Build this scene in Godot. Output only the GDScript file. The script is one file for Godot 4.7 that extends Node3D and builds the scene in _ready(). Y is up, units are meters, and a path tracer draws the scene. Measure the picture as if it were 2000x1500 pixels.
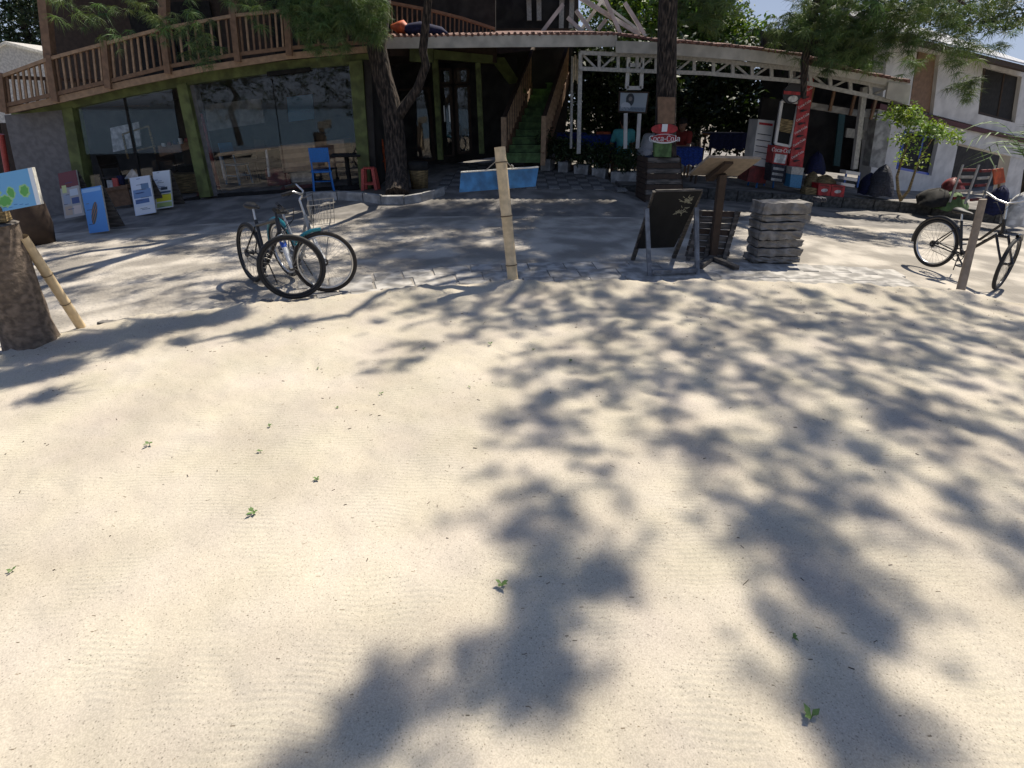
extends Node3D

var org := Vector3.ZERO
var taken := {}
var rng := RandomNumberGenerator.new()
var mats := {}
var tex := {}
var sun_dir := Vector3(0.36, 0.85, -0.42).normalized()   # towards the sun

# ---------------------------------------------------------------- scene objects
func numbered(called: String) -> String:
	if not taken.has(called):
		taken[called] = 0
		return called
	taken[called] += 1
	return "%s_%03d" % [called, taken[called]]

func tag(o: Node, label: String, category: String, group := "", kind := "") -> void:
	if label != "": o.set_meta("label", label)
	if category != "": o.set_meta("category", category)
	if group != "": o.set_meta("group", group)
	if kind != "": o.set_meta("kind", kind)

func thing(called: String, label: String, category: String, at := Vector3.ZERO, group := "") -> Node3D:
	var o := Node3D.new()
	o.name = numbered(called)
	add_child(o)
	o.position = at
	org = at
	tag(o, label, category, group)
	return o

func part(called: String, s: SurfaceTool, m: Material, parent: Node) -> MeshInstance3D:
	var o := MeshInstance3D.new()
	s.generate_normals()
	o.mesh = s.commit()
	o.material_override = m
	o.name = called
	parent.add_child(o, true)
	return o

func solo(called: String, s: SurfaceTool, m: Material, label: String, category: String, group := "") -> MeshInstance3D:
	var o := part(numbered(called), s, m, self)
	o.position = org
	tag(o, label, category, group)
	return o

func setting(called: String, s: SurfaceTool, m: Material) -> MeshInstance3D:
	org = Vector3.ZERO
	var o := part(numbered(called), s, m, self)
	o.set_meta("kind", "structure")
	return o

func dup(o: Node3D, called: String, at: Vector3, turn: float, label: String) -> Node3D:
	var c: Node3D = o.duplicate()
	c.name = numbered(called)
	add_child(c)
	c.position = at
	c.rotation.y = turn
	c.set_meta("label", label)
	return c

# ---------------------------------------------------------------- shapes
func ns() -> SurfaceTool:
	var s := SurfaceTool.new()
	s.begin(Mesh.PRIMITIVE_TRIANGLES)
	s.set_smooth_group(-1)
	return s

func tri(s: SurfaceTool, a: Vector3, b: Vector3, c: Vector3) -> void:
	s.add_vertex(a - org)
	s.add_vertex(b - org)
	s.add_vertex(c - org)

func face(s: SurfaceTool, p: Array, ctr: Vector3) -> void:
	var n: Vector3 = (p[1] - p[0]).cross(p[2] - p[0])
	if n.length_squared() < 1e-14 and p.size() > 3:
		n = (p[2] - p[0]).cross(p[3] - p[0])
	var out := n.dot(p[0] - ctr) > 0.0
	for i in range(1, p.size() - 1):
		if out: tri(s, p[0], p[i + 1], p[i])
		else: tri(s, p[0], p[i], p[i + 1])

func hexa(s: SurfaceTool, q: Array) -> void:   # 0-3 front ring, 4-7 back ring
	var c := Vector3.ZERO
	for v in q: c += v
	c /= 8.0
	face(s, [q[0], q[1], q[2], q[3]], c)
	face(s, [q[4], q[5], q[6], q[7]], c)
	for i in 4:
		var j := (i + 1) % 4
		face(s, [q[i], q[j], q[j + 4], q[i + 4]], c)

func slab(s: SurfaceTool, a: Vector3, b: Vector3, c: Vector3, d: Vector3, off: Vector3) -> void:
	hexa(s, [a, b, c, d, a + off, b + off, c + off, d + off])

func beam(s: SurfaceTool, p: Vector3, q: Vector3, w: float, h: float, up := Vector3.UP) -> void:
	var f := (q - p).normalized()
	if absf(f.dot(up)) > 0.98: up = Vector3(0, 0, 1)
	var x := f.cross(up).normalized() * w * 0.5
	var y := x.cross(f).normalized() * h * 0.5
	hexa(s, [p - x - y, p + x - y, p + x + y, p - x + y, q - x - y, q + x - y, q + x + y, q - x + y])

func cbox(s: SurfaceTool, c: Vector3, size: Vector3, b := Basis(), bev := 0.006) -> void:
	var h := size * 0.5
	var e := minf(bev, minf(h.x, minf(h.y, h.z)) * 0.45)
	var P := func(sx: int, sy: int, sz: int, ax: int) -> Vector3:
		var v := Vector3(sx * (h.x - e), sy * (h.y - e), sz * (h.z - e))
		v[ax] += e * [sx, sy, sz][ax]
		return c + b * v
	for ax in 3:
		for sg in [-1, 1]:
			var ring := []
			for k in [[-1, -1], [1, -1], [1, 1], [-1, 1]]:
				var t := [0, 0, 0]
				t[ax] = sg; t[(ax + 1) % 3] = k[0]; t[(ax + 2) % 3] = k[1]
				ring.append(P.call(t[0], t[1], t[2], ax))
			face(s, ring, c)
			for k in [-1, 1]:   # bevel between ax and the next axis
				var q := []
				for m in [[ax, -1], [ax, 1], [(ax + 1) % 3, 1], [(ax + 1) % 3, -1]]:
					var t := [0, 0, 0]
					t[ax] = sg; t[(ax + 1) % 3] = k; t[(ax + 2) % 3] = m[1]
					q.append(P.call(t[0], t[1], t[2], m[0]))
				face(s, q, c)
	for sx in [-1, 1]:
		for sy in [-1, 1]:
			for sz in [-1, 1]:
				face(s, [P.call(sx, sy, sz, 0), P.call(sx, sy, sz, 1), P.call(sx, sy, sz, 2)], c)

func tube(s: SurfaceTool, pts: Array, rads: Array, n := 8, caps := true, rough := 0.0) -> void:
	var rings := []
	var up := Vector3(0.31, 0.2, 0.93)
	for i in pts.size():
		var f: Vector3 = (pts[mini(i + 1, pts.size() - 1)] - pts[maxi(i - 1, 0)]).normalized()
		if absf(f.dot(up)) > 0.95: up = Vector3(0.93, 0.1, -0.2)
		var x := f.cross(up).normalized()
		var y := x.cross(f).normalized()
		up = y
		var r: float = rads[mini(i, rads.size() - 1)]
		var ring := []
		for k in n:
			var a := TAU * k / n
			var rr := r * (1.0 + rough * (rng.randf() - 0.5))
			ring.append(pts[i] + (x * cos(a) + y * sin(a)) * rr)
		rings.append(ring)
	s.set_smooth_group(0)
	for i in pts.size() - 1:
		for k in n:
			var l := (k + 1) % n
			tri(s, rings[i][k], rings[i + 1][k], rings[i + 1][l])
			tri(s, rings[i][k], rings[i + 1][l], rings[i][l])
	s.set_smooth_group(-1)
	if caps:
		for i in range(1, n - 1):
			tri(s, rings[0][0], rings[0][i], rings[0][i + 1])
			var e: Array = rings[rings.size() - 1]
			tri(s, e[0], e[i + 1], e[i])

func lathe(s: SurfaceTool, at: Vector3, prof: Array, n := 16, b := Basis()) -> void:
	s.set_smooth_group(0)
	for i in prof.size() - 1:
		for k in n:
			var a := TAU * k / n
			var c := TAU * (k + 1) / n
			var q := []
			for m in [[i, a], [i + 1, a], [i + 1, c], [i, c]]:
				q.append(at + b * Vector3(prof[m[0]].x * cos(m[1]), prof[m[0]].y, prof[m[0]].x * sin(m[1])))
			tri(s, q[0], q[2], q[1])
			tri(s, q[0], q[3], q[2])
	s.set_smooth_group(-1)

func torus(s: SurfaceTool, c: Vector3, b: Basis, R: float, r: float, n := 40, m := 8, a0 := 0.0, a1 := TAU, flat := 1.0) -> void:
	s.set_smooth_group(0)
	var P := func(i: int, k: int) -> Vector3:
		var a := a0 + (a1 - a0) * i / n
		var t := TAU * k / m
		return c + b * Vector3(cos(a) * (R + r * cos(t)), sin(a) * (R + r * cos(t)), r * flat * sin(t))
	for i in n:
		for k in m:
			var p0: Vector3 = P.call(i, k)
			var p1: Vector3 = P.call(i + 1, k)
			var p2: Vector3 = P.call(i + 1, k + 1)
			var p3: Vector3 = P.call(i, k + 1)
			tri(s, p0, p2, p1)
			tri(s, p0, p3, p2)
	s.set_smooth_group(-1)

func strip(s: SurfaceTool, tops: Array, bots: Array, off: Vector3) -> void:
	for i in tops.size() - 1:
		slab(s, tops[i], tops[i + 1], bots[i + 1], bots[i], off)

func along(p: Array, t: float) -> Vector3:
	var total := 0.0
	for i in p.size() - 1: total += p[i].distance_to(p[i + 1])
	var d := t * total
	for i in p.size() - 1:
		var l: float = p[i].distance_to(p[i + 1])
		if d <= l or i == p.size() - 2: return p[i].lerp(p[i + 1], d / l)
		d -= l
	return p[0]

func at_x(p: Array, x: float) -> Vector3:   # the point of a polyline at that x
	for i in p.size() - 1:
		if x <= p[i + 1].x or i == p.size() - 2:
			return p[i].lerp(p[i + 1], (x - p[i].x) / (p[i + 1].x - p[i].x))
	return p[0]

func wedge_to(a: Vector3, b: Vector3, t: float) -> Vector3:
	return a.lerp(b, t)

# a thin printed sheet a little in front of a board: corners TL TR BR BL
func sheet(called: String, m: Material, a: Vector3, b: Vector3, c: Vector3, d: Vector3, parent: Node) -> MeshInstance3D:
	var s := ns()
	var n := (b - a).cross(d - a).normalized() * -0.003
	var q := [a + n, b + n, c + n, d + n]
	if n.z < 0: pass
	var uv := [Vector2(0, 0), Vector2(1, 0), Vector2(1, 1), Vector2(0, 1)]
	for i in [0, 1, 2, 0, 2, 3]:
		s.set_uv(uv[i])
		s.add_vertex(q[i] - org)
	return part(called, s, m, parent)

func words(called: String, text: String, size: float, m: Material, at: Vector3, b: Basis, parent: Node, font := "Droid Serif", italic := true) -> MeshInstance3D:
	var t := TextMesh.new()
	var f := SystemFont.new()
	f.font_names = PackedStringArray([font])
	f.font_italic = italic
	t.font = f
	t.text = text
	t.font_size = 32
	t.pixel_size = size / 32.0
	t.depth = 0.004
	var o := MeshInstance3D.new()
	o.mesh = t
	o.material_override = m
	o.name = called
	parent.add_child(o, true)
	o.transform = Transform3D(b, at - org)
	return o

# ---------------------------------------------------------------- materials
func lin(r: float, g: float, b: float) -> Color:
	return Color(r, g, b).linear_to_srgb()

func noise_tex(key: String, freq: float, lo: float, hi: float, stretch := Vector2.ONE, oct := 4, seed_ := 1, n := 512) -> ImageTexture:
	if tex.has(key): return tex[key]
	var f := FastNoiseLite.new()
	f.noise_type = FastNoiseLite.TYPE_SIMPLEX_SMOOTH
	f.seed = seed_
	f.frequency = freq
	f.fractal_octaves = oct
	var w := int(n * stretch.x)
	var h := int(n * stretch.y)
	var im := f.get_seamless_image(w, h)
	im.convert(Image.FORMAT_L8)
	im.resize(n, n, Image.INTERPOLATE_CUBIC)
	var d := im.get_data()
	for i in d.size():
		d[i] = int(255.0 * clampf(lerpf(lo, hi, smoothstep(0.15, 0.85, d[i] / 255.0)), 0, 1))
	tex[key] = ImageTexture.create_from_image(Image.create_from_data(n, n, false, Image.FORMAT_L8, d))
	return tex[key]

func mat(key: String, r: float, g: float, b: float, rough := 0.85, pattern := "mottle", scale := 1.0, bump := 0.0, metal := 0.0) -> StandardMaterial3D:
	if mats.has(key): return mats[key]
	var m := StandardMaterial3D.new()
	m.resource_name = key
	m.albedo_color = lin(r, g, b)
	m.roughness = rough
	m.metallic = metal
	if pattern != "":
		m.albedo_texture = tex[pattern]
		m.uv1_triplanar = true
		m.uv1_scale = Vector3.ONE * scale
		if pattern == "grain": m.uv1_scale = Vector3(scale, scale, scale)
		if bump > 0.0:
			m.heightmap_enabled = true
			m.heightmap_texture = tex[pattern]
			m.heightmap_scale = bump
	mats[key] = m
	return m

func leaf_mat(key: String, r: float, g: float, b: float, trans := 0.5) -> StandardMaterial3D:
	if mats.has(key): return mats[key]
	var m := StandardMaterial3D.new()
	m.resource_name = key
	m.albedo_color = lin(r, g, b)
	m.roughness = 0.6
	m.vertex_color_use_as_albedo = true
	m.backlight_enabled = true
	m.backlight = Color(trans, trans, trans * 0.6)
	m.cull_mode = BaseMaterial3D.CULL_DISABLED
	mats[key] = m
	return m

func print_mat(key: String, im: Image) -> StandardMaterial3D:
	var m := StandardMaterial3D.new()
	m.resource_name = key
	m.albedo_texture = ImageTexture.create_from_image(im)
	m.roughness = 0.5
	m.texture_repeat = false
	mats[key] = m
	return m

func sr(r: int, g: int, b: int) -> Color:
	return Color8(r, g, b)

# ---------------------------------------------------------------- ground
const KERB := [[2.3, -12.6], [3.2, -12.75], [5.4, -12.2], [8.6, -12.3], [11.0, -11.6], [14.0, -10.5]]
func kerb_z(x: float) -> float:
	if x <= KERB[0][0]: return KERB[0][1]
	for i in KERB.size() - 1:
		if x <= KERB[i + 1][0]:
			return lerpf(KERB[i][1], KERB[i + 1][1], (x - KERB[i][0]) / (KERB[i + 1][0] - KERB[i][0]))
	return KERB[KERB.size() - 1][1]
func gnd(x: float) -> float:
	var a := minf(absf(x), 18.0)
	return -0.0045 * a * a
func road_y(x: float, z: float) -> float:
	var side := 1.0 - smoothstep(0.0, 1.0, (x - 2.2) / 0.6)
	return gnd(x) + 0.2 * smoothstep(0.0, 1.0, (-9.8 - z) / 2.4) * side + clampf(-12.3 - z, 0, 8) * 0.05 * side
func floor_y(x: float, z: float) -> float:
	return gnd(x) + 0.2 if x > 2.4 and z < kerb_z(x) else road_y(x, z)
func on(x: float, z: float) -> Vector3:
	return Vector3(x, floor_y(x, z), z)

var EDGE := [Vector3(-9, 0, 6), Vector3(-6.2, 0, 0.5), Vector3(-5.3, 0, -2.2), Vector3(-4.7, 0, -3.3), Vector3(-4.136, -0.077, -4.041), Vector3(-3.993, -0.072, -4.465), Vector3(-3.405, -0.052, -4.930), Vector3(-2.522, -0.029, -5.157), Vector3(-1.874, -0.016, -5.357), Vector3(-1.083, -0.005, -5.616), Vector3(-0.553, -0.001, -5.750), Vector3(0.000, 0.000, -5.821), Vector3(1.419, -0.009, -5.928), Vector3(2.859, -0.037, -5.962), Vector3(4.001, -0.072, -5.943), Vector3(4.892, -0.108, -5.814), Vector3(5.325, -0.128, -5.444), Vector3(6.6, 0, -5.3), Vector3(8, 0, -4.6), Vector3(12, 0, -3)]
func edge_z(x: float) -> float:
	for i in EDGE.size() - 1:
		if x <= EDGE[i + 1].x or i == EDGE.size() - 2:
			return lerpf(EDGE[i].z, EDGE[i + 1].z, (x - EDGE[i].x) / (EDGE[i + 1].x - EDGE[i].x))
	return -5.0
var lump := FastNoiseLite.new()
var steps := FastNoiseLite.new()
var MOUNDS := [Vector3(0.011, -0.000, -5.783), Vector3(-4.053, -0.074, -4.287), Vector3(5.054, -0.115, -5.986), Vector3(-3.977, -0.071, -4.750)]
func sand_y(x: float, z: float) -> float:
	var e := edge_z(x) + 0.05 * lump.get_noise_2d(x * 1.7, 70.0) + 0.06 * lump.get_noise_2d(x * 6.0, 40.0) + 0.03 * lump.get_noise_2d(x * 24.0, 9.0)
	var d := z - e
	var y := gnd(x) - 0.05 + 0.10 * smoothstep(-0.10, 0.10, d) - 0.025 * smoothstep(0.1, 0.9, d)
	y += 0.035 * exp(-pow((d - 0.16) / 0.16, 2.0)) * (0.5 + lump.get_noise_2d(x * 2.2, 3.0))
	var dx := x * 5.0 + 1.5 * lump.get_noise_2d(x * 1.3, z * 1.3)
	var c := steps.get_noise_2d(dx, z * 2.6) + 1.0
	y += (-0.011 * smoothstep(0.3, 0.12, c) + 0.004 * smoothstep(0.2, 0.36, c) * smoothstep(0.5, 0.36, c)) * smoothstep(-0.15, 0.45, lump.get_noise_2d(x * 0.7 + 9.0, z * 0.7)) * smoothstep(0.1, 0.4, d)
	for m in MOUNDS: y += 0.035 * exp(-Vector2(x - m.x, z - m.z).length_squared() / 0.018)
	y += (0.007 * lump.get_noise_2d(x * 2.0, z * 2.0) + 0.006 * lump.get_noise_2d(x * 6.0 + 50.0, z * 6.0) + 0.004 * lump.get_noise_2d(x * 20.0, z * 20.0 + 9.0)) * smoothstep(0.0, 0.3, d)
	return y

func grid(s: SurfaceTool, xs: Array, zs: Array, fy: Callable, keep: Callable, uv := 1.0) -> void:
	s.set_smooth_group(0)
	var ok := func(i: int, j: int) -> bool: return keep.call((xs[i] + xs[i + 1]) * 0.5, (zs[j] + zs[j + 1]) * 0.5)
	var p := []
	for x in xs:
		var row := []
		for z in zs: row.append(Vector3(x, fy.call(x, z), z))
		p.append(row)
	for i in xs.size() - 1:
		for j in zs.size() - 1:
			if not ok.call(i, j): continue
			for k in [[0, 0], [1, 0], [1, 1], [0, 0], [1, 1], [0, 1]]:
				var v: Vector3 = p[i + k[0]][j + k[1]]
				s.set_uv(Vector2(v.x, v.z) * uv)
				s.add_vertex(v)
	s.set_smooth_group(-1)

func span(a: float, b: float, step: float) -> Array:
	var n := int(ceil(absf(b - a) / step))
	var out := []
	for i in n + 1: out.append(lerpf(a, b, float(i) / n))
	return out

# ---------------------------------------------------------------- foliage
func needle_spray(seed_: int, n: int, length: float, width: float, droop: float) -> ArrayMesh:
	var r := RandomNumberGenerator.new()
	r.seed = seed_
	var s := ns()
	org = Vector3.ZERO
	for i in n:
		var base := Vector3(r.randf_range(-0.5, 0.5), 0, r.randf_range(-0.5, 0.5)) * length * 0.5
		var dir := Vector3(r.randf_range(-1, 1), r.randf_range(-0.6, 0.5) - droop, r.randf_range(-1, 1)).normalized()
		var l := length * r.randf_range(0.5, 1.0)
		var side := dir.cross(Vector3(r.randf_range(-1, 1), r.randf_range(-1, 1), r.randf_range(-1, 1))).normalized() * width * 0.5
		var mid := base + dir * l * 0.55
		var tip := base + dir * l + Vector3(0, -0.18 * l, 0)
		tri(s, base - side, base + side, mid + side)
		tri(s, base - side, mid + side, mid - side)
		tri(s, mid - side, mid + side, tip)
	s.generate_normals()
	return s.commit()

func leaf_spray(seed_: int, n: int, spread: float, leaf: float, aspect := 0.45) -> ArrayMesh:
	var r := RandomNumberGenerator.new()
	r.seed = seed_
	var s := ns()
	org = Vector3.ZERO
	for i in n:
		var base := Vector3(r.randf_range(-1, 1), r.randf_range(-0.7, 0.7), r.randf_range(-1, 1)) * spread * 0.5
		var dir := Vector3(r.randf_range(-1, 1), r.randf_range(-0.9, 0.5), r.randf_range(-1, 1)).normalized()
		var l := leaf * r.randf_range(0.6, 1.1)
		var side := dir.cross(Vector3(r.randf_range(-1, 1), r.randf_range(0.2, 1.5), r.randf_range(-1, 1))).normalized() * l * aspect * 0.5
		var mid := base + dir * l * 0.45
		tri(s, base, mid + side, mid - side)
		tri(s, mid - side, mid + side, base + dir * l + Vector3(0, -0.15 * l, 0))
	s.generate_normals()
	return s.commit()

# blobs: [centre, radius (Vector3), count]; each copy placed inside its blob
func crown(called: String, blobs: Array, meshx: Mesh, m: Material, parent: Node3D, smin := 0.7, smax := 1.3, shades := [0.55, 1.25]) -> void:
	var total := 0
	for b in blobs: total += int(b[2])
	var mm := MultiMesh.new()
	mm.transform_format = MultiMesh.TRANSFORM_3D
	mm.use_colors = true
	mm.mesh = meshx
	mm.instance_count = total
	var at := parent.position
	var i := 0
	for b in blobs:
		var tint := rng.randf_range(0.85, 1.15)
		for k in int(b[2]):
			var v := Vector3(rng.randfn(0, 0.5), rng.randfn(0, 0.5), rng.randfn(0, 0.5))
			if v.length() > 1.1: v = v.normalized() * rng.randf_range(0.5, 1.1)
			var r: Vector3 = b[1]
			var bas := Basis.from_euler(Vector3(rng.randf_range(-0.5, 0.5), rng.randf() * TAU, rng.randf_range(-0.5, 0.5))) * Basis.from_scale(Vector3.ONE * rng.randf_range(smin, smax))
			mm.set_instance_transform(i, Transform3D(bas, b[0] + v * r - at))
			var c := rng.randf_range(shades[0], shades[1]) * tint
			mm.set_instance_color(i, Color(c * rng.randf_range(0.85, 1.2), c, c * rng.randf_range(0.8, 1.1)))
			i += 1
	var o := MultiMeshInstance3D.new()
	o.multimesh = mm
	o.material_override = m
	o.name = called
	o.set_meta("kind", "stuff")
	parent.add_child(o, true)

func limb(s: SurfaceTool, a: Vector3, b: Vector3, r0: float, r1: float, sag := 0.0, n := 6, wob := 0.12) -> void:
	var pts := []
	var rads := []
	for i in n + 1:
		var t := float(i) / n
		var w := sin(t * PI) * a.distance_to(b) * wob
		pts.append(a.lerp(b, t) + Vector3(rng.randf_range(-1, 1), rng.randf_range(-0.5, 0.8), rng.randf_range(-1, 1)) * w * 0.5 + Vector3(0, sag * sin(t * PI), 0))
		rads.append(lerpf(r0, r1, t))
	tube(s, pts, rads, 8, true, 0.12)

# leaf positions over a patch of ground that should lie in their shade
func above(ground: Vector3, h: float) -> Vector3:
	return ground + sun_dir * (h / sun_dir.y)

func make_textures() -> void:
	noise_tex("mottle", 0.012, 0.62, 1.0, Vector2.ONE, 5, 3)
	noise_tex("speck", 0.11, 0.55, 1.0, Vector2.ONE, 3, 8)
	noise_tex("plain", 0.02, 0.86, 1.0, Vector2.ONE, 4, 5)
	noise_tex("wood", 0.02, 0.55, 1.0, Vector2(0.12, 1.0), 5, 12)     # grain along u
	noise_tex("bark", 0.03, 0.25, 1.0, Vector2(1.0, 0.22), 5, 21)     # ridges along v
	noise_tex("stain", 0.006, 0.72, 1.0, Vector2.ONE, 6, 31)
	# sand: rake ripples, grains, litter specks
	var n := 1600
	var f := FastNoiseLite.new()
	f.noise_type = FastNoiseLite.TYPE_SIMPLEX_SMOOTH
	f.seed = 77
	f.fractal_octaves = 3
	f.frequency = 0.018
	var warp := f.get_seamless_image(400, 400).get_data()
	f.seed = 78
	f.frequency = 0.02
	var mask := f.get_seamless_image(400, 400).get_data()
	f.seed = 79
	f.frequency = 0.012
	f.fractal_octaves = 5
	var tone := f.get_seamless_image(400, 400).get_data()
	var hgt := PackedByteArray()
	var col := PackedByteArray()
	hgt.resize(n * n)
	col.resize(n * n * 3)
	var r := RandomNumberGenerator.new()
	r.seed = 5
	var grain := PackedByteArray()
	grain.resize(262144)
	for i in grain.size(): grain[i] = r.randi_range(0, 255)
	for j in n:
		var jj := int(j / 4.0) * 400
		var fj := float(j)
		for i in n:
			var q := jj + int(i / 4.0)
			var w: float = warp[q] / 255.0
			var k: float = mask[q] / 255.0
			var a := clampf((k - 0.47) * 5.0, 0.0, 1.0)
			var gr: float = grain[(i * 7 + j * 2053 + (j >> 3) * 911) & 262143] / 255.0
			var rip := sin(TAU * (fj / 8.0) + (w - 0.5) * 15.0)
			hgt[j * n + i] = int(clampf(116.0 + 62.0 * a * rip + 44.0 * (gr - 0.5) + 60.0 * (w - 0.5), 0, 255))
			var t: float = 0.86 + 0.12 * (tone[q] / 255.0 - 0.5) + 0.13 * (gr - 0.5)
			if gr > 0.985: t *= 0.62
			var o := (j * n + i) * 3
			col[o] = int(clampf(255.0 * t, 0, 255))
			col[o + 1] = int(clampf(255.0 * (t - 0.005 + 0.012 * (k - 0.5)), 0, 255))
			col[o + 2] = int(clampf(255.0 * (t - 0.012 + 0.03 * (w - 0.5)), 0, 255))
	# scattered dark litter specks and needles
	for i in 1500:
		var x := r.randi_range(2, n - 9)
		var y := r.randi_range(2, n - 4)
		if mask[int(y / 4.0) * 400 + int(x / 4.0)] < 105 and r.randf() < 0.7: continue
		var v := r.randi_range(70, 150)
		var ln := 1 if r.randf() < 0.6 else r.randi_range(2, 6)
		var sl := r.randf_range(-0.6, 0.6)
		for k in ln:
			var o := ((y + int(k * sl)) * n + x + k) * 3
			col[o] = v; col[o + 1] = int(v * 0.93); col[o + 2] = int(v * 0.84)
	tex["sand_h"] = ImageTexture.create_from_image(Image.create_from_data(n, n, false, Image.FORMAT_L8, hgt))
	tex["sand_c"] = ImageTexture.create_from_image(Image.create_from_data(n, n, false, Image.FORMAT_RGB8, col))

func make_mats() -> void:
	var m := StandardMaterial3D.new()
	m.resource_name = "sand"
	m.albedo_color = lin(0.615, 0.557, 0.455)
	m.albedo_texture = tex["sand_c"]
	m.uv1_scale = Vector3(1.0 / 5.0, 1.0 / 5.0, 1)
	m.roughness = 0.95
	m.metallic_specular = 0.2
	m.heightmap_enabled = true
	m.heightmap_texture = tex["sand_h"]
	m.heightmap_scale = 0.24
	mats["sand"] = m
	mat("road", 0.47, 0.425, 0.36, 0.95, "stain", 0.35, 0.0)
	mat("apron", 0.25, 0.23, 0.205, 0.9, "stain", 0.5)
	mat("paver", 0.46, 0.435, 0.395, 0.95, "stain", 1.3)
	mat("paver_b", 0.42, 0.4, 0.37, 0.95, "stain", 1.1)
	mat("tile_dark", 0.17, 0.165, 0.16, 0.9, "speck", 1.2)
	mat("tile_light", 0.34, 0.33, 0.31, 0.9, "speck", 1.0)
	mat("kerb", 0.1, 0.098, 0.09, 0.9, "mottle", 1.5, 1.0)
	mat("kerb_pale", 0.3, 0.29, 0.27, 0.9, "stain", 1.5, 1.0)
	mat("concrete", 0.46, 0.45, 0.43, 0.9, "stain", 1.2, 0.6)
	mat("plaster", 0.2, 0.19, 0.185, 0.9, "plain", 0.7)
	mat("teal_dark", 0.01, 0.07, 0.075, 0.6, "plain", 2)
	mat("white", 0.68, 0.65, 0.6, 0.8, "plain", 0.2)
	mat("white_trim", 0.48, 0.455, 0.405, 0.75, "plain", 1.4)
	mat("fascia", 0.52, 0.48, 0.41, 0.8, "plain", 0.25)
	mat("green", 0.17, 0.2, 0.06, 0.7, "stain", 1.0)
	mat("green_step", 0.12, 0.21, 0.07, 0.8, "stain", 1.5)
	mat("timber", 0.24, 0.14, 0.08, 0.8, "plain", 0.8)
	mat("timber_pale", 0.42, 0.27, 0.16, 0.8, "plain", 0.8)
	mat("timber_dark", 0.06, 0.038, 0.025, 0.85, "plain", 0.8)
	mat("weathered", 0.17, 0.15, 0.13, 0.9, "wood", 2.0, 0.8)
	mat("dark", 0.018, 0.016, 0.014, 0.9, "mottle", 1.0)
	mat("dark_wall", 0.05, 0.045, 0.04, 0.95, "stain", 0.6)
	mat("bamboo", 0.72, 0.56, 0.34, 0.55, "plain", 1.0)
	mat("bamboo_node", 0.22, 0.15, 0.08, 0.7, "speck", 3.0)
	mat("blue_board", 0.04, 0.2, 0.46, 0.55, "stain", 1.6)
	mat("board_edge", 0.7, 0.68, 0.6, 0.7, "plain", 2.0)
	mat("bark", 0.12, 0.088, 0.066, 0.95, "bark", 1.3, 3.0)
	mat("stump", 0.23, 0.175, 0.13, 0.9, "mottle", 2.2, 1.5)
	mat("rubber", 0.022, 0.022, 0.023, 0.75, "speck", 6.0)
	mat("rubber_worn", 0.05, 0.042, 0.036, 0.85, "speck", 6.0)
	mat("chrome", 0.6, 0.6, 0.6, 0.28, "", 1, 0, 0.9)
	mat("steel_dark", 0.06, 0.06, 0.065, 0.45, "plain", 5, 0, 0.6)
	mat("frame_black", 0.015, 0.015, 0.018, 0.35, "plain", 5)
	mat("frame_white", 0.7, 0.72, 0.74, 0.35, "plain", 5)
	mat("frame_silver", 0.36, 0.38, 0.4, 0.35, "plain", 5)
	mat("frame_blue", 0.03, 0.1, 0.5, 0.35, "plain", 5)
	mat("teal", 0.02, 0.24, 0.3, 0.35, "plain", 5)
	mat("saddle", 0.02, 0.019, 0.018, 0.6, "speck", 5)
	mat("wire", 0.4, 0.38, 0.34, 0.4, "plain", 5, 0, 0.5)
	mat("slate", 0.009, 0.009, 0.009, 0.9, "stain", 2)
	mat("chalk", 0.5, 0.48, 0.35, 0.95, "speck", 8)
	mat("grey_paint", 0.2, 0.22, 0.25, 0.6, "stain", 3)
	mat("lectern_wood", 0.3, 0.24, 0.18, 0.8, "plain", 1)
	mat("slab_stone", 0.29, 0.27, 0.245, 0.95, "stain", 1.8, 2.0)
	mat("red", 0.5, 0.025, 0.03, 0.5, "stain", 2)
	mat("red_dark", 0.2, 0.02, 0.02, 0.6, "stain", 2)
	mat("salmon", 0.55, 0.08, 0.06, 0.5, "plain", 2)
	mat("orange", 0.6, 0.11, 0.03, 0.6, "stain", 2)
	mat("blue", 0.02, 0.11, 0.42, 0.5, "stain", 2)
	mat("blue_cloth", 0.012, 0.05, 0.28, 0.9, "mottle", 3)
	mat("blue_chair", 0.02, 0.2, 0.6, 0.5, "plain", 3)
	mat("navy", 0.012, 0.016, 0.07, 0.9, "mottle", 3)
	mat("tarp_grey", 0.05, 0.052, 0.07, 0.8, "mottle", 3, 2.0)
	mat("bin_blue", 0.05, 0.22, 0.4, 0.5, "plain", 3)
	mat("paper", 0.7, 0.69, 0.66, 0.7, "stain", 2)
	mat("print_red", 0.55, 0.02, 0.03, 0.5, "", 1)
	mat("print_white", 0.8, 0.8, 0.78, 0.5, "", 1)
	mat("print_dark", 0.02, 0.02, 0.025, 0.5, "", 1)
	mat("tile_roof", 0.2, 0.1, 0.075, 0.8, "stain", 2)
	mat("metal_roof", 0.6, 0.6, 0.6, 0.4, "stain", 0.8, 0, 0.3)
	mat("maroon", 0.08, 0.012, 0.015, 0.7, "plain", 1)
	mat("straw", 0.36, 0.26, 0.12, 0.9, "wood", 4, 1.0)
	mat("skin", 0.3, 0.16, 0.1, 0.6, "plain", 3)
	mat("hair", 0.015, 0.012, 0.01, 0.7, "bark", 6)
	mat("shirt_teal", 0.09, 0.38, 0.4, 0.9, "plain", 4)
	mat("shirt_white", 0.6, 0.6, 0.62, 0.9, "plain", 4)
	mat("shirt_red", 0.3, 0.04, 0.03, 0.9, "plain", 4)
	mat("denim", 0.05, 0.07, 0.13, 0.9, "speck", 6)
	mat("sea", 0.03, 0.16, 0.24, 0.12, "", 1)
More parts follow.
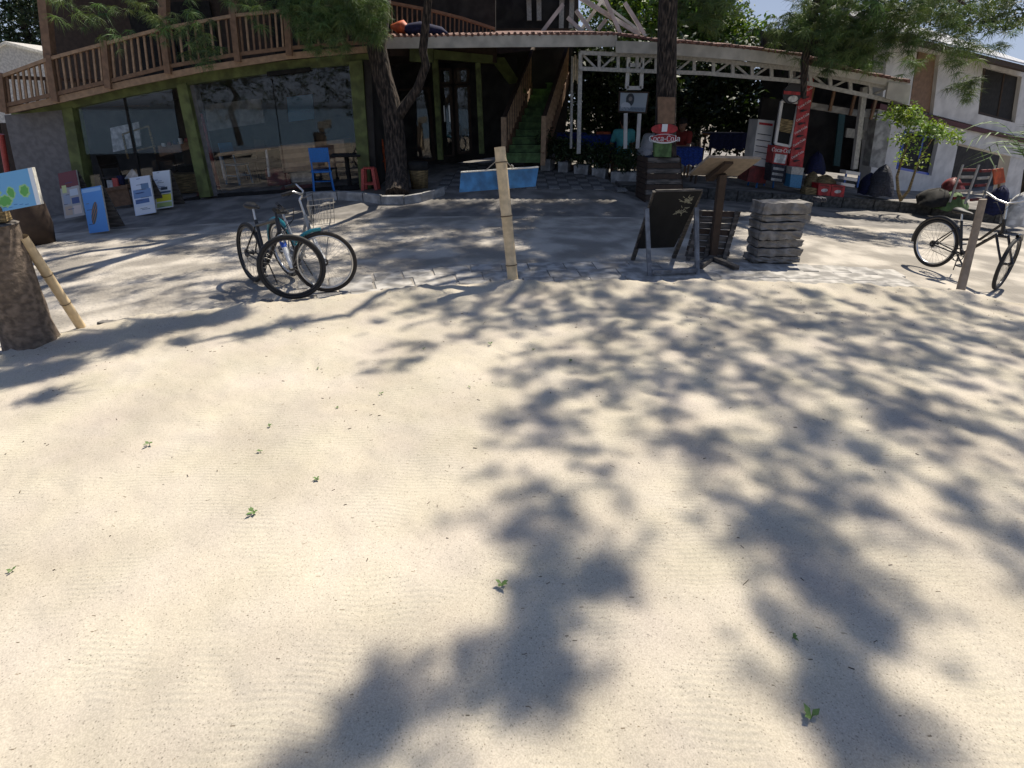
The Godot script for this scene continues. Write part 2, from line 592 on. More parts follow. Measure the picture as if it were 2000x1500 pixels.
	mat("earth", 0.2, 0.17, 0.13, 0.95, "stain", 0.05)
	mats["road"].heightmap_enabled = true
	mats["road"].heightmap_texture = tex["speck"]
	mats["road"].heightmap_scale = 1.2
	leaf_mat("needles", 0.095, 0.15, 0.05, 0.7)
	leaf_mat("needles_dark", 0.03, 0.048, 0.022, 0.4)
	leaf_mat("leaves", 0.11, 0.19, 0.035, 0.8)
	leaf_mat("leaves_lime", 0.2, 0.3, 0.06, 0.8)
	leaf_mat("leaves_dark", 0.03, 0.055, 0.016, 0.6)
	mat("leaves_plain", 0.1, 0.18, 0.04, 0.7, "plain", 8)
	var tc := mat("tent_cloth", 0.85, 0.83, 0.8, 0.9, "plain", 1)
	tc.backlight_enabled = true
	tc.backlight = Color(1, 1, 0.97)
	var gl := StandardMaterial3D.new()
	gl.resource_name = "window_glass"
	gl.albedo_color = Color(0.2, 0.25, 0.24, 0.03)
	gl.transparency = BaseMaterial3D.TRANSPARENCY_ALPHA
	gl.roughness = 0.02
	gl.metallic_specular = 0.42
	mats["glass"] = gl

func make_setting() -> void:
	lump.noise_type = FastNoiseLite.TYPE_SIMPLEX_SMOOTH
	lump.frequency = 1.0
	lump.fractal_octaves = 2
	lump.seed = 4
	steps.noise_type = FastNoiseLite.TYPE_CELLULAR
	steps.cellular_return_type = FastNoiseLite.RETURN_DISTANCE
	steps.cellular_distance_function = FastNoiseLite.DISTANCE_EUCLIDEAN
	steps.frequency = 0.55
	steps.seed = 6
	var s := ns()
	grid(s, span(-400, 400, 80), span(-400, 400, 80), func(_x, _z): return -2.2, func(_x, _z): return true)
	setting("ground", s, mats["earth"])
	s = ns()
	grid(s, span(-300, 300, 50), span(16, 400, 48), func(_x, _z): return -0.9, func(_x, _z): return true)
	setting("sea", s, mats["sea"])
	# sand: fine near the camera, coarser around
	s = ns()
	var inner := func(x, z): return z > edge_z(x) - 0.2
	grid(s, span(-5.6, 6.6, 0.042), span(-6.6, -0.2, 0.042), sand_y, inner)
	grid(s, [-40.0, -30.0, -22.0, -16.0, -12.0, -9.0, -8.0, -7.0, -6.2, -5.6], span(-6.5, -0.2, 0.35), sand_y, inner)
	grid(s, [6.6, 7.2, 8.0, 9.0, 11.0, 14.0, 18.0, 25.0, 40.0], span(-6.5, -0.2, 0.35), sand_y, inner)
	grid(s, span(-40, 40, 1.0), span(-0.2, 17.0, 0.9), func(x, z): return sand_y(x, z) - 0.9 * smoothstep(6.0, 17.0, z), inner)
	setting("sand", s, mats["sand"])
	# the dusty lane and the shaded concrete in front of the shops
	s = ns()
	var base_y := func(x, z): return road_y(x, z) - 0.012 + 0.006 * lump.get_noise_2d(x * 1.5, z * 1.5)
	grid(s, span(-34, 34, 0.4), span(-10.0, 2.0, 0.4), base_y, func(x, z): return z < edge_z(x) + 0.6)
	setting("road", s, mats["road"])
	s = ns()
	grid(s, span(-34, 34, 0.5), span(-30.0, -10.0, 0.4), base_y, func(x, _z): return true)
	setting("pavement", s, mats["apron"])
	# raised terrace on the right
	s = ns()
	for i in 60:
		var x0 := 2.4 + i * 0.4
		var x1 := x0 + 0.4
		for k in 12:
			var za := lerpf(kerb_z(x0) - 0.12, -30.0, k / 12.0)
			var zb := lerpf(kerb_z(x0) - 0.12, -30.0, (k + 1) / 12.0)
			var zc := lerpf(kerb_z(x1) - 0.12, -30.0, k / 12.0)
			var zd := lerpf(kerb_z(x1) - 0.12, -30.0, (k + 1) / 12.0)
			org = Vector3.ZERO
			tri(s, Vector3(x0, gnd(x0) + 0.2, za), Vector3(x0, gnd(x0) + 0.2, zb), Vector3(x1, gnd(x1) + 0.2, zc))
			tri(s, Vector3(x1, gnd(x1) + 0.2, zc), Vector3(x0, gnd(x0) + 0.2, zb), Vector3(x1, gnd(x1) + 0.2, zd))
	slab(s, Vector3(2.4, 0.18, -12.75), Vector3(2.42, 0.18, -12.75), Vector3(2.42, -0.1, -12.75), Vector3(2.4, -0.1, -12.75), Vector3(0, 0, -17))
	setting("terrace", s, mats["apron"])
	var kb := thing("kerb", "low dark stone kerb edging the raised terrace on the right", "kerb", Vector3(2.4, 0, -12.7))
	var kx := 2.35
	while kx < 14.5:
		var l := rng.randf_range(0.45, 0.75)
		s = ns()
		var a := Vector3(kx, gnd(kx) + 0.205 + rng.randf_range(-0.008, 0.012), kerb_z(kx))
		var b := Vector3(kx + l - 0.02, gnd(kx + l) + 0.205 + rng.randf_range(-0.008, 0.012), kerb_z(kx + l))
		slab(s, a, b, b - Vector3(0, 0.32, 0), a - Vector3(0, 0.32, 0), Vector3(0, 0, -0.16))
		part("kerb_stone", s, mats["kerb"], kb)
		kx += l
	# curved planter kerb round the big left tree, running off to the left
	var ring := [Vector3(-4.039, 0.061, -11.278), Vector3(-3.429, 0.081, -11.274), Vector3(-2.894, 0.080, -11.146), Vector3(-2.496, 0.060, -10.906), Vector3(-2.049, 0.065, -10.873), Vector3(-1.728, 0.089, -11.023), Vector3(-1.508, 0.122, -11.258), Vector3(-1.350, 0.148, -11.478)]
	kb = thing("planter_kerb", "pale curved concrete kerb round the foot of the forked tree", "kerb", ring[3])
	for i in ring.size() - 1:
		s = ns()
		var a: Vector3 = ring[i] + Vector3(0, 0.14 + rng.randf_range(-0.01, 0.01), 0)
		var b: Vector3 = ring[i + 1].lerp(ring[i], 0.03) + Vector3(0, 0.14, 0)
		slab(s, a, b, b - Vector3(0, 0.3, 0), a - Vector3(0, 0.3, 0), Vector3(0, 0, -0.16))
		part("kerb_stone", s, mats["concrete"], kb)
	s = ns()
	org = Vector3.ZERO
	for i in ring.size() - 1:
		tri(s, ring[i] + Vector3(0, 0.09, -0.1), ring[i + 1] + Vector3(0, 0.09, -0.1), Vector3(-2.35, ring[3].y + 0.12, -12.3))
	setting("planting_bed", s, mats["earth"])
	# pale pavers along the sand edge
	var pv := thing("path", "", "", Vector3(0, 0, -6))
	pv.set_meta("kind", "structure")
	var count := 0
	for row in 3:
		var x := -2.0 - row * 0.19
		while x < 4.6:
			var w := rng.randf_range(0.3, 0.48)
			var z := edge_z(x) + 0.06 - row * 0.33
			s = ns()
			var y := road_y(x, z) - 0.036 + rng.randf_range(0.0, 0.005)
			cbox(s, Vector3(x + w * 0.5, y, z - 0.16), Vector3(w - 0.008, 0.07, 0.322), Basis(Vector3.UP, -atan2(edge_z(x + w) - edge_z(x), w)), 0.004)
			part("paver", s, mats["paver"] if rng.randf() < 0.7 else mats["paver_b"], pv)
			count += 1
			x += w
	# checkered tiles of the entrance
	pv = thing("entrance_floor", "", "", Vector3(0.4, 0, -13))
	pv.set_meta("kind", "structure")
	for j in 12:
		for i in 18:
			var x := -1.7 + i * 0.235
			var z := -12.15 - j * 0.3
			if x > 2.3 - j * 0.08 or x < -1.6 + j * 0.02: continue
			s = ns()
			var y := road_y(x, z)
			cbox(s, Vector3(x, y - 0.012, z), Vector3(0.225, 0.05, 0.285), Basis(Vector3.RIGHT, 0.05), 0.006)
			part("tile", s, mats["tile_dark"] if (i + j) % 2 == 0 else mats["tile_light"], pv)

func _ready() -> void:
	rng.seed = 20
	var cam := Camera3D.new()
	cam.name = "camera"
	cam.position = Vector3(0, 1.75, 0)
	cam.rotation_degrees = Vector3(-27, 0, 0)
	cam.fov = 70
	cam.near = 0.05
	cam.far = 900
	add_child(cam)
	var we := WorldEnvironment.new()
	we.name = "world_environment"
	var e := Environment.new()
	e.background_mode = Environment.BG_SKY
	var sm := ProceduralSkyMaterial.new()
	sm.sky_top_color = Color(0.49, 0.58, 0.77)
	sm.sky_horizon_color = Color(0.77, 0.83, 0.92)
	sm.sky_curve = 0.2
	sm.ground_bottom_color = Color(0.3, 0.28, 0.25)
	sm.ground_horizon_color = Color(0.55, 0.6, 0.66)
	sm.sky_energy_multiplier = 0.78
	sm.ground_energy_multiplier = 0.4
	var sky := Sky.new()
	sky.sky_material = sm
	e.sky = sky
	e.tonemap_mode = Environment.TONE_MAPPER_LINEAR
	e.tonemap_exposure = 1.53
	e.sdfgi_enabled = true
	e.ssao_enabled = true
	e.ssil_enabled = true
	we.environment = e
	add_child(we)
	var sun := DirectionalLight3D.new()
	sun.name = "sun"
	sun.light_energy = 1.5
	sun.light_color = Color(1.0, 0.965, 0.905)
	sun.light_angular_distance = 0.55
	sun.shadow_enabled = true
	add_child(sun)
	sun.look_at_from_position(sun_dir * 50.0, Vector3.ZERO, Vector3.UP)
	make_textures()
	make_mats()
	make_setting()
	make_shop()
	make_stairs()
	make_restaurant()
	make_right_house()
	make_far_left()
	make_front_objects()
	make_bicycles()
	make_shop_objects()
	make_people()
	make_trees()
	make_sprouts()

func make_shop() -> void:
	# the glass-fronted shop with a wooden balcony, left
	var b := thing("glass_shop", "green-pillared glass shop with a brown wooden balcony on the left", "building", Vector3(-6.469, 0.023, -12.529))
	var back := Vector3(0, 0, -0.28)
	var s := ns()
	slab(s, Vector3(-9.502, 1.573, -11.425), Vector3(-8.434, 1.666, -11.585), Vector3(-8.726, -0.464, -11.541), Vector3(-9.834, -0.554, -11.375), Vector3(0, 0, -0.25))
	part("wall", s, mats["plaster"], b)
	# pillars
	for q in [[Vector3(-8.471, 1.666, -11.529), Vector3(-8.286, 1.701, -11.557), Vector3(-8.588, -0.305, -11.512), Vector3(-8.803, -0.330, -11.479)], [Vector3(-6.366, 2.081, -11.835), Vector3(-6.187, 2.116, -11.862), Vector3(-6.222, 0.055, -11.857), Vector3(-6.442, 0.040, -11.824)], [Vector3(-3.157, 2.493, -12.276), Vector3(-2.906, 2.521, -12.314), Vector3(-3.004, 0.117, -12.299), Vector3(-3.238, 0.101, -12.264)]]:
		s = ns()
		slab(s, q[0], q[1], q[2], q[3], back)
		part("pillar", s, mats["green"], b)
	s = ns()
	slab(s, Vector3(-6.245, 2.119, -11.973), Vector3(-6.122, 2.137, -11.992), Vector3(-6.139, 0.047, -11.989), Vector3(-6.280, 0.039, -11.968), Vector3(0, 0, -0.2))
	part("grey_pillar", s, mats["plaster"], b)
	# beam over the glass
	var beam_top := [Vector3(-9.357, 1.650, -11.427), Vector3(-8.353, 1.821, -11.577), Vector3(-7.232, 2.053, -11.745), Vector3(-5.826, 2.306, -11.956), Vector3(-4.318, 2.504, -12.182), Vector3(-2.708, 2.648, -12.424)]
	var beam_bot := [Vector3(-9.365, 1.581, -11.425), Vector3(-8.395, 1.666, -11.571), Vector3(-7.261, 1.890, -11.741), Vector3(-5.866, 2.135, -11.950), Vector3(-4.348, 2.333, -12.178), Vector3(-2.725, 2.493, -12.421)]
	s = ns()
	strip(s, beam_top, beam_bot, Vector3(0, 0, -0.26))
	part("beam", s, mats["green"], b)
	# deck of the balcony
	var d_top := [Vector3(-9.203, 1.686, -11.120), Vector3(-8.194, 1.901, -11.271), Vector3(-7.014, 2.152, -11.448), Vector3(-5.651, 2.398, -11.652), Vector3(-4.185, 2.608, -11.872), Vector3(-2.559, 2.750, -12.116)]
	var d_bot := [Vector3(-9.220, 1.594, -11.117), Vector3(-8.233, 1.785, -11.265), Vector3(-7.048, 2.037, -11.443), Vector3(-5.676, 2.292, -11.649), Vector3(-4.204, 2.501, -11.869), Vector3(-2.570, 2.642, -12.114)]
	s = ns()
	strip(s, d_top, d_bot, Vector3(0, 0, -0.06))
	part("deck_board", s, mats["timber_pale"], b)
	var dt := []
	var db := []
	for i in d_top.size():
		dt.append(d_top[i] + Vector3(0, -0.01, -0.065))
		db.append(d_top[i] + Vector3(0, -0.07, -0.065))
	s = ns()
	strip(s, dt, db, Vector3(0, 0, -3.6))
	part("deck", s, mats["timber_dark"], b)
	# railing: rails, posts and balusters
	var r_top := [Vector3(-9.063, 2.189, -11.141), Vector3(-8.191, 2.471, -11.271), Vector3(-7.227, 2.708, -11.416), Vector3(-6.215, 2.954, -11.568), Vector3(-4.991, 3.166, -11.751), Vector3(-4.069, 3.268, -11.890), Vector3(-2.487, 3.408, -12.127)]
	var r_bot := [Vector3(-9.176, 1.735, -11.124), Vector3(-8.289, 1.918, -11.257), Vector3(-7.346, 2.126, -11.398), Vector3(-6.284, 2.369, -11.557), Vector3(-5.048, 2.574, -11.743), Vector3(-4.127, 2.682, -11.881), Vector3(-2.551, 2.816, -12.117)]
	s = ns()
	for i in r_top.size() - 1:
		beam(s, r_top[i], r_top[i + 1], 0.09, 0.05)
	var rail := part("railing", s, mats["timber_pale"], b)
	s = ns()
	for i in r_bot.size() - 1:
		beam(s, r_bot[i], r_bot[i + 1], 0.05, 0.06)
	part("bottom_rail", s, mats["timber"], rail)
	for i in 7:
		s = ns()
		var dn: Vector3 = (r_bot[i] - r_top[i]).normalized()
		beam(s, r_top[i] - dn * 0.06, r_bot[i] + dn * 0.12, 0.11, 0.1, Vector3(0, 0, 1))
		part("post", s, mats["timber"], rail)
		if i < 6:
			for k in range(1, 9):
				s = ns()
				var t := k / 9.0
				beam(s, r_top[i].lerp(r_top[i + 1], t) - Vector3(0, 0.02, 0), r_bot[i].lerp(r_bot[i + 1], t), 0.033, 0.028, Vector3(0, 0, 1))
				part("baluster", s, mats["timber_pale"] if rng.randf() < 0.6 else mats["timber"], rail)
	# left return of the railing
	s = ns()
	beam(s, r_top[0], r_top[0] + Vector3(0.6, 0, -3.4), 0.1, 0.06)
	beam(s, r_bot[0], r_bot[0] + Vector3(0.6, 0, -3.4), 0.05, 0.06)
	for k in range(1, 16):
		var o := Vector3(0.6, 0, -3.4) * (k / 16.0)
		beam(s, r_top[0] + o, r_bot[0] + o, 0.04, 0.03, Vector3(0, 0, 1))
	part("side_railing", s, mats["timber"], b)
	# right flight of the balcony rail, behind the tree
	var q_top := [Vector3(-2.641, 3.616, -13.400), Vector3(-1.730, 3.525, -13.900), Vector3(-1.118, 3.436, -14.300), Vector3(-0.411, 3.300, -14.900)]
	var q_bot := [Vector3(-2.701, 3.055, -13.400), Vector3(-1.761, 3.066, -13.900), Vector3(-1.135, 3.027, -14.300), Vector3(-0.416, 2.980, -14.900)]
	s = ns()
	for i in 3:
		beam(s, q_top[i], q_top[i + 1], 0.08, 0.05)
		beam(s, q_bot[i], q_bot[i + 1], 0.05, 0.05)
	var rail2 := part("railing", s, mats["timber"], b)
	for k in 26:
		s = ns()
		beam(s, along(q_top, k / 25.0), along(q_bot, k / 25.0), 0.028, 0.028, Vector3(0, 0, 1))
		part("baluster", s, mats["timber"], rail2)
	s = ns()
	strip(s, [Vector3(-2.790, 3.009, -13.300), Vector3(-1.655, 2.991, -13.900), Vector3(-0.358, 2.943, -14.950)], [Vector3(-2.829, 2.665, -13.300), Vector3(-1.676, 2.668, -13.900), Vector3(-0.362, 2.634, -14.950)], Vector3(0, 0, -2.5))
	part("side_deck", s, mats["timber_dark"], b)
	# upper storey, set back, and its posts and roof
	s = ns()
	slab(s, Vector3(-10.071, 4.350, -14.600) + Vector3(0, 1.0, 0), Vector3(-2.877, 4.790, -14.600) + Vector3(0, 0.8, 0), Vector3(-3.085, 2.935, -14.600), Vector3(-10.852, 1.796, -14.600), Vector3(0, 0, -0.2))
	part("upper_wall", s, mats["timber_dark"], b)
	for q in [Vector3(-8.505, 3.611, -14.580), Vector3(-7.557, 3.752, -14.580), Vector3(-5.386, 3.892, -14.580)]:
		s = ns()
		slab(s, q, q + Vector3(0.9, 0.02, 0), q + Vector3(0.9, -1.7, 0), q + Vector3(0, -1.7, 0), Vector3(0, 0, 0.05))
		part("door", s, mats["dark"], b)
	for q in [[Vector3(-7.942, 3.633, -11.359), Vector3(-8.239, 2.356, -11.314)], [Vector3(-6.009, 3.824, -11.649), Vector3(-6.214, 2.928, -11.618)], [Vector3(-4.856, 3.927, -11.822), Vector3(-5.002, 3.133, -11.800)]]:
		s = ns()
		beam(s, q[1] + (q[0] - q[1]) * ((5.6 - q[1].y) / (q[0].y - q[1].y)), q[1], 0.14, 0.14, Vector3(0, 0, 1))
		part("roof_post", s, mats["timber"], b)
	s = ns()
	slab(s, Vector3(-10.6, 5.35, -12.0), Vector3(-1.6, 5.75, -12.0), Vector3(-1.6, 5.65, -12.0), Vector3(-10.6, 5.25, -12.0), Vector3(0, 1.6, -7))
	part("roof", s, mats["tile_roof"], b)
	# glass bays
	for q in [[Vector3(-8.357, 1.700, -11.656), Vector3(-7.421, 1.865, -11.797), Vector3(-7.615, -0.175, -11.768), Vector3(-8.734, -0.372, -11.600)], [Vector3(-7.392, 1.874, -11.801), Vector3(-6.428, 2.075, -11.946), Vector3(-6.502, 0.024, -11.935), Vector3(-7.583, -0.166, -11.773)], [Vector3(-6.122, 2.137, -11.992), Vector3(-4.680, 2.318, -12.208), Vector3(-4.758, 0.172, -12.196), Vector3(-6.137, 0.057, -11.989)], [Vector3(-4.661, 2.318, -12.211), Vector3(-3.199, 2.485, -12.430), Vector3(-3.252, 0.205, -12.422), Vector3(-4.738, 0.172, -12.199)]]:
		s = ns()
		slab(s, q[0], q[1], q[2], q[3], Vector3(0, 0, -0.012))
		part("glass_pane", s, mats["glass"], b)
	s = ns()
	slab(s, Vector3(-7.415, 1.865, -11.788), Vector3(-7.377, 1.874, -11.793), Vector3(-7.548, -0.165, -11.768), Vector3(-7.609, -0.174, -11.759), Vector3(0, 0, -0.05))
	beam(s, Vector3(-8.728, -0.370, -11.591), Vector3(-6.497, 0.025, -11.925), 0.05, 0.07)
	beam(s, Vector3(-6.132, 0.058, -11.980), Vector3(-3.252, 0.186, -12.412), 0.05, 0.07)
	part("window_frame", s, mats["dark"], b)
	s = ns()
	beam(s, Vector3(-6.117, 1.591, -12.033), Vector3(-6.104, 0.193, -12.034), 0.05, 0.05, Vector3(0, 0, 1))
	part("red_door_edge", s, mats["red_dark"], b)
	# dark plate under the beam
	s = ns()
	slab(s, Vector3(-4.690, 2.310, -12.056), Vector3(-3.893, 2.393, -12.176), Vector3(-3.904, 2.325, -12.174), Vector3(-4.705, 2.233, -12.054), Vector3(0, 0, -0.04))
	part("awning_case", s, mats["dark"], b)
	# inside: floor, back wall, side wall
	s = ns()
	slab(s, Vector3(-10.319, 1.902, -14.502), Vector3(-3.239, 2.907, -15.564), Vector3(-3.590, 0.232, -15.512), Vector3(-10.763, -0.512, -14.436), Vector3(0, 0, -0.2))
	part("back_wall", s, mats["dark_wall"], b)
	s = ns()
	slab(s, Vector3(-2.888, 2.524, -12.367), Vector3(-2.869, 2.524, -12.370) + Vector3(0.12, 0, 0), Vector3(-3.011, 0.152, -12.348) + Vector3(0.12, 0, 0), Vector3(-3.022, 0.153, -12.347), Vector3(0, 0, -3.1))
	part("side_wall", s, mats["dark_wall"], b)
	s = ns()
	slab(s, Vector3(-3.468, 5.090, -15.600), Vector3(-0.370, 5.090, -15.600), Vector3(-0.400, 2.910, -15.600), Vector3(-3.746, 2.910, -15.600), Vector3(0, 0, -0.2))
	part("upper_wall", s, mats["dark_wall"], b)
	# recessed right half: glass doors and fan lights under a green beam
	s = ns()
	var rz := -15.6
	slab(s, Vector3(-1.739, 2.798, -13.600), Vector3(-0.451, 2.769, -14.800), Vector3(-0.454, 2.604, -14.800), Vector3(-1.750, 2.630, -13.600), Vector3(0, 0, -0.25))
	slab(s, Vector3(-2.139, 2.819, -13.400), Vector3(-1.659, 2.792, -13.400), Vector3(-1.676, 2.542, -13.400), Vector3(-2.161, 2.561, -13.400), Vector3(0, 0, -0.25))
	part("beam", s, mats["green"], b)
	for q in [[Vector3(-1.845, 2.684, -14.600), Vector3(-1.715, 2.684, -14.600), Vector3(-1.709, 0.534, -14.600), Vector3(-1.836, 0.534, -14.600)], [Vector3(-0.847, 2.633, -14.600), Vector3(-0.730, 2.633, -14.600), Vector3(-0.680, 0.675, -14.600), Vector3(-0.806, 0.675, -14.600)]]:
		s = ns()
		slab(s, q[0], q[1], q[2], q[3], Vector3(0, 0, -0.2))
		part("pillar", s, mats["green"], b)
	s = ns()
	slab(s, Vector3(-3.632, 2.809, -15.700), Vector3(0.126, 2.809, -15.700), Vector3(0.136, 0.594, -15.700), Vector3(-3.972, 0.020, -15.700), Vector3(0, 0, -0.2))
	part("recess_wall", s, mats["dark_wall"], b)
	for q in [[Vector3(-3.483, 2.021, -15.200), Vector3(-2.024, 2.109, -15.200), Vector3(-2.003, 0.484, -15.200), Vector3(-3.507, 0.362, -15.200)], [Vector3(-1.798, 2.131, -15.200), Vector3(-1.497, 2.142, -15.200), Vector3(-1.497, 0.594, -15.200), Vector3(-1.788, 0.570, -15.200)], [Vector3(-1.373, 2.142, -15.200), Vector3(-1.060, 2.153, -15.200), Vector3(-1.048, 0.679, -15.200), Vector3(-1.364, 0.643, -15.200)], [Vector3(-1.774, 2.510, -15.200), Vector3(-1.479, 2.510, -15.200), Vector3(-1.481, 2.218, -15.200), Vector3(-1.793, 2.208, -15.200)], [Vector3(-1.368, 2.510, -15.200), Vector3(-1.060, 2.510, -15.200), Vector3(-1.070, 2.218, -15.200), Vector3(-1.381, 2.218, -15.200)]]:
		s = ns()
		slab(s, q[0], q[1], q[2], q[3], Vector3(0, 0, -0.012))
		part("glass_pane", s, mats["glass"], b)
		var fs := ns()
		for k in 4: beam(fs, q[k] + Vector3(0, 0, 0.01), q[(k + 1) % 4] + Vector3(0, 0, 0.01), 0.07, 0.05, Vector3(0, 0, 1) if k % 2 == 1 else Vector3.UP)
		part("window_frame", fs, mats["timber_dark"], b)
	for q in [[Vector3(-1.674, 1.730, -15.120), Vector3(-1.669, 1.367, -15.120)], [Vector3(-1.548, 1.730, -15.120), Vector3(-1.542, 1.367, -15.120)]]:
		s = ns()
		beam(s, q[0], q[1], 0.025, 0.025, Vector3(0, 0, 1))
		part("door_handle", s, mats["chrome"], b)
	# dark wall beside and under the stairs
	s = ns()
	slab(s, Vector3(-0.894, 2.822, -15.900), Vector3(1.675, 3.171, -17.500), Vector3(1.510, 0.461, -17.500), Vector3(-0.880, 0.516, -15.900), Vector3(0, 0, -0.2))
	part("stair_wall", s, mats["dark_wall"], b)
	# furniture behind the glass
	var t := thing("slatted_counter", "reddish slatted wooden counter standing behind the second glass bay", "counter", Vector3(-4.616, 0.148, -13.058))
	for k in 6:
		s = ns()
		slab(s, Vector3(-5.071, 0.948, -12.989) + Vector3(0, -0.09 * k, 0), Vector3(-3.695, 1.070, -13.196) + Vector3(0, -0.09 * k, 0), Vector3(-3.709, 0.967, -13.194) + Vector3(0, -0.09 * k, 0), Vector3(-5.090, 0.845, -12.987) + Vector3(0, -0.09 * k, 0), Vector3(0, 0, -0.5 + 0.01 * (k % 2)))
		part("plank", s, mats["timber"] if k % 2 else mats["timber_pale"], t)
	s = ns()
	org = Vector3(-4.041, 1.370, -13.044)
	lathe(s, Vector3(-4.070, 1.179, -13.040), [Vector3(0.01, 0, 0), Vector3(0.09, 0.0, 0), Vector3(0.14, 0.1, 0), Vector3(0.12, 0.2, 0), Vector3(0.08, 0.23, 0), Vector3(0.01, 0.23, 0)], 14)
	solo("dark_pot", s, mats["dark"], "round dark pot on the slatted counter behind the glass", "pot")
	t = thing("display_table", "dark table with pale legs behind the left part of the second bay", "table", Vector3(-5.952, 0.292, -12.757))
	s = ns()
	slab(s, Vector3(-6.258, 0.821, -12.611), Vector3(-5.179, 0.931, -12.773), Vector3(-5.189, 0.881, -12.772), Vector3(-6.272, 0.761, -12.609), Vector3(0, 0, -0.6))
	part("tabletop", s, mats["timber"], t)
	for q in [[Vector3(-6.228, 0.769, -12.636), Vector3(-6.234, 0.284, -12.635)], [Vector3(-5.277, 0.890, -12.778), Vector3(-5.319, 0.343, -12.772)], [Vector3(-6.467, 0.752, -13.130), Vector3(-6.460, 0.303, -13.131)], [Vector3(-5.479, 0.878, -13.278), Vector3(-5.512, 0.364, -13.273)]]:
		s = ns()
		beam(s, q[0], q[1], 0.04, 0.04, Vector3(0, 0, 1))
		part("leg", s, mats["paper"], t)
	# more furniture and goods dimly seen through the panes
	for e in [["first", Vector3(-7.816, 0.287, -13.278), 0.4], ["second", Vector3(-6.424, 0.544, -13.686), 1.2], ["third", Vector3(-6.134, 0.539, -14.130), -0.5], ["fourth", Vector3(-8.738, 0.175, -12.839), 0.9]]:
		var p: Vector3 = e[1]
		chair("dark_chair", "dark chair inside the glass shop, %s of the chairs behind the panes" % e[0], mats["timber_dark"] if e[0] != "second" else mats["bin_blue"], Vector3(p.x, on(p.x, p.z).y, p.z), e[2], 0.43).set_meta("group", "chairs inside the glass shop")
	for e in [["wide pale picture of a beach on the back wall of the shop", [Vector3(-7.408, 1.742, -14.839), Vector3(-6.100, 1.886, -15.035), Vector3(-6.134, 1.346, -15.030), Vector3(-7.473, 1.170, -14.829)], "concrete"], ["blue notice board on the back wall of the shop", [Vector3(-5.506, 1.909, -15.124), Vector3(-4.899, 1.977, -15.215), Vector3(-4.935, 1.434, -15.210), Vector3(-5.554, 1.367, -15.117)], "bin_blue"], ["white notice board behind the first glass bay", [Vector3(-9.638, 1.249, -14.504), Vector3(-8.982, 1.380, -14.603), Vector3(-9.064, 0.849, -14.590), Vector3(-9.731, 0.718, -14.490)], "paper"]]:
		boxy("wall_picture", e[0], "picture", mats[e[2]], e[1], Vector3(0, 0, -0.03), "panel")
	for e in [["white crate of goods on the floor inside the second glass bay", Vector3(-4.879, 0.205, -13.518), "paper", 0.4], ["red crate of goods on the floor inside the second glass bay", Vector3(-5.313, 0.213, -13.253), "red_dark", 0.35], ["pale sack inside the first glass bay", Vector3(-7.268, 0.182, -12.960), "straw", 0.4]]:
		s = ns()
		var p: Vector3 = e[1]
		org = Vector3(p.x, on(p.x, p.z).y, p.z)
		cbox(s, org + Vector3(0, e[3] * 0.5, 0), Vector3(0.5, e[3], 0.4), Basis(Vector3.UP, e[3]), 0.02)
		solo("goods_crate", s, mats[e[2]], e[0], "crate")
	t = thing("easel_frame", "pale empty easel frame standing inside the first glass bay", "easel", Vector3(-7.829, 0.023, -12.376))
	s = ns()
	beam(s, Vector3(-7.983, 1.209, -12.352), Vector3(-8.023, 0.742, -12.347), 0.03, 0.03, Vector3(0, 0, 1))
	beam(s, Vector3(-7.460, 1.359, -12.431), Vector3(-7.467, 0.835, -12.430), 0.03, 0.03, Vector3(0, 0, 1))
	beam(s, Vector3(-7.983, 1.209, -12.352), Vector3(-7.460, 1.359, -12.431), 0.03, 0.03)
	beam(s, Vector3(-7.864, 0.888, -12.370), Vector3(-7.882, 0.336, -12.368), 0.03, 0.03, Vector3(0, 0, 1))
	beam(s, Vector3(-7.864, 0.888, -12.370), Vector3(-7.436, 0.982, -12.435), 0.03, 0.03)
	part("frame", s, mats["straw"], t)
	t = thing("notice_shelf", "low pale shelf of small goods inside the first glass bay", "shelf", Vector3(-7.086, 0.538, -12.387))
	s = ns()
	slab(s, Vector3(-7.333, 0.988, -12.350), Vector3(-6.674, 1.108, -12.449), Vector3(-6.678, 0.932, -12.448), Vector3(-7.349, 0.782, -12.348), Vector3(0, 0, -0.25))
	part("board", s, mats["timber"], t)
	for k in 5:
		s = ns()
		cbox(s, Vector3(-7.189, 0.989, -12.322).lerp(Vector3(-6.725, 1.082, -12.391), k / 4.0) + Vector3(0, 0.02, 0), Vector3(0.07, rng.randf_range(0.05, 0.11), 0.06), Basis(), 0.01)
		part("goods", s, [mats["paper"], mats["red_dark"], mats["navy"]][k % 3], t)

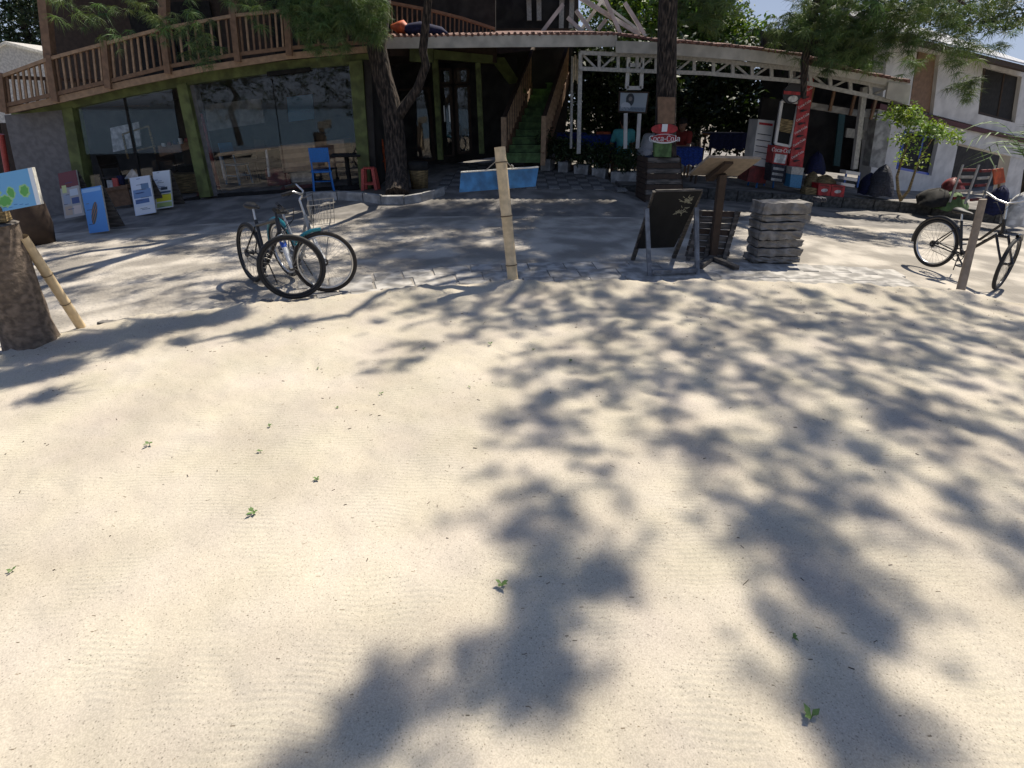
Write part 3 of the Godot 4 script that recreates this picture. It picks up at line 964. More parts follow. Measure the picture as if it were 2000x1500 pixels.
func make_stairs() -> void:
	var t := thing("staircase", "green painted wooden steps with slatted timber rails leading upstairs", "staircase", Vector3(0.244, 0.494, -14.000))
	# eleven steps rising away from the entrance
	var n := 11
	var l0 := Vector3(-0.145, 0.548, -13.900)
	var r0 := Vector3(0.676, 0.570, -13.900)
	var l1 := Vector3(0.713, 2.249, -17.400)
	var r1 := Vector3(1.510, 2.286, -17.400)
	for i in n:
		var u := float(i) / n
		var w := float(i + 1) / n
		var a := l0.lerp(l1, u)
		var b := r0.lerp(r1, u)
		var a2 := l0.lerp(l1, w)
		var b2 := r0.lerp(r1, w)
		var y0 := a.y
		var y1 := a2.y
		var s := ns()
		slab(s, Vector3(a.x, y1, a.z), Vector3(b.x, y1, b.z), Vector3(b.x, y0 - 0.02, b.z), Vector3(a.x, y0 - 0.02, a.z), Vector3(0, 0, -0.025))
		part("riser", s, mats["green_step"], t)
		s = ns()
		slab(s, Vector3(a.x, y1 + 0.035, a.z + 0.03), Vector3(b.x, y1 + 0.035, b.z + 0.03), Vector3(b.x, y1 + 0.002, b.z + 0.03), Vector3(a.x, y1 + 0.002, a.z + 0.03), a2 - a - Vector3(0, y1 - y0, 0) + Vector3(0, 0, -0.02))
		part("tread", s, mats["green_step"], t)
	for side in [[l0, l1, Vector3(-0.05, 0, 0)], [r0, r1, Vector3(0.05, 0, 0)]]:
		var s := ns()
		beam(s, side[0] + side[2] + Vector3(0, 0.05, 0), side[1] + side[2] + Vector3(0, 0.15, 0), 0.06, 0.3)
		part("stringer", s, mats["timber"], t)
		s = ns()
		beam(s, side[0] + side[2] - Vector3(0, 0.1, 0), side[0] + side[2] + Vector3(0, 0.95, 0), 0.11, 0.11, Vector3(0, 0, 1))
		part("newel_post", s, mats["timber_pale"], t)
		s = ns()
		beam(s, side[0] + side[2] + Vector3(0, 0.92, 0), side[1] + side[2] + Vector3(0, 1.05, 0), 0.07, 0.07)
		part("handrail", s, mats["timber_dark"], t)
		for k in range(1, 15):
			s = ns()
			var p: Vector3 = side[0].lerp(side[1], k / 15.0) + side[2]
			beam(s, p + Vector3(0, 0.15, 0), p + Vector3(0, 0.95, 0), 0.045, 0.03, Vector3(0, 0, 1))
			part("baluster", s, mats["timber_pale"], t)
	# upper green stair stringer running down to the left landing
	var s := ns()
	slab(s, Vector3(-0.543, 2.741, -15.000), Vector3(-0.181, 2.741, -15.000), Vector3(0.396, 2.012, -16.000), Vector3(0.132, 1.977, -16.000), Vector3(0, 0, -0.2))
	part("landing_beam", s, mats["green"], t)

func make_restaurant() -> void:
	var b := thing("restaurant_canopy", "long open restaurant canopy with pale fascia, white truss and red roof edge", "building", Vector3(3.406, 0.478, -13.000))
	var segs := [[Vector3(-2.497, 2.918, -12.600), Vector3(0.000, 2.960, -12.600), Vector3(2.044, 2.960, -12.600), Vector3(2.061, 2.764, -12.600), Vector3(0.000, 2.756, -12.600), Vector3(-2.517, 2.730, -12.600)]]
	var s := ns()
	strip(s, [Vector3(-2.497, 2.918, -12.600), Vector3(0.000, 2.960, -12.600), Vector3(2.044, 2.960, -12.600)], [Vector3(-2.517, 2.730, -12.600), Vector3(0.000, 2.756, -12.600), Vector3(2.061, 2.764, -12.600)], Vector3(0, 0, -0.05))
	part("fascia", s, mats["fascia"], b)
	s = ns()
	strip(s, [Vector3(2.024, 2.854, -12.550), Vector3(2.894, 2.837, -12.550), Vector3(3.434, 2.799, -12.500), Vector3(4.559, 2.706, -12.400), Vector3(5.592, 2.580, -12.300)], [Vector3(2.041, 2.657, -12.550), Vector3(2.919, 2.631, -12.550), Vector3(3.464, 2.593, -12.500), Vector3(4.597, 2.509, -12.400), Vector3(5.637, 2.391, -12.300)], Vector3(0, 0, -0.05))
	part("fascia", s, mats["fascia"], b)
	s = ns()
	strip(s, [Vector3(5.768, 2.426, -12.300), Vector3(6.690, 2.287, -12.100), Vector3(7.603, 2.108, -11.900)], [Vector3(5.794, 2.322, -12.300), Vector3(6.725, 2.166, -12.100), Vector3(7.270, 2.059, -12.000)], Vector3(0, 0, -0.05))
	part("fascia", s, mats["fascia"], b)
	s = ns()
	slab(s, Vector3(7.196, 2.135, -11.950), Vector3(7.611, 2.082, -11.900), Vector3(7.658, 1.761, -11.900), Vector3(7.223, 1.858, -11.950), Vector3(0, 0, -0.05))
	part("end_board", s, mats["fascia"], b)
	# roof sheets behind the fascia, with a row of ridge tiles along the edge
	var et := [Vector3(-2.495, 2.935, -12.600), Vector3(0.000, 2.977, -12.600), Vector3(2.042, 2.977, -12.600), Vector3(2.891, 2.862, -12.550), Vector3(3.430, 2.824, -12.500), Vector3(4.554, 2.731, -12.400), Vector3(5.586, 2.605, -12.300), Vector3(6.685, 2.304, -12.100), Vector3(7.594, 2.134, -11.900)]
	s = ns()
	for i in et.size() - 1:
		var a: Vector3 = et[i] + Vector3(0, -0.02, -0.03)
		var c: Vector3 = et[i + 1] + Vector3(0, -0.02, -0.03)
		slab(s, a + Vector3(0, 0.02, 0), c + Vector3(0, 0.02, 0), c, a, Vector3(0, 0.5, -4.4))
	part("roof_sheet", s, mats["tile_roof"], b)
	for i in et.size() - 1:
		var n := int(et[i].distance_to(et[i + 1]) / 0.115)
		for k in n:
			s = ns()
			var p: Vector3 = et[i].lerp(et[i + 1], (k + 0.5) / n) + Vector3(0, 0.0 + rng.randf_range(-0.008, 0.008), 0.02)
			tube(s, [p, p + Vector3(0, 0.1, -0.9)], [0.032, 0.032], 6)
			part("roof_tile", s, mats["tile_roof"], b)
	# truss below the fascia
	var tt := [Vector3(1.359, 2.672, -12.750), Vector3(2.970, 2.610, -12.750), Vector3(3.834, 2.554, -12.700), Vector3(4.681, 2.469, -12.600), Vector3(5.697, 2.366, -12.500), Vector3(5.869, 2.311, -12.450), Vector3(6.788, 2.143, -12.200), Vector3(7.339, 2.036, -12.100)]
	var tb := [Vector3(1.374, 2.397, -12.750), Vector3(3.003, 2.343, -12.750), Vector3(3.872, 2.313, -12.700), Vector3(4.725, 2.246, -12.600), Vector3(5.746, 2.162, -12.500), Vector3(5.915, 2.125, -12.450), Vector3(6.849, 1.932, -12.200), Vector3(7.408, 1.815, -12.100)]
	var tr := part("truss", _chords(tt, tb), mats["white_trim"], b)
	for k in 17:
		var t := k / 16.0
		s = ns()
		beam(s, along(tt, t), along(tb, t), 0.06, 0.05, Vector3(0, 0, 1))
		part("upright", s, mats["white_trim"], tr)
		if k < 16 and k % 4 != 2:
			s = ns()
			var a := along(tt, t + 0.004) if k % 2 == 0 else along(tb, t + 0.004)
			var c := along(tb, t + 0.058) if k % 2 == 0 else along(tt, t + 0.058)
			beam(s, a + Vector3(0, 0, -0.06), c + Vector3(0, 0, -0.06), 0.05, 0.04)
			part("brace", s, mats["white_trim"], tr)
	# columns
	for q in [[Vector3(1.383, 2.709, -12.900), Vector3(1.447, 0.800, -12.900), 0.08], [Vector3(3.300, 2.627, -13.000), Vector3(3.501, 0.793, -13.000), 0.08], [Vector3(5.733, 2.386, -12.900), Vector3(6.027, 0.488, -12.900), 0.1], [Vector3(7.232, 2.071, -12.800), Vector3(7.467, 0.497, -12.800), 0.1], [Vector3(1.270, 2.654, -13.400), Vector3(1.325, 0.870, -13.400), 0.05]]:
		s = ns()
		beam(s, q[0], q[1], q[2], q[2], Vector3(0, 0, 1))
		part("column", s, mats["white_trim"], b)
	# back walls and dark eaves
	s = ns()
	slab(s, Vector3(6.284, 1.913, -15.500), Vector3(9.451, 1.626, -15.500), Vector3(9.532, 0.042, -15.500), Vector3(6.337, 0.359, -15.500), Vector3(0, 0, -0.15))
	part("back_wall", s, mats["dark_wall"], b)
	s = ns()
	slab(s, Vector3(6.649, 3.494, -17.200), Vector3(11.053, 2.910, -17.200), Vector3(11.462, -0.074, -17.200), Vector3(7.331, 0.207, -17.200), Vector3(0, 0, -0.15))
	part("rear_wall", s, mats["dark_wall"], b)
	s = ns()
	slab(s, Vector3(6.413, 1.791, -13.200), Vector3(7.746, 1.597, -13.000), Vector3(7.737, 1.480, -13.000), Vector3(6.420, 1.674, -13.200), Vector3(0, 0, -0.2))
	part("lintel", s, mats["concrete"], b)
	for k in 4:
		s = ns()
		var q := along([Vector3(6.360, 2.127, -13.150), Vector3(7.629, 1.886, -12.950)], k / 3.0)
		beam(s, q, q - Vector3(0, 0.42, 0), 0.05, 0.05, Vector3(0, 0, 1))
		part("lattice_bar", s, mats["timber"], b)
	s = ns()
	slab(s, Vector3(7.698, 1.635, -14.400), Vector3(7.848, 1.613, -14.400), Vector3(8.033, 0.400, -14.400), Vector3(7.876, 0.423, -14.400), Vector3(0, 0, -0.05))
	part("door_edge", s, mats["teal_dark"], b)
	s = ns()
	slab(s, Vector3(7.883, 1.644, -13.200), Vector3(8.240, 1.595, -13.200), Vector3(8.369, 0.458, -13.200), Vector3(8.031, 0.512, -13.200), Vector3(0, 0, -0.3))
	part("wall_pier", s, mats["concrete"], b)
	s = ns()
	slab(s, Vector3(7.540, 1.281, -13.600), Vector3(8.199, 1.197, -13.600), Vector3(8.195, 1.017, -13.600), Vector3(7.558, 1.091, -13.600), Vector3(0, 0, -0.05))
	part("notice_board", s, mats["white_trim"], b)
	# hanging ladder-like lantern frame
	var t := thing("hanging_frame", "white ladder-shaped hanging frame above the portrait poster", "frame", Vector3(2.426, 2.613, -12.800))
	s = ns()
	for q in [[Vector3(2.340, 2.658, -12.800), Vector3(2.357, 2.043, -12.800)], [Vector3(2.617, 2.658, -12.800), Vector3(2.652, 2.043, -12.800)], [Vector3(2.349, 2.462, -12.800), Vector3(2.628, 2.462, -12.800)], [Vector3(2.356, 2.052, -12.800), Vector3(2.651, 2.052, -12.800)]]:
		beam(s, q[0], q[1], 0.07, 0.07, Vector3(0, 0, 1) if q[0].y - q[1].y > 0.2 else Vector3.UP)
	part("frame", s, mats["white"], t)
	# portrait poster on two white legs
	t = thing("portrait_poster", "grey poster of a long-haired person on two white legs", "poster", Vector3(2.612, 0.954, -12.900))
	s = ns()
	slab(s, Vector3(2.221, 1.998, -12.900), Vector3(2.849, 1.989, -12.900), Vector3(2.841, 1.579, -12.900), Vector3(2.234, 1.608, -12.900), Vector3(0, 0, -0.03))
	part("board", s, mats["timber_dark"], t)
	var im := Image.create(96, 72, false, Image.FORMAT_RGB8)
	im.fill(sr(150, 160, 168))
	im.fill_rect(Rect2i(0, 54, 96, 18), sr(120, 132, 142))
	for y in 72:
		for x in 96:
			var v := Vector2(x - 36.0, y - 26.0)
			if (v / Vector2(15, 25)).length() < 1.0: im.set_pixel(x, y, sr(50, 55, 60))
			if (Vector2(x - 37.0, y - 22.0) / Vector2(6.5, 9)).length() < 1.0: im.set_pixel(x, y, sr(125, 120, 118))
			if (Vector2(x - 22.0, y - 52.0) / Vector2(18, 16)).length() < 1.0: im.set_pixel(x, y, sr(178, 184, 190))
			if y > 56 and y < 68 and x > 8 and x < 90 and (x * 7 + (y >> 2) * 5) % 13 < 8: im.set_pixel(x, y, sr(92, 104, 116))
	sheet("print", print_mat("portrait_print", im), Vector3(2.253, 1.970, -12.890), Vector3(2.818, 1.961, -12.890), Vector3(2.803, 1.608, -12.890), Vector3(2.262, 1.637, -12.890), t)
	for q in [[Vector3(2.401, 1.588, -12.920), Vector3(2.455, 0.901, -12.920)], [Vector3(2.694, 1.579, -12.920), Vector3(2.721, 0.901, -12.920)]]:
		s = ns()
		beam(s, q[0], q[1], 0.075, 0.05, Vector3(0, 0, 1))
		part("leg", s, mats["white"], t)
	org = b.position
	s = ns()
	slab(s, Vector3(-1.057, 3.624, -17.900), Vector3(1.973, 3.624, -17.900), Vector3(1.841, 2.134, -17.900), Vector3(-1.105, 2.134, -17.900), Vector3(0, 0, -0.15))
	part("rear_wall", s, mats["timber_dark"], b)
	# bamboo wind chime
	t = thing("wind_chime", "yellow bamboo wind chime hanging beside the stairs", "wind chime", Vector3(1.297, 2.677, -12.950))
	for k in 4:
		s = ns()
		var o := Vector3((k - 1.5) * 0.03, -rng.randf() * 0.08, 0.03 * (k % 2))
		tube(s, [Vector3(1.298, 2.659, -12.950) + o, Vector3(1.311, 2.214, -12.950) + o], [0.014], 6)
		part("chime_tube", s, mats["bamboo"], t)
	# upper bungalow far behind, with a white sunlit ladder frame
	t = thing("bungalow", "dark timber bungalow behind the canopy with pale posts", "building", Vector3(0.760, 3.162, -19.000))
	s = ns()
	slab(s, Vector3(-0.999, 5.365, -19.000), Vector3(1.855, 5.365, -19.000), Vector3(1.959, 3.485, -19.000), Vector3(-1.055, 3.485, -19.000), Vector3(0, 0, -2))
	part("wall", s, mats["dark_wall"], t)
	for q in [[Vector3(0.457, 4.733, -18.700), Vector3(0.498, 3.893, -18.700)], [Vector3(0.743, 4.733, -18.700), Vector3(0.776, 3.893, -18.700)], [Vector3(1.401, 4.733, -18.700), Vector3(1.416, 3.646, -18.700)], [Vector3(1.686, 4.733, -18.700), Vector3(1.696, 3.646, -18.700)]]:
		s = ns()
		beam(s, q[0], q[1], 0.13, 0.1, Vector3(0, 0, 1))
		part("post", s, mats["white_trim"], t)
	s = ns()
	beam(s, Vector3(-1.431, 4.482, -18.600), Vector3(2.577, 4.482, -18.600), 0.1, 0.14)
	part("eave_beam", s, mats["timber"], t)
	t = thing("sloping_trellis", "white sunlit timber trellis sloping down behind the roof edge", "trellis", Vector3(2.692, 3.360, -17.000))
	s = ns()
	beam(s, Vector3(1.368, 4.376, -17.000), Vector3(3.362, 3.383, -17.000), 0.1, 0.1)
	beam(s, Vector3(1.917, 4.447, -17.600), Vector3(3.651, 3.417, -17.600), 0.08, 0.06)
	part("rafter", s, mats["white"], t)
	for q in [[Vector3(2.345, 4.179, -16.900), Vector3(2.832, 3.396, -16.900)], [Vector3(1.662, 3.933, -17.100), Vector3(2.136, 3.415, -17.100)], [Vector3(1.443, 3.777, -17.100), Vector3(1.920, 3.415, -17.100)], [Vector3(2.463, 3.733, -17.100), Vector3(2.265, 3.506, -17.100)], [Vector3(2.876, 4.071, -16.900), Vector3(3.447, 3.396, -16.900)], [Vector3(1.309, 4.039, -16.900), Vector3(0.748, 3.396, -16.900)], [Vector3(2.387, 4.222, -17.200), Vector3(1.768, 3.425, -17.200)]]:
		s = ns()
		beam(s, q[0], q[1], 0.09, 0.07, Vector3(0, 0, 1))
		part("strut", s, mats["white"], t)

func _chords(a: Array, b: Array) -> SurfaceTool:
	var s := ns()
	for p in [a, b]:
		for i in p.size() - 1: beam(s, p[i], p[i + 1], 0.06, 0.07)
	return s

func make_right_house() -> void:
	var h := thing("white_house", "two-storey white house with dark windows on the far right", "building", Vector3(12.632, -0.577, -16.679))
	var back := Vector3(-0.15, 0, -0.25)
	# walls built round the openings
	var s := ns()
	for q in [
		[Vector3(8.142, 3.168, -13.985), Vector3(9.235, 3.077, -14.641), Vector3(9.598, 1.731, -14.859), Vector3(8.510, 1.899, -14.206)], [Vector3(9.235, 3.077, -14.641), Vector3(10.127, 3.023, -15.176), Vector3(10.222, 2.799, -15.233), Vector3(9.317, 2.862, -14.690)],
		[Vector3(10.127, 3.023, -15.176), Vector3(12.114, 2.877, -16.368), Vector3(12.943, 1.220, -16.866), Vector3(10.687, 1.521, -15.512)], [Vector3(12.114, 2.877, -16.368), Vector3(15.584, 2.608, -18.450), Vector3(15.666, 2.347, -18.499), Vector3(12.195, 2.629, -16.417)],
		[Vector3(12.726, 1.528, -16.736), Vector3(14.976, 1.264, -18.086), Vector3(15.216, 0.896, -18.230), Vector3(12.838, 1.222, -16.803)], [Vector3(14.406, 2.449, -17.744), Vector3(15.820, 2.350, -18.592), Vector3(17.078, 0.601, -19.347), Vector3(15.177, 0.868, -18.206)]]:
		slab(s, q[0], q[1], q[2], q[3], back)
	part("upper_wall", s, mats["white"], h)
	s = ns()
	for q in [[Vector3(8.459, 1.658, -14.155), Vector3(17.069, 0.572, -19.321), Vector3(17.417, 0.029, -19.530), Vector3(8.521, 1.369, -14.193)]]:
		slab(s, q[0], q[1], q[2], q[3], back)
	part("floor_band", s, mats["white"], h)
	s = ns()
	slab(s, Vector3(8.384, 1.773, -14.011), Vector3(16.853, 0.691, -19.092), Vector3(16.930, 0.568, -19.138), Vector3(8.397, 1.669, -14.018), Vector3(-0.1, 0, -0.2))
	part("ledge", s, mats["maroon"], h)
	s = ns()
	for q in [
		[Vector3(8.540, 1.368, -14.224), Vector3(9.635, 1.202, -14.881), Vector3(9.918, -0.248, -15.051), Vector3(8.913, -0.022, -14.448)], [Vector3(11.319, 0.956, -15.892), Vector3(12.303, 0.810, -16.482), Vector3(12.709, -0.784, -16.725), Vector3(11.617, -0.547, -16.070)],
		[Vector3(9.820, 0.283, -14.992), Vector3(11.638, -0.009, -16.083), Vector3(11.633, -0.576, -16.080), Vector3(9.905, -0.222, -15.043)], [Vector3(15.516, 0.336, -18.409), Vector3(17.440, 0.042, -19.564), Vector3(18.213, -1.914, -20.028), Vector3(16.156, -1.489, -18.794)]]:
		s = ns()
		slab(s, q[0], q[1], q[2], q[3], back)
		part("lower_wall", s, mats["white"], h)
	# openings
	for q in [["window", Vector3(12.436, 2.666, -16.682), Vector3(14.653, 2.460, -18.012), Vector3(15.173, 1.258, -18.324), Vector3(12.876, 1.551, -16.946)], ["window", Vector3(9.858, 1.169, -15.135), Vector3(11.556, 0.917, -16.154), Vector3(11.725, -0.001, -16.255), Vector3(9.936, 0.289, -15.182)]]:
		s = ns()
		slab(s, q[1], q[2], q[3], q[4], Vector3(0, 0, -0.02))
		var w := part(q[0], s, mats["dark"], h)
		s = ns()
		for k in 4: beam(s, q[1 + k], q[1 + (k + 1) % 4], 0.07, 0.06, Vector3(0, 0, 1) if k % 2 == 1 else Vector3.UP)
		beam(s, (q[1] + q[2]) * 0.5, (q[3] + q[4]) * 0.5, 0.04, 0.05, Vector3(0, 0, 1))
		part("window_frame", s, mats["frame_blue"] if q[1].y < 1.4 else mats["timber_dark"], w)
	s = ns()
	slab(s, Vector3(9.452, 2.886, -14.871), Vector3(10.349, 2.821, -15.409), Vector3(10.804, 1.519, -15.682), Vector3(9.703, 1.730, -15.022), Vector3(-0.02, 0, -0.06))
	part("door", s, mats["timber"], h)
	s = ns()
	slab(s, Vector3(10.706, 3.504, -18.523), Vector3(21.711, 2.740, -25.127), Vector3(25.876, -3.303, -27.626), Vector3(11.982, -0.778, -19.289), Vector3(0, 0, -0.2))
	part("inner_wall", s, mats["dark_wall"], h)
	# roof
	s = ns()
	slab(s, Vector3(7.524, 3.042, -12.914), Vector3(14.668, 2.550, -17.201), Vector3(14.751, 2.430, -17.251), Vector3(7.534, 2.956, -12.921), Vector3(-0.1, 0, -0.1))
	part("eave_board", s, mats["timber_dark"], h)
	for k in 26:
		s = ns()
		var a := along([Vector3(7.471, 3.051, -12.833), Vector3(14.559, 2.568, -17.085)], k / 26.0)
		var c := along([Vector3(7.471, 3.051, -12.833), Vector3(14.559, 2.568, -17.085)], (k + 0.93) / 26.0)
		slab(s, a + Vector3(0, 0.03, 0), c + Vector3(0, 0.03, 0), c, a, Vector3(-0.9, 1.15, -3.4))
		part("roof_sheet", s, mats["metal_roof"], h)

func make_far_left() -> void:
	var t := thing("white_cabin", "small white gabled cabin beyond the left end of the balcony", "building", Vector3(-18.064, 0.991, -22.000))
	var s := ns()
	var a := [Vector3(-20.160, 2.460, -22.000), Vector3(-17.331, 3.626, -22.000), Vector3(-16.082, 3.325, -22.000), Vector3(-16.785, 1.409, -22.000), Vector3(-21.519, -0.403, -22.000)]
	var c := Vector3.ZERO
	for v in a: c += v / 5.0
	face(s, a, c + Vector3(0, 0, -1))
	for i in 5: face(s, [a[i], a[(i + 1) % 5], a[(i + 1) % 5] + Vector3(0, 0, -4), a[i] + Vector3(0, 0, -4)], c + Vector3(0, 0, -2))
	part("wall", s, mats["tent_cloth"], t)
	s = ns()
	slab(s, Vector3(-17.262, 3.676, -21.900), Vector3(-15.880, 3.333, -21.900), Vector3(-15.909, 3.257, -21.900), Vector3(-17.299, 3.587, -21.900), Vector3(0, 0, -4.3))
	slab(s, Vector3(-20.233, 2.488, -21.900), Vector3(-17.262, 3.676, -21.900), Vector3(-17.299, 3.587, -21.900), Vector3(-20.278, 2.393, -21.900), Vector3(0, 0, -4.3))
	part("roof", s, mats["tent_cloth"], t)
	s = ns()
	org = Vector3(-10.008, 0.472, -11.600)
	tube(s, [Vector3(-9.845, 1.242, -11.600), Vector3(-10.108, 0.131, -11.600)], [0.05, 0.05], 10)
	solo("red_pole", s, mats["salmon"], "bright red pole at the left edge behind the map board", "pole")
	t = thing("dark_screen", "dark timber screen between the red pole and the grey wall", "screen", Vector3(-10.371, 0.076, -12.000))
	for k in 4:
		s = ns()
		var u := k * 0.14
		slab(s, Vector3(-10.787, 1.420, -12.300) + Vector3(u * 1.5, 0, 0), Vector3(-10.787, 1.420, -12.300) + Vector3(u * 1.5 + 0.19, 0, 0), Vector3(-11.344, -0.609, -12.300) + Vector3(u * 1.5 + 0.19, 0, 0), Vector3(-11.344, -0.609, -12.300) + Vector3(u * 1.5, 0, 0), Vector3(0, 0, -0.03))
		part("plank", s, mats["timber_dark"], t)

func bamboo(s: SurfaceTool, nodes: SurfaceTool, p: Vector3, q: Vector3, r: float, at: Array) -> void:
	var pts := [p]
	var rad := [r * 1.04]
	for t in at:
		for k in [[-0.02, 1.0], [0.0, 1.1], [0.02, 1.0]]:
			pts.append(p.lerp(q, clampf(t + k[0], 0.001, 0.999)))
			rad.append(r * k[1])
		tube(nodes, [p.lerp(q, t - 0.004), p.lerp(q, t + 0.004)], [r * 1.13], 14, false)
	pts.append(q)
	rad.append(r * 0.97)
	tube(s, pts, rad, 14, false)

func rough_slab(s: SurfaceTool, a: Vector3, b: Vector3, c: Vector3, d: Vector3, off: Vector3, jit: float) -> void:
	# a b top front left/right, c d bottom front right/left; edges broken by small offsets
	var n := 9
	var front := []
	var backr := []
	for row in 4:
		var v := row / 3.0
		var l := []
		var m := []
		for i in n + 1:
			var u := float(i) / n
			var e := jit * (0.35 if row in [1, 2] else 1.0)
			var p := a.lerp(b, u).lerp(d.lerp(c, u), v) + Vector3(rng.randf_range(-1, 1) * e * 0.6, rng.randf_range(-1, 1) * e * 0.35, rng.randf_range(-0.6, 1.0) * jit)
			l.append(p)
			m.append(a.lerp(b, u).lerp(d.lerp(c, u), v) + off + Vector3(rng.randf_range(-1, 1), rng.randf_range(-1, 1) * 0.3, rng.randf_range(-1, 1)) * jit)
		front.append(l)
		backr.append(m)
	var ctr := (a + b + c + d) * 0.25 + off * 0.5
	for row in 3:
		for i in n:
			face(s, [front[row][i], front[row][i + 1], front[row + 1][i + 1]], ctr)
			face(s, [front[row][i], front[row + 1][i + 1], front[row + 1][i]], ctr)
			face(s, [backr[row][i], backr[row][i + 1], backr[row + 1][i + 1], backr[row + 1][i]], ctr)
		face(s, [front[row][0], front[row + 1][0], backr[row + 1][0], backr[row][0]], ctr)
		face(s, [front[row][n], front[row + 1][n], backr[row + 1][n], backr[row][n]], ctr)
	for i in n:
		face(s, [front[0][i], front[0][i + 1], backr[0][i + 1], backr[0][i]], ctr)
		face(s, [front[3][i], front[3][i + 1], backr[3][i + 1], backr[3][i]], ctr)

func make_front_objects() -> void:
	var s := ns()
	var s2 := ns()
	# bamboo post with its blue board
	var t := thing("bamboo_post", "leaning pale bamboo post planted in the middle of the sand edge", "post", Vector3(0.011, -0.000, -5.783))
	bamboo(s, s2, Vector3(0.017, -0.000, -5.745), Vector3(-0.121, 1.379, -5.860), 0.056, [0.17, 0.53, 0.9])
	part("cane", s, mats["bamboo"], t)
	part("cane_node", s2, mats["bamboo_node"], t)
	s = ns()
	tube(s, [Vector3(-0.121, 1.365, -5.860), Vector3(-0.121, 1.367, -5.860)], [0.05], 14, true)
	part("hollow_end", s, mats["timber_dark"], t)
	t = thing("blue_board", "blue painted wooden sign board hung behind the bamboo post", "sign", Vector3(-0.132, 1.064, -6.000))
	var q := [Vector3(-0.526, 1.124, -6.000), Vector3(0.272, 1.173, -6.000), Vector3(0.244, 0.996, -5.980), Vector3(-0.548, 0.936, -5.980)]
	s = ns()
	slab(s, q[0], q[1], q[2], q[3], Vector3(0, 0, -0.045))
	part("board", s, mats["blue_board"], t)
	s = ns()
	slab(s, q[0] + Vector3(0, 0.012, 0.003), q[1] + Vector3(0, 0.012, 0.003), q[1] + Vector3(0, 0.001, 0.003), q[0] + Vector3(0, 0.001, 0.003), Vector3(0, 0, -0.05))
	part("top_edge", s, mats["board_edge"], t)
	s = ns()
	tube(s, [Vector3(-0.279, 1.142, -6.010), Vector3(-0.144, 1.257, -5.920)], [0.004], 5)
	tube(s, [Vector3(0.011, 1.157, -6.010), Vector3(-0.082, 1.271, -5.920)], [0.004], 5)
	tube(s, [Vector3(-0.010, 1.203, -5.990), Vector3(0.016, 1.183, -5.990)], [0.009], 6)
	part("hanging_wire", s, mats["wire"], t)

	# stump at the left edge with the board on it
	t = thing("tree_stump", "thick brown tree stump standing at the left edge of the sand", "stump", Vector3(-4.034, -0.073, -4.296))
	s = ns()
	var b0 := Vector3(-4.034, -0.073, -4.263)
	var b1 := Vector3(-4.044, 0.925, -4.300)
	var pts := []
	var rad := []
	for i in 9:
		pts.append(b0.lerp(b1, i / 8.0) - Vector3(0, 0.05, 0) * (1.0 - i / 8.0))
		rad.append([0.21, 0.19, 0.182, 0.18, 0.18, 0.184, 0.19, 0.195, 0.2][i])
	tube(s, pts, rad, 22, true, 0.13)
	part("trunk", s, mats["stump"], t)
	s = ns()
	tube(s, [b1 + Vector3(0, 0.002, 0), b1 + Vector3(0, 0.012, 0)], [0.205, 0.195], 22, true, 0.07)
	part("top", s, mats["weathered"], t)
	s = ns()
	s2 = ns()
	t = thing("bamboo_brace", "bamboo pole leaning against the brown stump", "pole", Vector3(-3.987, -0.072, -4.764))
	bamboo(s, s2, Vector3(-3.967, -0.071, -4.736), Vector3(-3.859, 0.823, -4.380), 0.038, [0.3, 0.62])
	part("cane", s, mats["bamboo"], t)
	part("cane_node", s2, mats["bamboo_node"], t)
	t = thing("map_board", "light blue map board with green islands standing on the stump", "sign", Vector3(-3.977, 1.003, -4.400))
	q = [Vector3(-4.054, 1.251, -4.300), Vector3(-3.616, 1.328, -4.420), Vector3(-3.618, 1.068, -4.380), Vector3(-4.058, 0.993, -4.260)]
	s = ns()
	slab(s, q[0], q[1], q[2], q[3], Vector3(0, 0, -0.03))
	part("board", s, mats["board_edge"], t)
	var im := Image.create(256, 150, false, Image.FORMAT_RGB8)
	im.fill(sr(110, 170, 215))
	for isl in [[90, 70, 30, 22], [156, 82, 16, 26], [207, 84, 20, 27], [126, 110, 30, 26]]:
		for y in 150:
			for x in 256:
				var d: float = Vector2((x - isl[0]) / float(isl[2]), (y - isl[1]) / float(isl[3])).length() + 0.12 * sin(x * 0.3) * cos(y * 0.25)
				if d < 1.0: im.set_pixel(x, y, sr(95, 165, 85) if d < 0.75 else sr(150, 195, 140))
	im.fill_rect(Rect2i(240, 0, 16, 150), sr(220, 228, 235))
	for k in 9: im.fill_rect(Rect2i(30 + k * 21, 130 + (k % 3) * 4, 14, 3), sr(70, 120, 180))
	sheet("print", print_mat("map_print", im), q[0], q[1], q[2], q[3], t)
	s = ns()
	cbox(s, Vector3(-3.950, 1.004, -4.330), Vector3(0.14, 0.12, 0.12), Basis(Vector3.UP, 0.3), 0.01)
	part("prop_block", s, mats["straw"], t)
	s = ns()
	org = Vector3(-7.727, -0.269, -9.068)
	lathe(s, Vector3(-7.727, -0.269, -9.068), [Vector3(0.01, 0, 0), Vector3(0.2, 0, 0), Vector3(0.25, 0.3, 0), Vector3(0.24, 0.6, 0), Vector3(0.21, 0.8, 0), Vector3(0.01, 0.8, 0)], 20)
	solo("wooden_drum", s, mats["timber_dark"], "round dark brown drum standing behind the map board", "drum")

	# chalkboard stand
	t = thing("chalkboard_stand", "black chalkboard stand with a grey H-shaped front frame", "chalkboard", Vector3(1.796, -0.015, -6.299))
	var fl := Vector3(1.584, -0.011, -6.180)
	var fr := Vector3(2.169, -0.021, -6.301)
	var tl := Vector3(1.522, 0.700, -6.420)
	var tr := Vector3(2.106, 0.703, -6.500)
	s = ns()
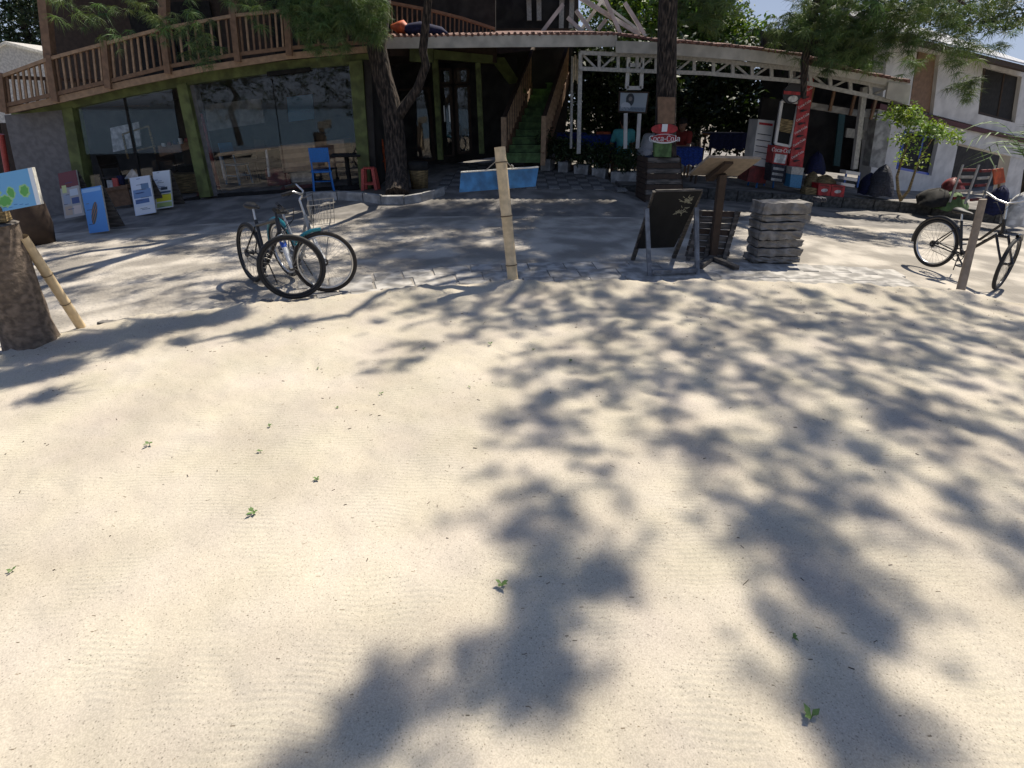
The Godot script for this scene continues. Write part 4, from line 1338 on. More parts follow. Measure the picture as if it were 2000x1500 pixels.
	beam(s, fl + Vector3(0, -0.01, 0), tl, 0.045, 0.045, Vector3(0, 0, 1))
	part("leg", s, mats["grey_paint"], t)
	s = ns()
	beam(s, fr + Vector3(0, -0.01, 0), tr, 0.045, 0.045, Vector3(0, 0, 1))
	part("leg", s, mats["grey_paint"], t)
	s = ns()
	beam(s, fl + Vector3(0.02, 0.055, 0), fr + Vector3(-0.02, 0.055, 0), 0.04, 0.045)
	part("foot_bar", s, mats["grey_paint"], t)
	var pt := [Vector3(1.587, 0.891, -6.350), Vector3(2.116, 0.892, -6.420), Vector3(2.024, 0.181, -6.850), Vector3(1.543, 0.173, -6.800)]
	s = ns()
	slab(s, pt[0], pt[1], pt[2], pt[3], Vector3(0.0, -0.02, -0.03))
	part("board", s, mats["slate"], t)
	for e in [[pt[0], Vector3(1.546, -0.011, -6.975)], [pt[1], Vector3(2.108, -0.020, -7.118)]]:
		s = ns()
		beam(s, e[0] + Vector3(0, 0, -0.05), e[1] + Vector3(0, -0.01, 0), 0.05, 0.035, Vector3(0, 0, 1))
		part("back_leg", s, mats["weathered"], t)
	s = ns()
	beam(s, pt[0] + Vector3(0, 0.012, -0.01), pt[1] + Vector3(0, 0.012, -0.01), 0.05, 0.02)
	part("top_edge", s, mats["weathered"], t)
	# chalk strokes
	s = ns()
	var cn: Vector3 = (pt[1] - pt[0]).cross(pt[3] - pt[0]).normalized()
	if cn.z < 0: cn = -cn
	for k in 46:
		var u := 0.63 + 0.2 * rng.randf()
		var v := 0.1 + 0.09 * rng.randf() if k % 2 else 0.27 + 0.1 * rng.randf()
		var p: Vector3 = pt[0].lerp(pt[1], u).lerp(pt[3].lerp(pt[2], u), v) + cn * 0.004
		var d: Vector3 = (pt[1] - pt[0]).normalized() * rng.randf_range(-1, 1) + (pt[3] - pt[0]).normalized() * rng.randf_range(-0.7, 0.7)
		beam(s, p, p + d.normalized() * rng.randf_range(0.02, 0.06), 0.006, 0.003, cn)
	part("chalk_drawing", s, mats["chalk"], t).set_meta("kind", "stuff")

	# slatted board behind it
	t = thing("slatted_board", "low dark slatted wooden board leaning behind the chalkboard", "board", Vector3(2.591, -0.030, -7.079))
	q = [Vector3(2.336, 0.555, -7.150), Vector3(2.887, 0.543, -7.150), Vector3(2.754, -0.057, -7.000), Vector3(2.218, 0.009, -7.000)]
	for k in 8:
		s = ns()
		var v0 := k / 8.0
		var v1 := (k + 0.86) / 8.0
		slab(s, q[0].lerp(q[3], v0), q[1].lerp(q[2], v0), q[1].lerp(q[2], v1), q[0].lerp(q[3], v1), Vector3(0, 0, -0.02 - rng.randf() * 0.012))
		part("slat", s, mats["weathered"] if k % 3 else mats["timber_dark"], t)
	for u in [0.06, 0.45, 0.9]:
		s = ns()
		beam(s, q[0].lerp(q[1], u) + Vector3(0, 0.01, 0.025), q[3].lerp(q[2], u) + Vector3(0, -0.03, 0.025), 0.05, 0.03, Vector3(0, 0, 1))
		part("batten", s, mats["weathered"], t)

	# lectern sign on a pole
	t = thing("lectern_sign", "brown lectern sign board on a dark post with splayed feet", "sign", Vector3(2.578, -0.030, -6.999))
	q = [Vector3(2.178, 1.226, -6.550), Vector3(2.786, 1.206, -6.600), Vector3(2.730, 0.979, -7.050), Vector3(2.119, 0.996, -7.000)]
	s = ns()
	slab(s, q[0], q[1], q[2], q[3], Vector3(0, 0.025, -0.012))
	part("board", s, mats["lectern_wood"], t)
	s = ns()
	beam(s, Vector3(2.445, 1.176, -6.640), Vector3(2.379, 0.950, -7.000), 0.1, 0.05)
	part("batten", s, mats["timber_dark"], t)
	s = ns()
	beam(s, Vector3(2.469, 1.023, -6.850), Vector3(2.580, -0.030, -7.025), 0.085, 0.085, Vector3(0, 0, 1))
	part("post", s, mats["timber_dark"], t)
	for e in [[Vector3(2.556, -0.029, -6.971), Vector3(2.264, -0.023, -6.531)], [Vector3(2.554, -0.029, -6.945), Vector3(2.699, -0.033, -6.498)], [Vector3(2.582, -0.030, -7.052), Vector3(2.847, -0.036, -7.239)]]:
		s = ns()
		beam(s, e[0] + Vector3(0, 0.035, 0), e[1] + Vector3(0, 0.03, 0), 0.07, 0.06)
		part("foot", s, mats["weathered"], t)

	# stack of stone slabs
	var rows := [397.0, 421.0, 435.5, 451.5, 471.0, 487.0, 504.0, 525.0]
	var yt := Vector3(3.257, 0.695, -6.850).y
	var yb := Vector3(3.283, -0.048, -6.672).y
	var names := ["topmost", "second from the top", "third from the top", "middle", "third from the bottom", "second from the bottom", "lowest"]
	var lr := [[Vector3(3.003, 0.617, -6.850).x, Vector3(3.651, 0.617, -6.850).x], [Vector3(3.031, 0.509, -6.850).x, Vector3(3.635, 0.509, -6.850).x], [Vector3(3.038, 0.418, -6.850).x, Vector3(3.601, 0.418, -6.850).x], [Vector3(3.023, 0.306, -6.850).x, Vector3(3.603, 0.306, -6.850).x], [Vector3(3.039, 0.194, -6.850).x, Vector3(3.630, 0.194, -6.850).x], [Vector3(3.053, 0.092, -6.850).x, Vector3(3.610, 0.092, -6.850).x], [Vector3(3.047, -0.038, -6.850).x, Vector3(3.635, -0.038, -6.850).x]]
	var ys := [Vector3(3.257, 0.695, -6.850).y, Vector3(3.289, 0.551, -6.850).y, Vector3(3.309, 0.464, -6.850).y, Vector3(3.331, 0.365, -6.850).y, Vector3(3.358, 0.244, -6.850).y, Vector3(3.381, 0.143, -6.850).y, Vector3(3.406, 0.034, -6.850).y, Vector3(3.272, -0.048, -6.647).y]
	for i in 7:
		s = ns()
		var x0: float = lr[i][0]
		var x1: float = lr[i][1]
		var y0: float = ys[i]
		var y1: float = ys[i + 1] + 0.016
		x0 += rng.randf_range(-0.012, 0.03)
		x1 += rng.randf_range(-0.04, 0.035)
		org = Vector3((x0 + x1) * 0.5, y1, -7.0)
		var zf := -6.85 + rng.randf_range(-0.03, 0.02)
		rough_slab(s, Vector3(x0, y0, zf), Vector3(x1, y0, zf - 0.03), Vector3(x1, y1, zf - 0.03), Vector3(x0, y1, zf), Vector3(-0.02, 0, -0.3), 0.02)
		solo("stone_slab", s, mats["slab_stone"], "rough grey stone slab, %s of the stack beside the lectern sign" % names[i], "stone slab", "stone slabs stacked on the lane")
	s = ns()
	org = Vector3(3.78, yt, -7.0)
	rough_slab(s, Vector3(3.7, yt + 0.05, -6.95), Vector3(3.82, yt + 0.045, -6.95), Vector3(3.83, yt, -6.95), Vector3(3.7, yt, -6.95), Vector3(0, 0, -0.1), 0.015)
	solo("dark_stone", s, mats["tarp_grey"], "small dark stone lying on top of the slab stack", "stone")
	# stake at right
	s = ns()
	org = Vector3(5.054, -0.115, -5.986)
	tube(s, [Vector3(5.054, -0.115, -5.986), Vector3(5.165, 0.347, -6.200), Vector3(5.117, 0.834, -6.220)], [0.042, 0.04, 0.036], 12, true, 0.1)
	solo("wooden_stake", s, mats["lectern_wood"], "short wooden stake leaning at the right end of the sand edge", "stake")
	# small stones near the bicycles
	var k2 := 0
	for p in [[Vector3(-2.453, -0.027, -5.199), "flat pale stone lying in front of the front bicycle wheel"], [Vector3(-3.465, -0.054, -4.771), "grey stone at the sand edge near the bamboo brace"], [Vector3(-3.710, -0.062, -4.687), "small dark stone at the foot of the bamboo brace"]]:
		s = ns()
		org = p[0]
		rough_slab(s, p[0] + Vector3(-0.05, 0.05, 0), p[0] + Vector3(0.05, 0.045, 0), p[0] + Vector3(0.06, 0, 0), p[0] + Vector3(-0.06, 0, 0), Vector3(0, 0, -0.08), 0.014)
		solo("stone", s, mats["slab_stone"], p[1], "stone")
		k2 += 1

# ---------------------------------------------------------------- bicycles (local: forward +x, left side -z)
func wheel(called: String, at: Vector3, R: float, turn: float, tyre_m: Material, rim_m: Material, parent: Node, fat: float) -> MeshInstance3D:
	var b := Basis(Vector3.UP, turn)
	var s := ns()
	torus(s, at, b, R - fat, fat, 56, 10)
	var w := part("wheel", s, tyre_m, parent)
	s = ns()
	torus(s, at, b, R - fat * 2.25, fat * 0.55, 56, 6, 0, TAU, 1.2)
	part("rim", s, rim_m, w)
	s = ns()
	for k in 32:
		var a := TAU * k / 32.0
		var a2 := a + (0.5 if (k % 4) < 2 else -0.5)
		var z := 0.03 if k % 2 else -0.03
		tube(s, [at + b * Vector3(cos(a2) * 0.022, sin(a2) * 0.022, z), at + b * Vector3(cos(a) * (R - fat * 2.5), sin(a) * (R - fat * 2.5), 0)], [0.0016], 3, false)
	part("spokes", s, mats["wire"], w)
	s = ns()
	tube(s, [at + b * Vector3(0, 0, -0.05), at + b * Vector3(0, 0, 0.05)], [0.02], 10)
	tube(s, [at + b * Vector3(0, 0, -0.034), at + b * Vector3(0, 0, -0.03)], [0.034], 12)
	tube(s, [at + b * Vector3(0, 0, 0.03), at + b * Vector3(0, 0, 0.034)], [0.034], 12)
	part("hub", s, mats["steel_dark"], w)
	return w

func bicycle(label: String, at: Vector3, heading: float, steer: float, kind: String, R := 0.365) -> Node3D:
	var o := thing("bicycle", label, "bicycle", Vector3.ZERO)
	org = Vector3.ZERO
	var fat := 0.0235 if kind == "mountain" else 0.023
	var base := 1.06
	var rear := Vector3(0, R, 0)
	var axle := Vector3(base, R, 0)
	var mtb := kind == "mountain"
	var fm: Material = mats["frame_black"] if mtb else (mats["frame_silver"] if kind == "cruiser" else mats["frame_black"])
	var fork_m: Material = mats["frame_white"] if kind != "plain" else mats["frame_black"]
	wheel("wheel", rear, R, 0.0, mats["rubber"], mats["frame_black"] if mtb else mats["chrome"], o, fat)
	wheel("wheel", axle, R, steer, mats["rubber_worn"] if kind == "cruiser" else mats["rubber"], mats["chrome"] if kind == "cruiser" else mats["frame_black"], o, fat)
	var bb := Vector3(0.43, 0.3, 0)
	var seat_top := Vector3(0.27, 0.78 if mtb else 0.74, 0)
	var head_lo := Vector3(0.86, 0.70, 0)
	var head_hi := Vector3(0.82, 0.86 if mtb else 0.88, 0)
	var s := ns()
	var tr := 0.02 if mtb else 0.018
	tube(s, [bb, head_lo + Vector3(0, 0.03, 0)], [tr * 1.2], 10)
	if mtb: tube(s, [seat_top - Vector3(-0.02, 0.06, 0), head_hi - Vector3(0, 0.02, 0)], [tr], 10)
	else: tube(s, [bb + Vector3(-0.06, 0.2, 0), bb + Vector3(0.18, 0.26, 0), head_hi - Vector3(0, 0.06, 0)], [tr], 10)
	tube(s, [bb, seat_top], [tr * 0.95], 10)
	tube(s, [head_lo, head_hi], [tr * 1.25], 10)
	for z in [-1, 1]:
		tube(s, [bb + Vector3(-0.03, 0, z * 0.03), rear + Vector3(0.02, 0, z * 0.06)], [0.011], 8)
		tube(s, [seat_top + Vector3(0, -0.08, z * 0.02), rear + Vector3(0.01, 0.01, z * 0.06)], [0.009], 8)
	part("frame", s, fm, o)
	# fork, stem, bars turn together
	var hp := head_lo
	var fb := Basis(Vector3.UP, steer)
	var ax := (head_hi - head_lo).normalized()
	var crn := head_lo - ax * 0.03
	s = ns()
	for z in [-1, 1]:
		var top := crn + fb * Vector3(0, 0, z * 0.065)
		var bot := axle + fb * Vector3(0, 0, z * 0.06)
		tube(s, [top + ax * 0.02, top.lerp(bot, 0.55), bot], [0.029 if mtb else 0.016, 0.026 if mtb else 0.014, 0.016], 10)
	tube(s, [crn + fb * Vector3(0, 0, -0.075), crn + fb * Vector3(0, 0, 0.075)], [0.022], 10)
	var fk := part("fork", s, fork_m, o)
	if mtb:
		s = ns()
		for z in [-1, 1]:
			var top := crn + fb * Vector3(0, 0, z * 0.065)
			var bot := axle + fb * Vector3(0, 0, z * 0.06)
			tube(s, [top.lerp(bot, 0.14), top.lerp(bot, 0.34)], [0.031], 10)
		part("fork_stripe", s, mats["frame_blue"], fk)
	s = ns()
	var stem := head_hi + ax * (0.06 if mtb else 0.17)
	tube(s, [head_hi, stem], [0.014], 8)
	var bc := stem + fb * Vector3(0.07 if mtb else 0.03, 0.03, 0)
	tube(s, [stem, bc], [0.014], 8)
	if mtb: tube(s, [bc + fb * Vector3(-0.06, 0.03, -0.31), bc + fb * Vector3(0, 0, -0.08), bc, bc + fb * Vector3(0, 0, 0.08), bc + fb * Vector3(-0.06, 0.03, 0.31)], [0.012], 8)
	else: tube(s, [bc + fb * Vector3(-0.17, 0.08, -0.28), bc + fb * Vector3(-0.05, 0.1, -0.27), bc + fb * Vector3(0.02, 0.04, -0.12), bc, bc + fb * Vector3(0.02, 0.04, 0.12), bc + fb * Vector3(-0.05, 0.1, 0.27), bc + fb * Vector3(-0.17, 0.08, 0.28)], [0.011], 8)
	var hb := part("handlebar", s, mats["frame_black"] if mtb else mats["chrome"], o)
	s = ns()
	for z in [-1, 1]:
		var g0 := fb * (Vector3(-0.035, 0.018, z * 0.2) if mtb else Vector3(-0.06, 0.098, z * 0.27))
		var g1 := fb * (Vector3(-0.062, 0.032, z * 0.32) if mtb else Vector3(-0.18, 0.08, z * 0.285))
		tube(s, [bc + g0, bc + g1], [0.019], 10)
		tube(s, [bc + g0 + fb * Vector3(0.02, -0.005, 0), bc + g0.lerp(g1, 0.9) + fb * Vector3(0.055, -0.02, 0)], [0.006], 6)
	part("grip", s, mats["saddle"], hb)
	# cables
	s = ns()
	for z in [-1, 1]:
		tube(s, [bc + fb * Vector3(0.02, 0, z * 0.14), bc + fb * Vector3(0.12, 0.02, z * 0.08), bc + fb * Vector3(0.11, -0.1, 0), head_lo + Vector3(0.03, 0.02, z * 0.03), head_lo + Vector3(-0.2, -0.14, z * 0.03)], [0.0035], 5)
	part("cable", s, mats["saddle"], o)
	# saddle
	s = ns()
	var sp := seat_top + Vector3(-0.03, 0.12 if mtb else 0.09, 0)
	tube(s, [seat_top - Vector3(0.0, 0.03, 0), sp], [0.013], 8)
	part("seat_post", s, mats["chrome"], o)
	s = ns()
	tube(s, [sp + Vector3(-0.13, 0.035, 0), sp + Vector3(-0.11, 0.035, 0), sp + Vector3(-0.05, 0.035, 0), sp + Vector3(0.03, 0.03, 0), sp + Vector3(0.12, 0.03, 0), sp + Vector3(0.15, 0.02, 0)], [0.03, 0.062, 0.068, 0.04, 0.026, 0.014], 12)
	var sa := part("saddle", s, mats["saddle"], o)
	sa.scale = Vector3(1, 0.62, 1.1)
	sa.position = Vector3(0, sp.y * 0.38 + 0.01, 0)
	# cranks, chainring, chain, pedals
	s = ns()
	torus(s, bb + Vector3(0, 0, 0.05), Basis(), 0.085, 0.007, 28, 6)
	for k in 5:
		var a := TAU * k / 5.0
		beam(s, bb + Vector3(0, 0, 0.05), bb + Vector3(cos(a) * 0.085, sin(a) * 0.085, 0.05), 0.012, 0.006)
	torus(s, rear + Vector3(0, 0, 0.045), Basis(), 0.04, 0.012, 20, 6)
	tube(s, [bb + Vector3(0.01, 0.088, 0.05), rear + Vector3(0, 0.045, 0.05)], [0.004], 5)
	tube(s, [bb + Vector3(-0.01, -0.088, 0.05), rear + Vector3(0.03, -0.09, 0.05), rear + Vector3(0.0, -0.045, 0.05)], [0.004], 5)
	part("chain_set", s, mats["steel_dark"], o)
	for z in [-1, 1]:
		s = ns()
		var pe := bb + Vector3(0.13 * z, -0.11 * z, 0.07 * z)
		beam(s, bb + Vector3(0, 0, 0.065 * z), pe, 0.02, 0.012)
		cbox(s, pe + Vector3(0, 0, 0.05 * z), Vector3(0.09, 0.02, 0.08), Basis(), 0.005)
		part("pedal", s, mats["steel_dark"], o)
	s = ns()
	tube(s, [Vector3(0.36, 0.28, -0.05), Vector3(0.27, 0.01, -0.17)], [0.008], 6)
	part("kickstand", s, mats["steel_dark"], o)
	if kind != "mountain":
		# mudguards
		s = ns()
		torus(s, rear, Basis(), R + 0.022, 0.026, 30, 8, deg_to_rad(15), deg_to_rad(190), 1.0)
		part("mudguard", s, mats["teal"] if kind == "cruiser" else fm, o)
		s = ns()
		torus(s, axle, fb, R + 0.022, 0.02, 12, 8, deg_to_rad(85), deg_to_rad(135), 1.0)
		part("mudguard", s, mats["teal"] if kind == "cruiser" else fm, o)
	if kind == "cruiser":
		# wire basket in front of the bars
		s = ns()
		var c0 := stem + fb * Vector3(0.08, -0.03, 0)
		var ring := func(y: float, g: float) -> Array:
			return [c0 + fb * Vector3(0.0 - g * 0.1, y, -0.15 - g), c0 + fb * Vector3(0.25 + g, y, -0.15 - g), c0 + fb * Vector3(0.25 + g, y, 0.15 + g), c0 + fb * Vector3(0.0 - g * 0.1, y, 0.15 + g)]
		var hi: Array = ring.call(-0.02, 0.035)
		var mid: Array = ring.call(-0.12, 0.018)
		var lo: Array = ring.call(-0.24, 0.0)
		for r in [hi, mid, lo]:
			for k in 4: tube(s, [r[k], r[(k + 1) % 4]], [0.005 if r == hi else 0.003], 5)
		for k in 4:
			for j in 7:
				var u := j / 7.0
				tube(s, [hi[k].lerp(hi[(k + 1) % 4], u), lo[k].lerp(lo[(k + 1) % 4], u)], [0.0028], 4, false)
		for j in 7:
			tube(s, [lo[0].lerp(lo[1], j / 6.0), lo[3].lerp(lo[2], j / 6.0)], [0.0028], 4, false)
		for z in [-1, 1]:
			tube(s, [c0 + fb * Vector3(0.2, -0.24, z * 0.1), axle + fb * Vector3(0.0, 0.0, z * 0.07)], [0.005], 5)
		part("basket", s, mats["wire"], o)
	o.position = at
	o.rotation.y = heading
	return o

func place_bike(o: Node3D, rear: Vector3, front: Vector3, lean := 0.0, k := 1.0) -> void:
	var f := (front - rear).normalized()
	var z := f.cross(Vector3.UP).normalized()
	var y := z.cross(f).normalized()
	o.transform = Transform3D(Basis(f, lean) * Basis(f * k, y * k, z * k), rear)

func make_bicycles() -> void:
	var o := bicycle("black mountain bicycle with a white fork, parked in front at the sand edge", Vector3.ZERO, 0, deg_to_rad(62), "mountain", 0.36)
	var f1 := Vector3(-2.221, -0.022, -5.393)
	place_bike(o, f1 + Vector3(-0.69, -0.01, -0.65), f1, deg_to_rad(-5), 0.9)
	o = bicycle("teal city bicycle with a wire basket, parked behind the black bicycle", Vector3.ZERO, 0, deg_to_rad(60), "cruiser", 0.36)
	var f2 := Vector3(-1.897, -0.016, -5.615)
	place_bike(o, f2 + Vector3(-0.68, -0.015, -0.66), f2, deg_to_rad(4), 0.88)
	o = bicycle("black bicycle standing on the lane beside the right wooden stake", Vector3.ZERO, 0, deg_to_rad(-66), "plain", 0.35)
	var f3 := Vector3(5.559, -0.139, -6.162)
	place_bike(o, f3 + Vector3(-0.2, 0.03, -0.83), f3, deg_to_rad(3), 0.85)

# ---------------------------------------------------------------- things in front of the shops
func board_sign(label: String, q: Array, im: Image, key: String) -> void:
	var t := thing("board_sign", label, "sign", (q[2] + q[3]) * 0.5, "advertising boards in front of the glass shop")
	var s := ns()
	slab(s, q[0], q[1], q[2], q[3], Vector3(0, 0, -0.03))
	part("panel", s, mats["board_edge"], t)
	s = ns()
	var d := Vector3(0, 0, -0.42)
	slab(s, q[0] + Vector3(0, -0.02, -0.035), q[1] + Vector3(0, -0.02, -0.035), q[2] + d, q[3] + d, Vector3(0, 0, -0.025))
	part("back_panel", s, mats["weathered"], t)
	sheet("print", print_mat(key, im), q[0], q[1], q[2], q[3], t)

func poster(bg: Color, bands: Array, n: int, seed_: int) -> Image:
	var r := RandomNumberGenerator.new()
	r.seed = seed_
	var im := Image.create(90, 180, false, Image.FORMAT_RGB8)
	im.fill(bg)
	for b in bands: im.fill_rect(Rect2i(b[0], b[1], b[2], b[3]), b[4])
	for k in n:
		var y := r.randi_range(6, 172)
		var x := r.randi_range(6, 40)
		im.fill_rect(Rect2i(x, y, r.randi_range(14, 40), 2), [sr(60, 70, 100), sr(30, 60, 120), sr(90, 90, 90)][k % 3])
	return im

func chair(called: String, label: String, m: Material, at: Vector3, turn: float, h: float) -> Node3D:
	var o := thing(called, label, "chair", Vector3.ZERO)
	org = Vector3.ZERO
	var s := ns()
	cbox(s, Vector3(0, h, 0), Vector3(0.4, 0.03, 0.4), Basis(), 0.012)
	part("seat", s, m, o)
	s = ns()
	cbox(s, Vector3(0, h + 0.32, -0.19), Vector3(0.38, 0.27, 0.025), Basis(Vector3.RIGHT, -0.1), 0.01)
	part("backrest", s, m, o)
	for x in [-1, 1]:
		for z in [-1, 1]:
			s = ns()
			beam(s, Vector3(x * 0.2, 0, z * 0.2), Vector3(x * 0.17, h, z * 0.17), 0.03, 0.03, Vector3(0, 0, 1))
			if z < 0: beam(s, Vector3(x * 0.17, h, -0.175), Vector3(x * 0.17, h + 0.25, -0.2), 0.028, 0.028, Vector3(0, 0, 1))
			part("leg", s, m, o)
	s = ns()
	beam(s, Vector3(-0.18, h * 0.45, 0.18), Vector3(0.18, h * 0.45, 0.18), 0.025, 0.025)
	beam(s, Vector3(-0.18, h * 0.45, -0.18), Vector3(-0.18, h * 0.45, 0.18), 0.025, 0.025)
	beam(s, Vector3(0.18, h * 0.45, -0.18), Vector3(0.18, h * 0.45, 0.18), 0.025, 0.025)
	part("stretcher", s, m, o)
	o.position = at
	o.rotation.y = turn
	return o

func boxy(called: String, label: String, category: String, m: Material, q: Array, off: Vector3, partname: String) -> Node3D:
	var t := thing(called, label, category, (q[2] + q[3]) * 0.5)
	var s := ns()
	slab(s, q[0], q[1], q[2], q[3], off)
	part(partname, s, m, t)
	return t

func make_shop_objects() -> void:
	var s := ns()
	# four advertising boards and a table at left
	var q := [Vector3(-8.474, 0.603, -10.900), Vector3(-8.117, 0.666, -10.900), Vector3(-8.091, -0.113, -10.700), Vector3(-8.484, -0.179, -10.700)]
	board_sign("photo board with a maroon top, leftmost of the advertising boards", q, poster(sr(170, 165, 160), [[0, 0, 90, 60, sr(110, 50, 55)], [8, 50, 20, 30, sr(200, 205, 140)], [40, 70, 40, 26, sr(190, 200, 210)], [8, 86, 30, 40, sr(150, 160, 175)], [44, 104, 36, 24, sr(60, 80, 130)], [8, 134, 32, 36, sr(180, 160, 140)], [46, 136, 36, 34, sr(205, 190, 180)]], 5, 1), "poster_a")
	q = [Vector3(-7.357, 0.467, -9.850), Vector3(-6.996, 0.525, -9.850), Vector3(-6.945, -0.190, -9.620), Vector3(-7.296, -0.234, -9.620)]
	var im := poster(sr(90, 150, 215), [[4, 4, 82, 14, sr(150, 190, 230)]], 3, 2)
	for y in 180:
		for x in 90:
			if Vector2((x - 40 + (y - 100) * 0.28) / 13.0, (y - 102) / 44.0).length() < 1.0: im.set_pixel(x, y, [sr(60, 80, 90), sr(90, 120, 90), sr(190, 110, 80), sr(70, 90, 120)][int(x * 0.4 + y * 0.23) % 4])
	board_sign("blue map board with an island chart, standing farthest out on the pavement", q, im, "poster_b")
	q = [Vector3(-7.228, 0.511, -11.000), Vector3(-6.834, 0.565, -11.000), Vector3(-6.815, -0.091, -10.850), Vector3(-7.228, -0.158, -10.850)]
	board_sign("white and blue boat tour board beside the small brown table", q, poster(sr(215, 222, 232), [[6, 60, 78, 40, sr(120, 150, 190)], [10, 106, 60, 20, sr(80, 110, 160)], [44, 34, 34, 26, sr(100, 130, 160)], [4, 140, 82, 34, sr(228, 230, 232)]], 12, 3), "poster_c")
	q = [Vector3(-6.944, 0.589, -11.300), Vector3(-6.607, 0.626, -11.300), Vector3(-6.641, -0.036, -11.150), Vector3(-6.976, -0.084, -11.150)]
	board_sign("white and yellow ferry board, rightmost of the advertising boards", q, poster(sr(218, 222, 224), [[4, 112, 82, 34, sr(225, 215, 60)], [4, 98, 82, 10, sr(70, 90, 120)], [36, 78, 34, 14, sr(60, 70, 80)], [4, 152, 82, 22, sr(170, 190, 120)]], 14, 4), "poster_d")
	var t := thing("small_table", "small brown table with leaflet holders between the advertising boards", "table", Vector3(-7.961, -0.072, -11.500))
	s = ns()
	slab(s, Vector3(-8.181, 0.252, -11.500), Vector3(-7.647, 0.330, -11.500), Vector3(-7.658, 0.262, -11.500), Vector3(-8.194, 0.184, -11.500), Vector3(0, 0, -0.45))
	part("tabletop", s, mats["timber"], t)
	s = ns()
	slab(s, Vector3(-8.192, 0.201, -11.520), Vector3(-7.675, 0.279, -11.520), Vector3(-7.685, -0.045, -11.520), Vector3(-8.219, -0.125, -11.520), Vector3(0, 0, -0.03))
	part("front_panel", s, mats["timber"], t)
	for e in [[Vector3(-8.419, 0.147, -11.850), Vector3(-8.439, -0.261, -11.850)], [Vector3(-7.912, 0.217, -11.850), Vector3(-7.924, -0.189, -11.850)]]:
		s = ns()
		beam(s, e[0], e[1], 0.05, 0.05, Vector3(0, 0, 1))
		part("leg", s, mats["timber_dark"], t)
	for e in [[Vector3(-8.031, 0.317, -11.600), "white", "paper"], [Vector3(-7.929, 0.354, -11.620), "pink", "salmon"], [Vector3(-7.848, 0.398, -11.660), "dark", "navy"]]:
		s = ns()
		org = e[0]
		cbox(s, e[0], Vector3(0.11, 0.17, 0.08), Basis(Vector3.RIGHT, -0.2), 0.008)
		solo("leaflet_holder", s, mats[e[2]], "%s leaflet holder on the small brown table" % e[1], "leaflet holder")
	t = thing("tent_card", "white and blue tent-shaped card standing behind the boat tour board", "card", Vector3(-7.783, 0.390, -11.900))
	s = ns()
	slab(s, Vector3(-7.754, 0.581, -11.950), Vector3(-7.744, 0.581, -11.950), Vector3(-7.525, 0.421, -11.800), Vector3(-7.874, 0.401, -11.800), Vector3(0, 0, -0.02))
	part("card", s, mats["paper"], t)
	# door mats
	for e in [["dark red door mat in front of the second glass bay", [Vector3(-5.073, 0.108, -12.775), Vector3(-4.436, 0.143, -12.927), Vector3(-4.305, 0.117, -12.303), Vector3(-4.957, 0.091, -12.338)]], ["small red door mat by the second green pillar", [Vector3(-6.902, 0.004, -12.668), Vector3(-6.636, 0.019, -12.638), Vector3(-6.377, 0.015, -12.065), Vector3(-6.658, -0.000, -12.102)]]]:
		s = ns()
		org = e[1][0]
		var c: Array = e[1]
		slab(s, c[0] + Vector3(0, 0.035, 0), c[1] + Vector3(0, 0.035, 0), c[2] + Vector3(0, 0.035, 0), c[3] + Vector3(0, 0.035, 0), Vector3(0, -0.03, 0))
		solo("door_mat", s, mats["red_dark"], e[0], "mat")
	chair("blue_chair", "bright blue chair at the small bar table", mats["blue_chair"], Vector3(-3.935, 0.128, -12.062), deg_to_rad(200), 0.4)
	t = thing("bar_table", "dark pedestal table beside the blue chair", "table", Vector3(-3.466, 0.149, -12.371))
	s = ns()
	var tb := Vector3(-3.466, 0.149, -12.371)
	cbox(s, tb + Vector3(0, 0.66, 0), Vector3(0.6, 0.035, 0.6), Basis(Vector3.UP, 0.2), 0.01)
	part("tabletop", s, mats["dark"], t)
	s = ns()
	tube(s, [tb, tb + Vector3(0, 0.65, 0)], [0.045], 10)
	part("leg", s, mats["dark"], t)
	s = ns()
	lathe(s, tb, [Vector3(0.01, 0.0, 0), Vector3(0.27, 0.0, 0), Vector3(0.25, 0.03, 0), Vector3(0.05, 0.06, 0), Vector3(0.01, 0.06, 0)], 18)
	part("base", s, mats["dark"], t)
	# red plastic stool
	t = thing("plastic_stool", "salmon red plastic stool in front of the third green pillar", "stool", Vector3(-3.011, 0.162, -12.355))
	var sb := Vector3(-2.945, 0.159, -12.061)
	s = ns()
	cbox(s, sb + Vector3(0, 0.43, 0), Vector3(0.23, 0.03, 0.23), Basis(Vector3.UP, 0.2), 0.012)
	part("seat", s, mats["salmon"], t)
	for x in [-1, 1]:
		for z in [-1, 1]:
			s = ns()
			beam(s, sb + Vector3(x * 0.14, 0, z * 0.14), sb + Vector3(x * 0.1, 0.42, z * 0.1), 0.06, 0.05, Vector3(0, 0, 1))
			part("leg", s, mats["salmon"], t)
	s = ns()
	for z in [-1, 1]:
		beam(s, sb + Vector3(-0.13, 0.13, z * 0.13), sb + Vector3(0.13, 0.13, z * 0.13), 0.02, 0.03)
	part("stretcher", s, mats["salmon"], t)
	chair("orange_chair", "orange red chair half hidden by the forked tree trunk", mats["orange"], Vector3(-2.960, 0.210, -13.281), deg_to_rad(170), 0.42)
	t = thing("waste_tub", "brown tub with a black bag rim right of the forked tree", "bin", Vector3(-1.915, 0.179, -11.986))
	s = ns()
	var pb := Vector3(-1.924, 0.181, -12.049)
	lathe(s, pb, [Vector3(0.01, 0, 0), Vector3(0.17, 0, 0), Vector3(0.2, 0.4, 0)], 18)
	part("tub", s, mats["straw"], t)
	s = ns()
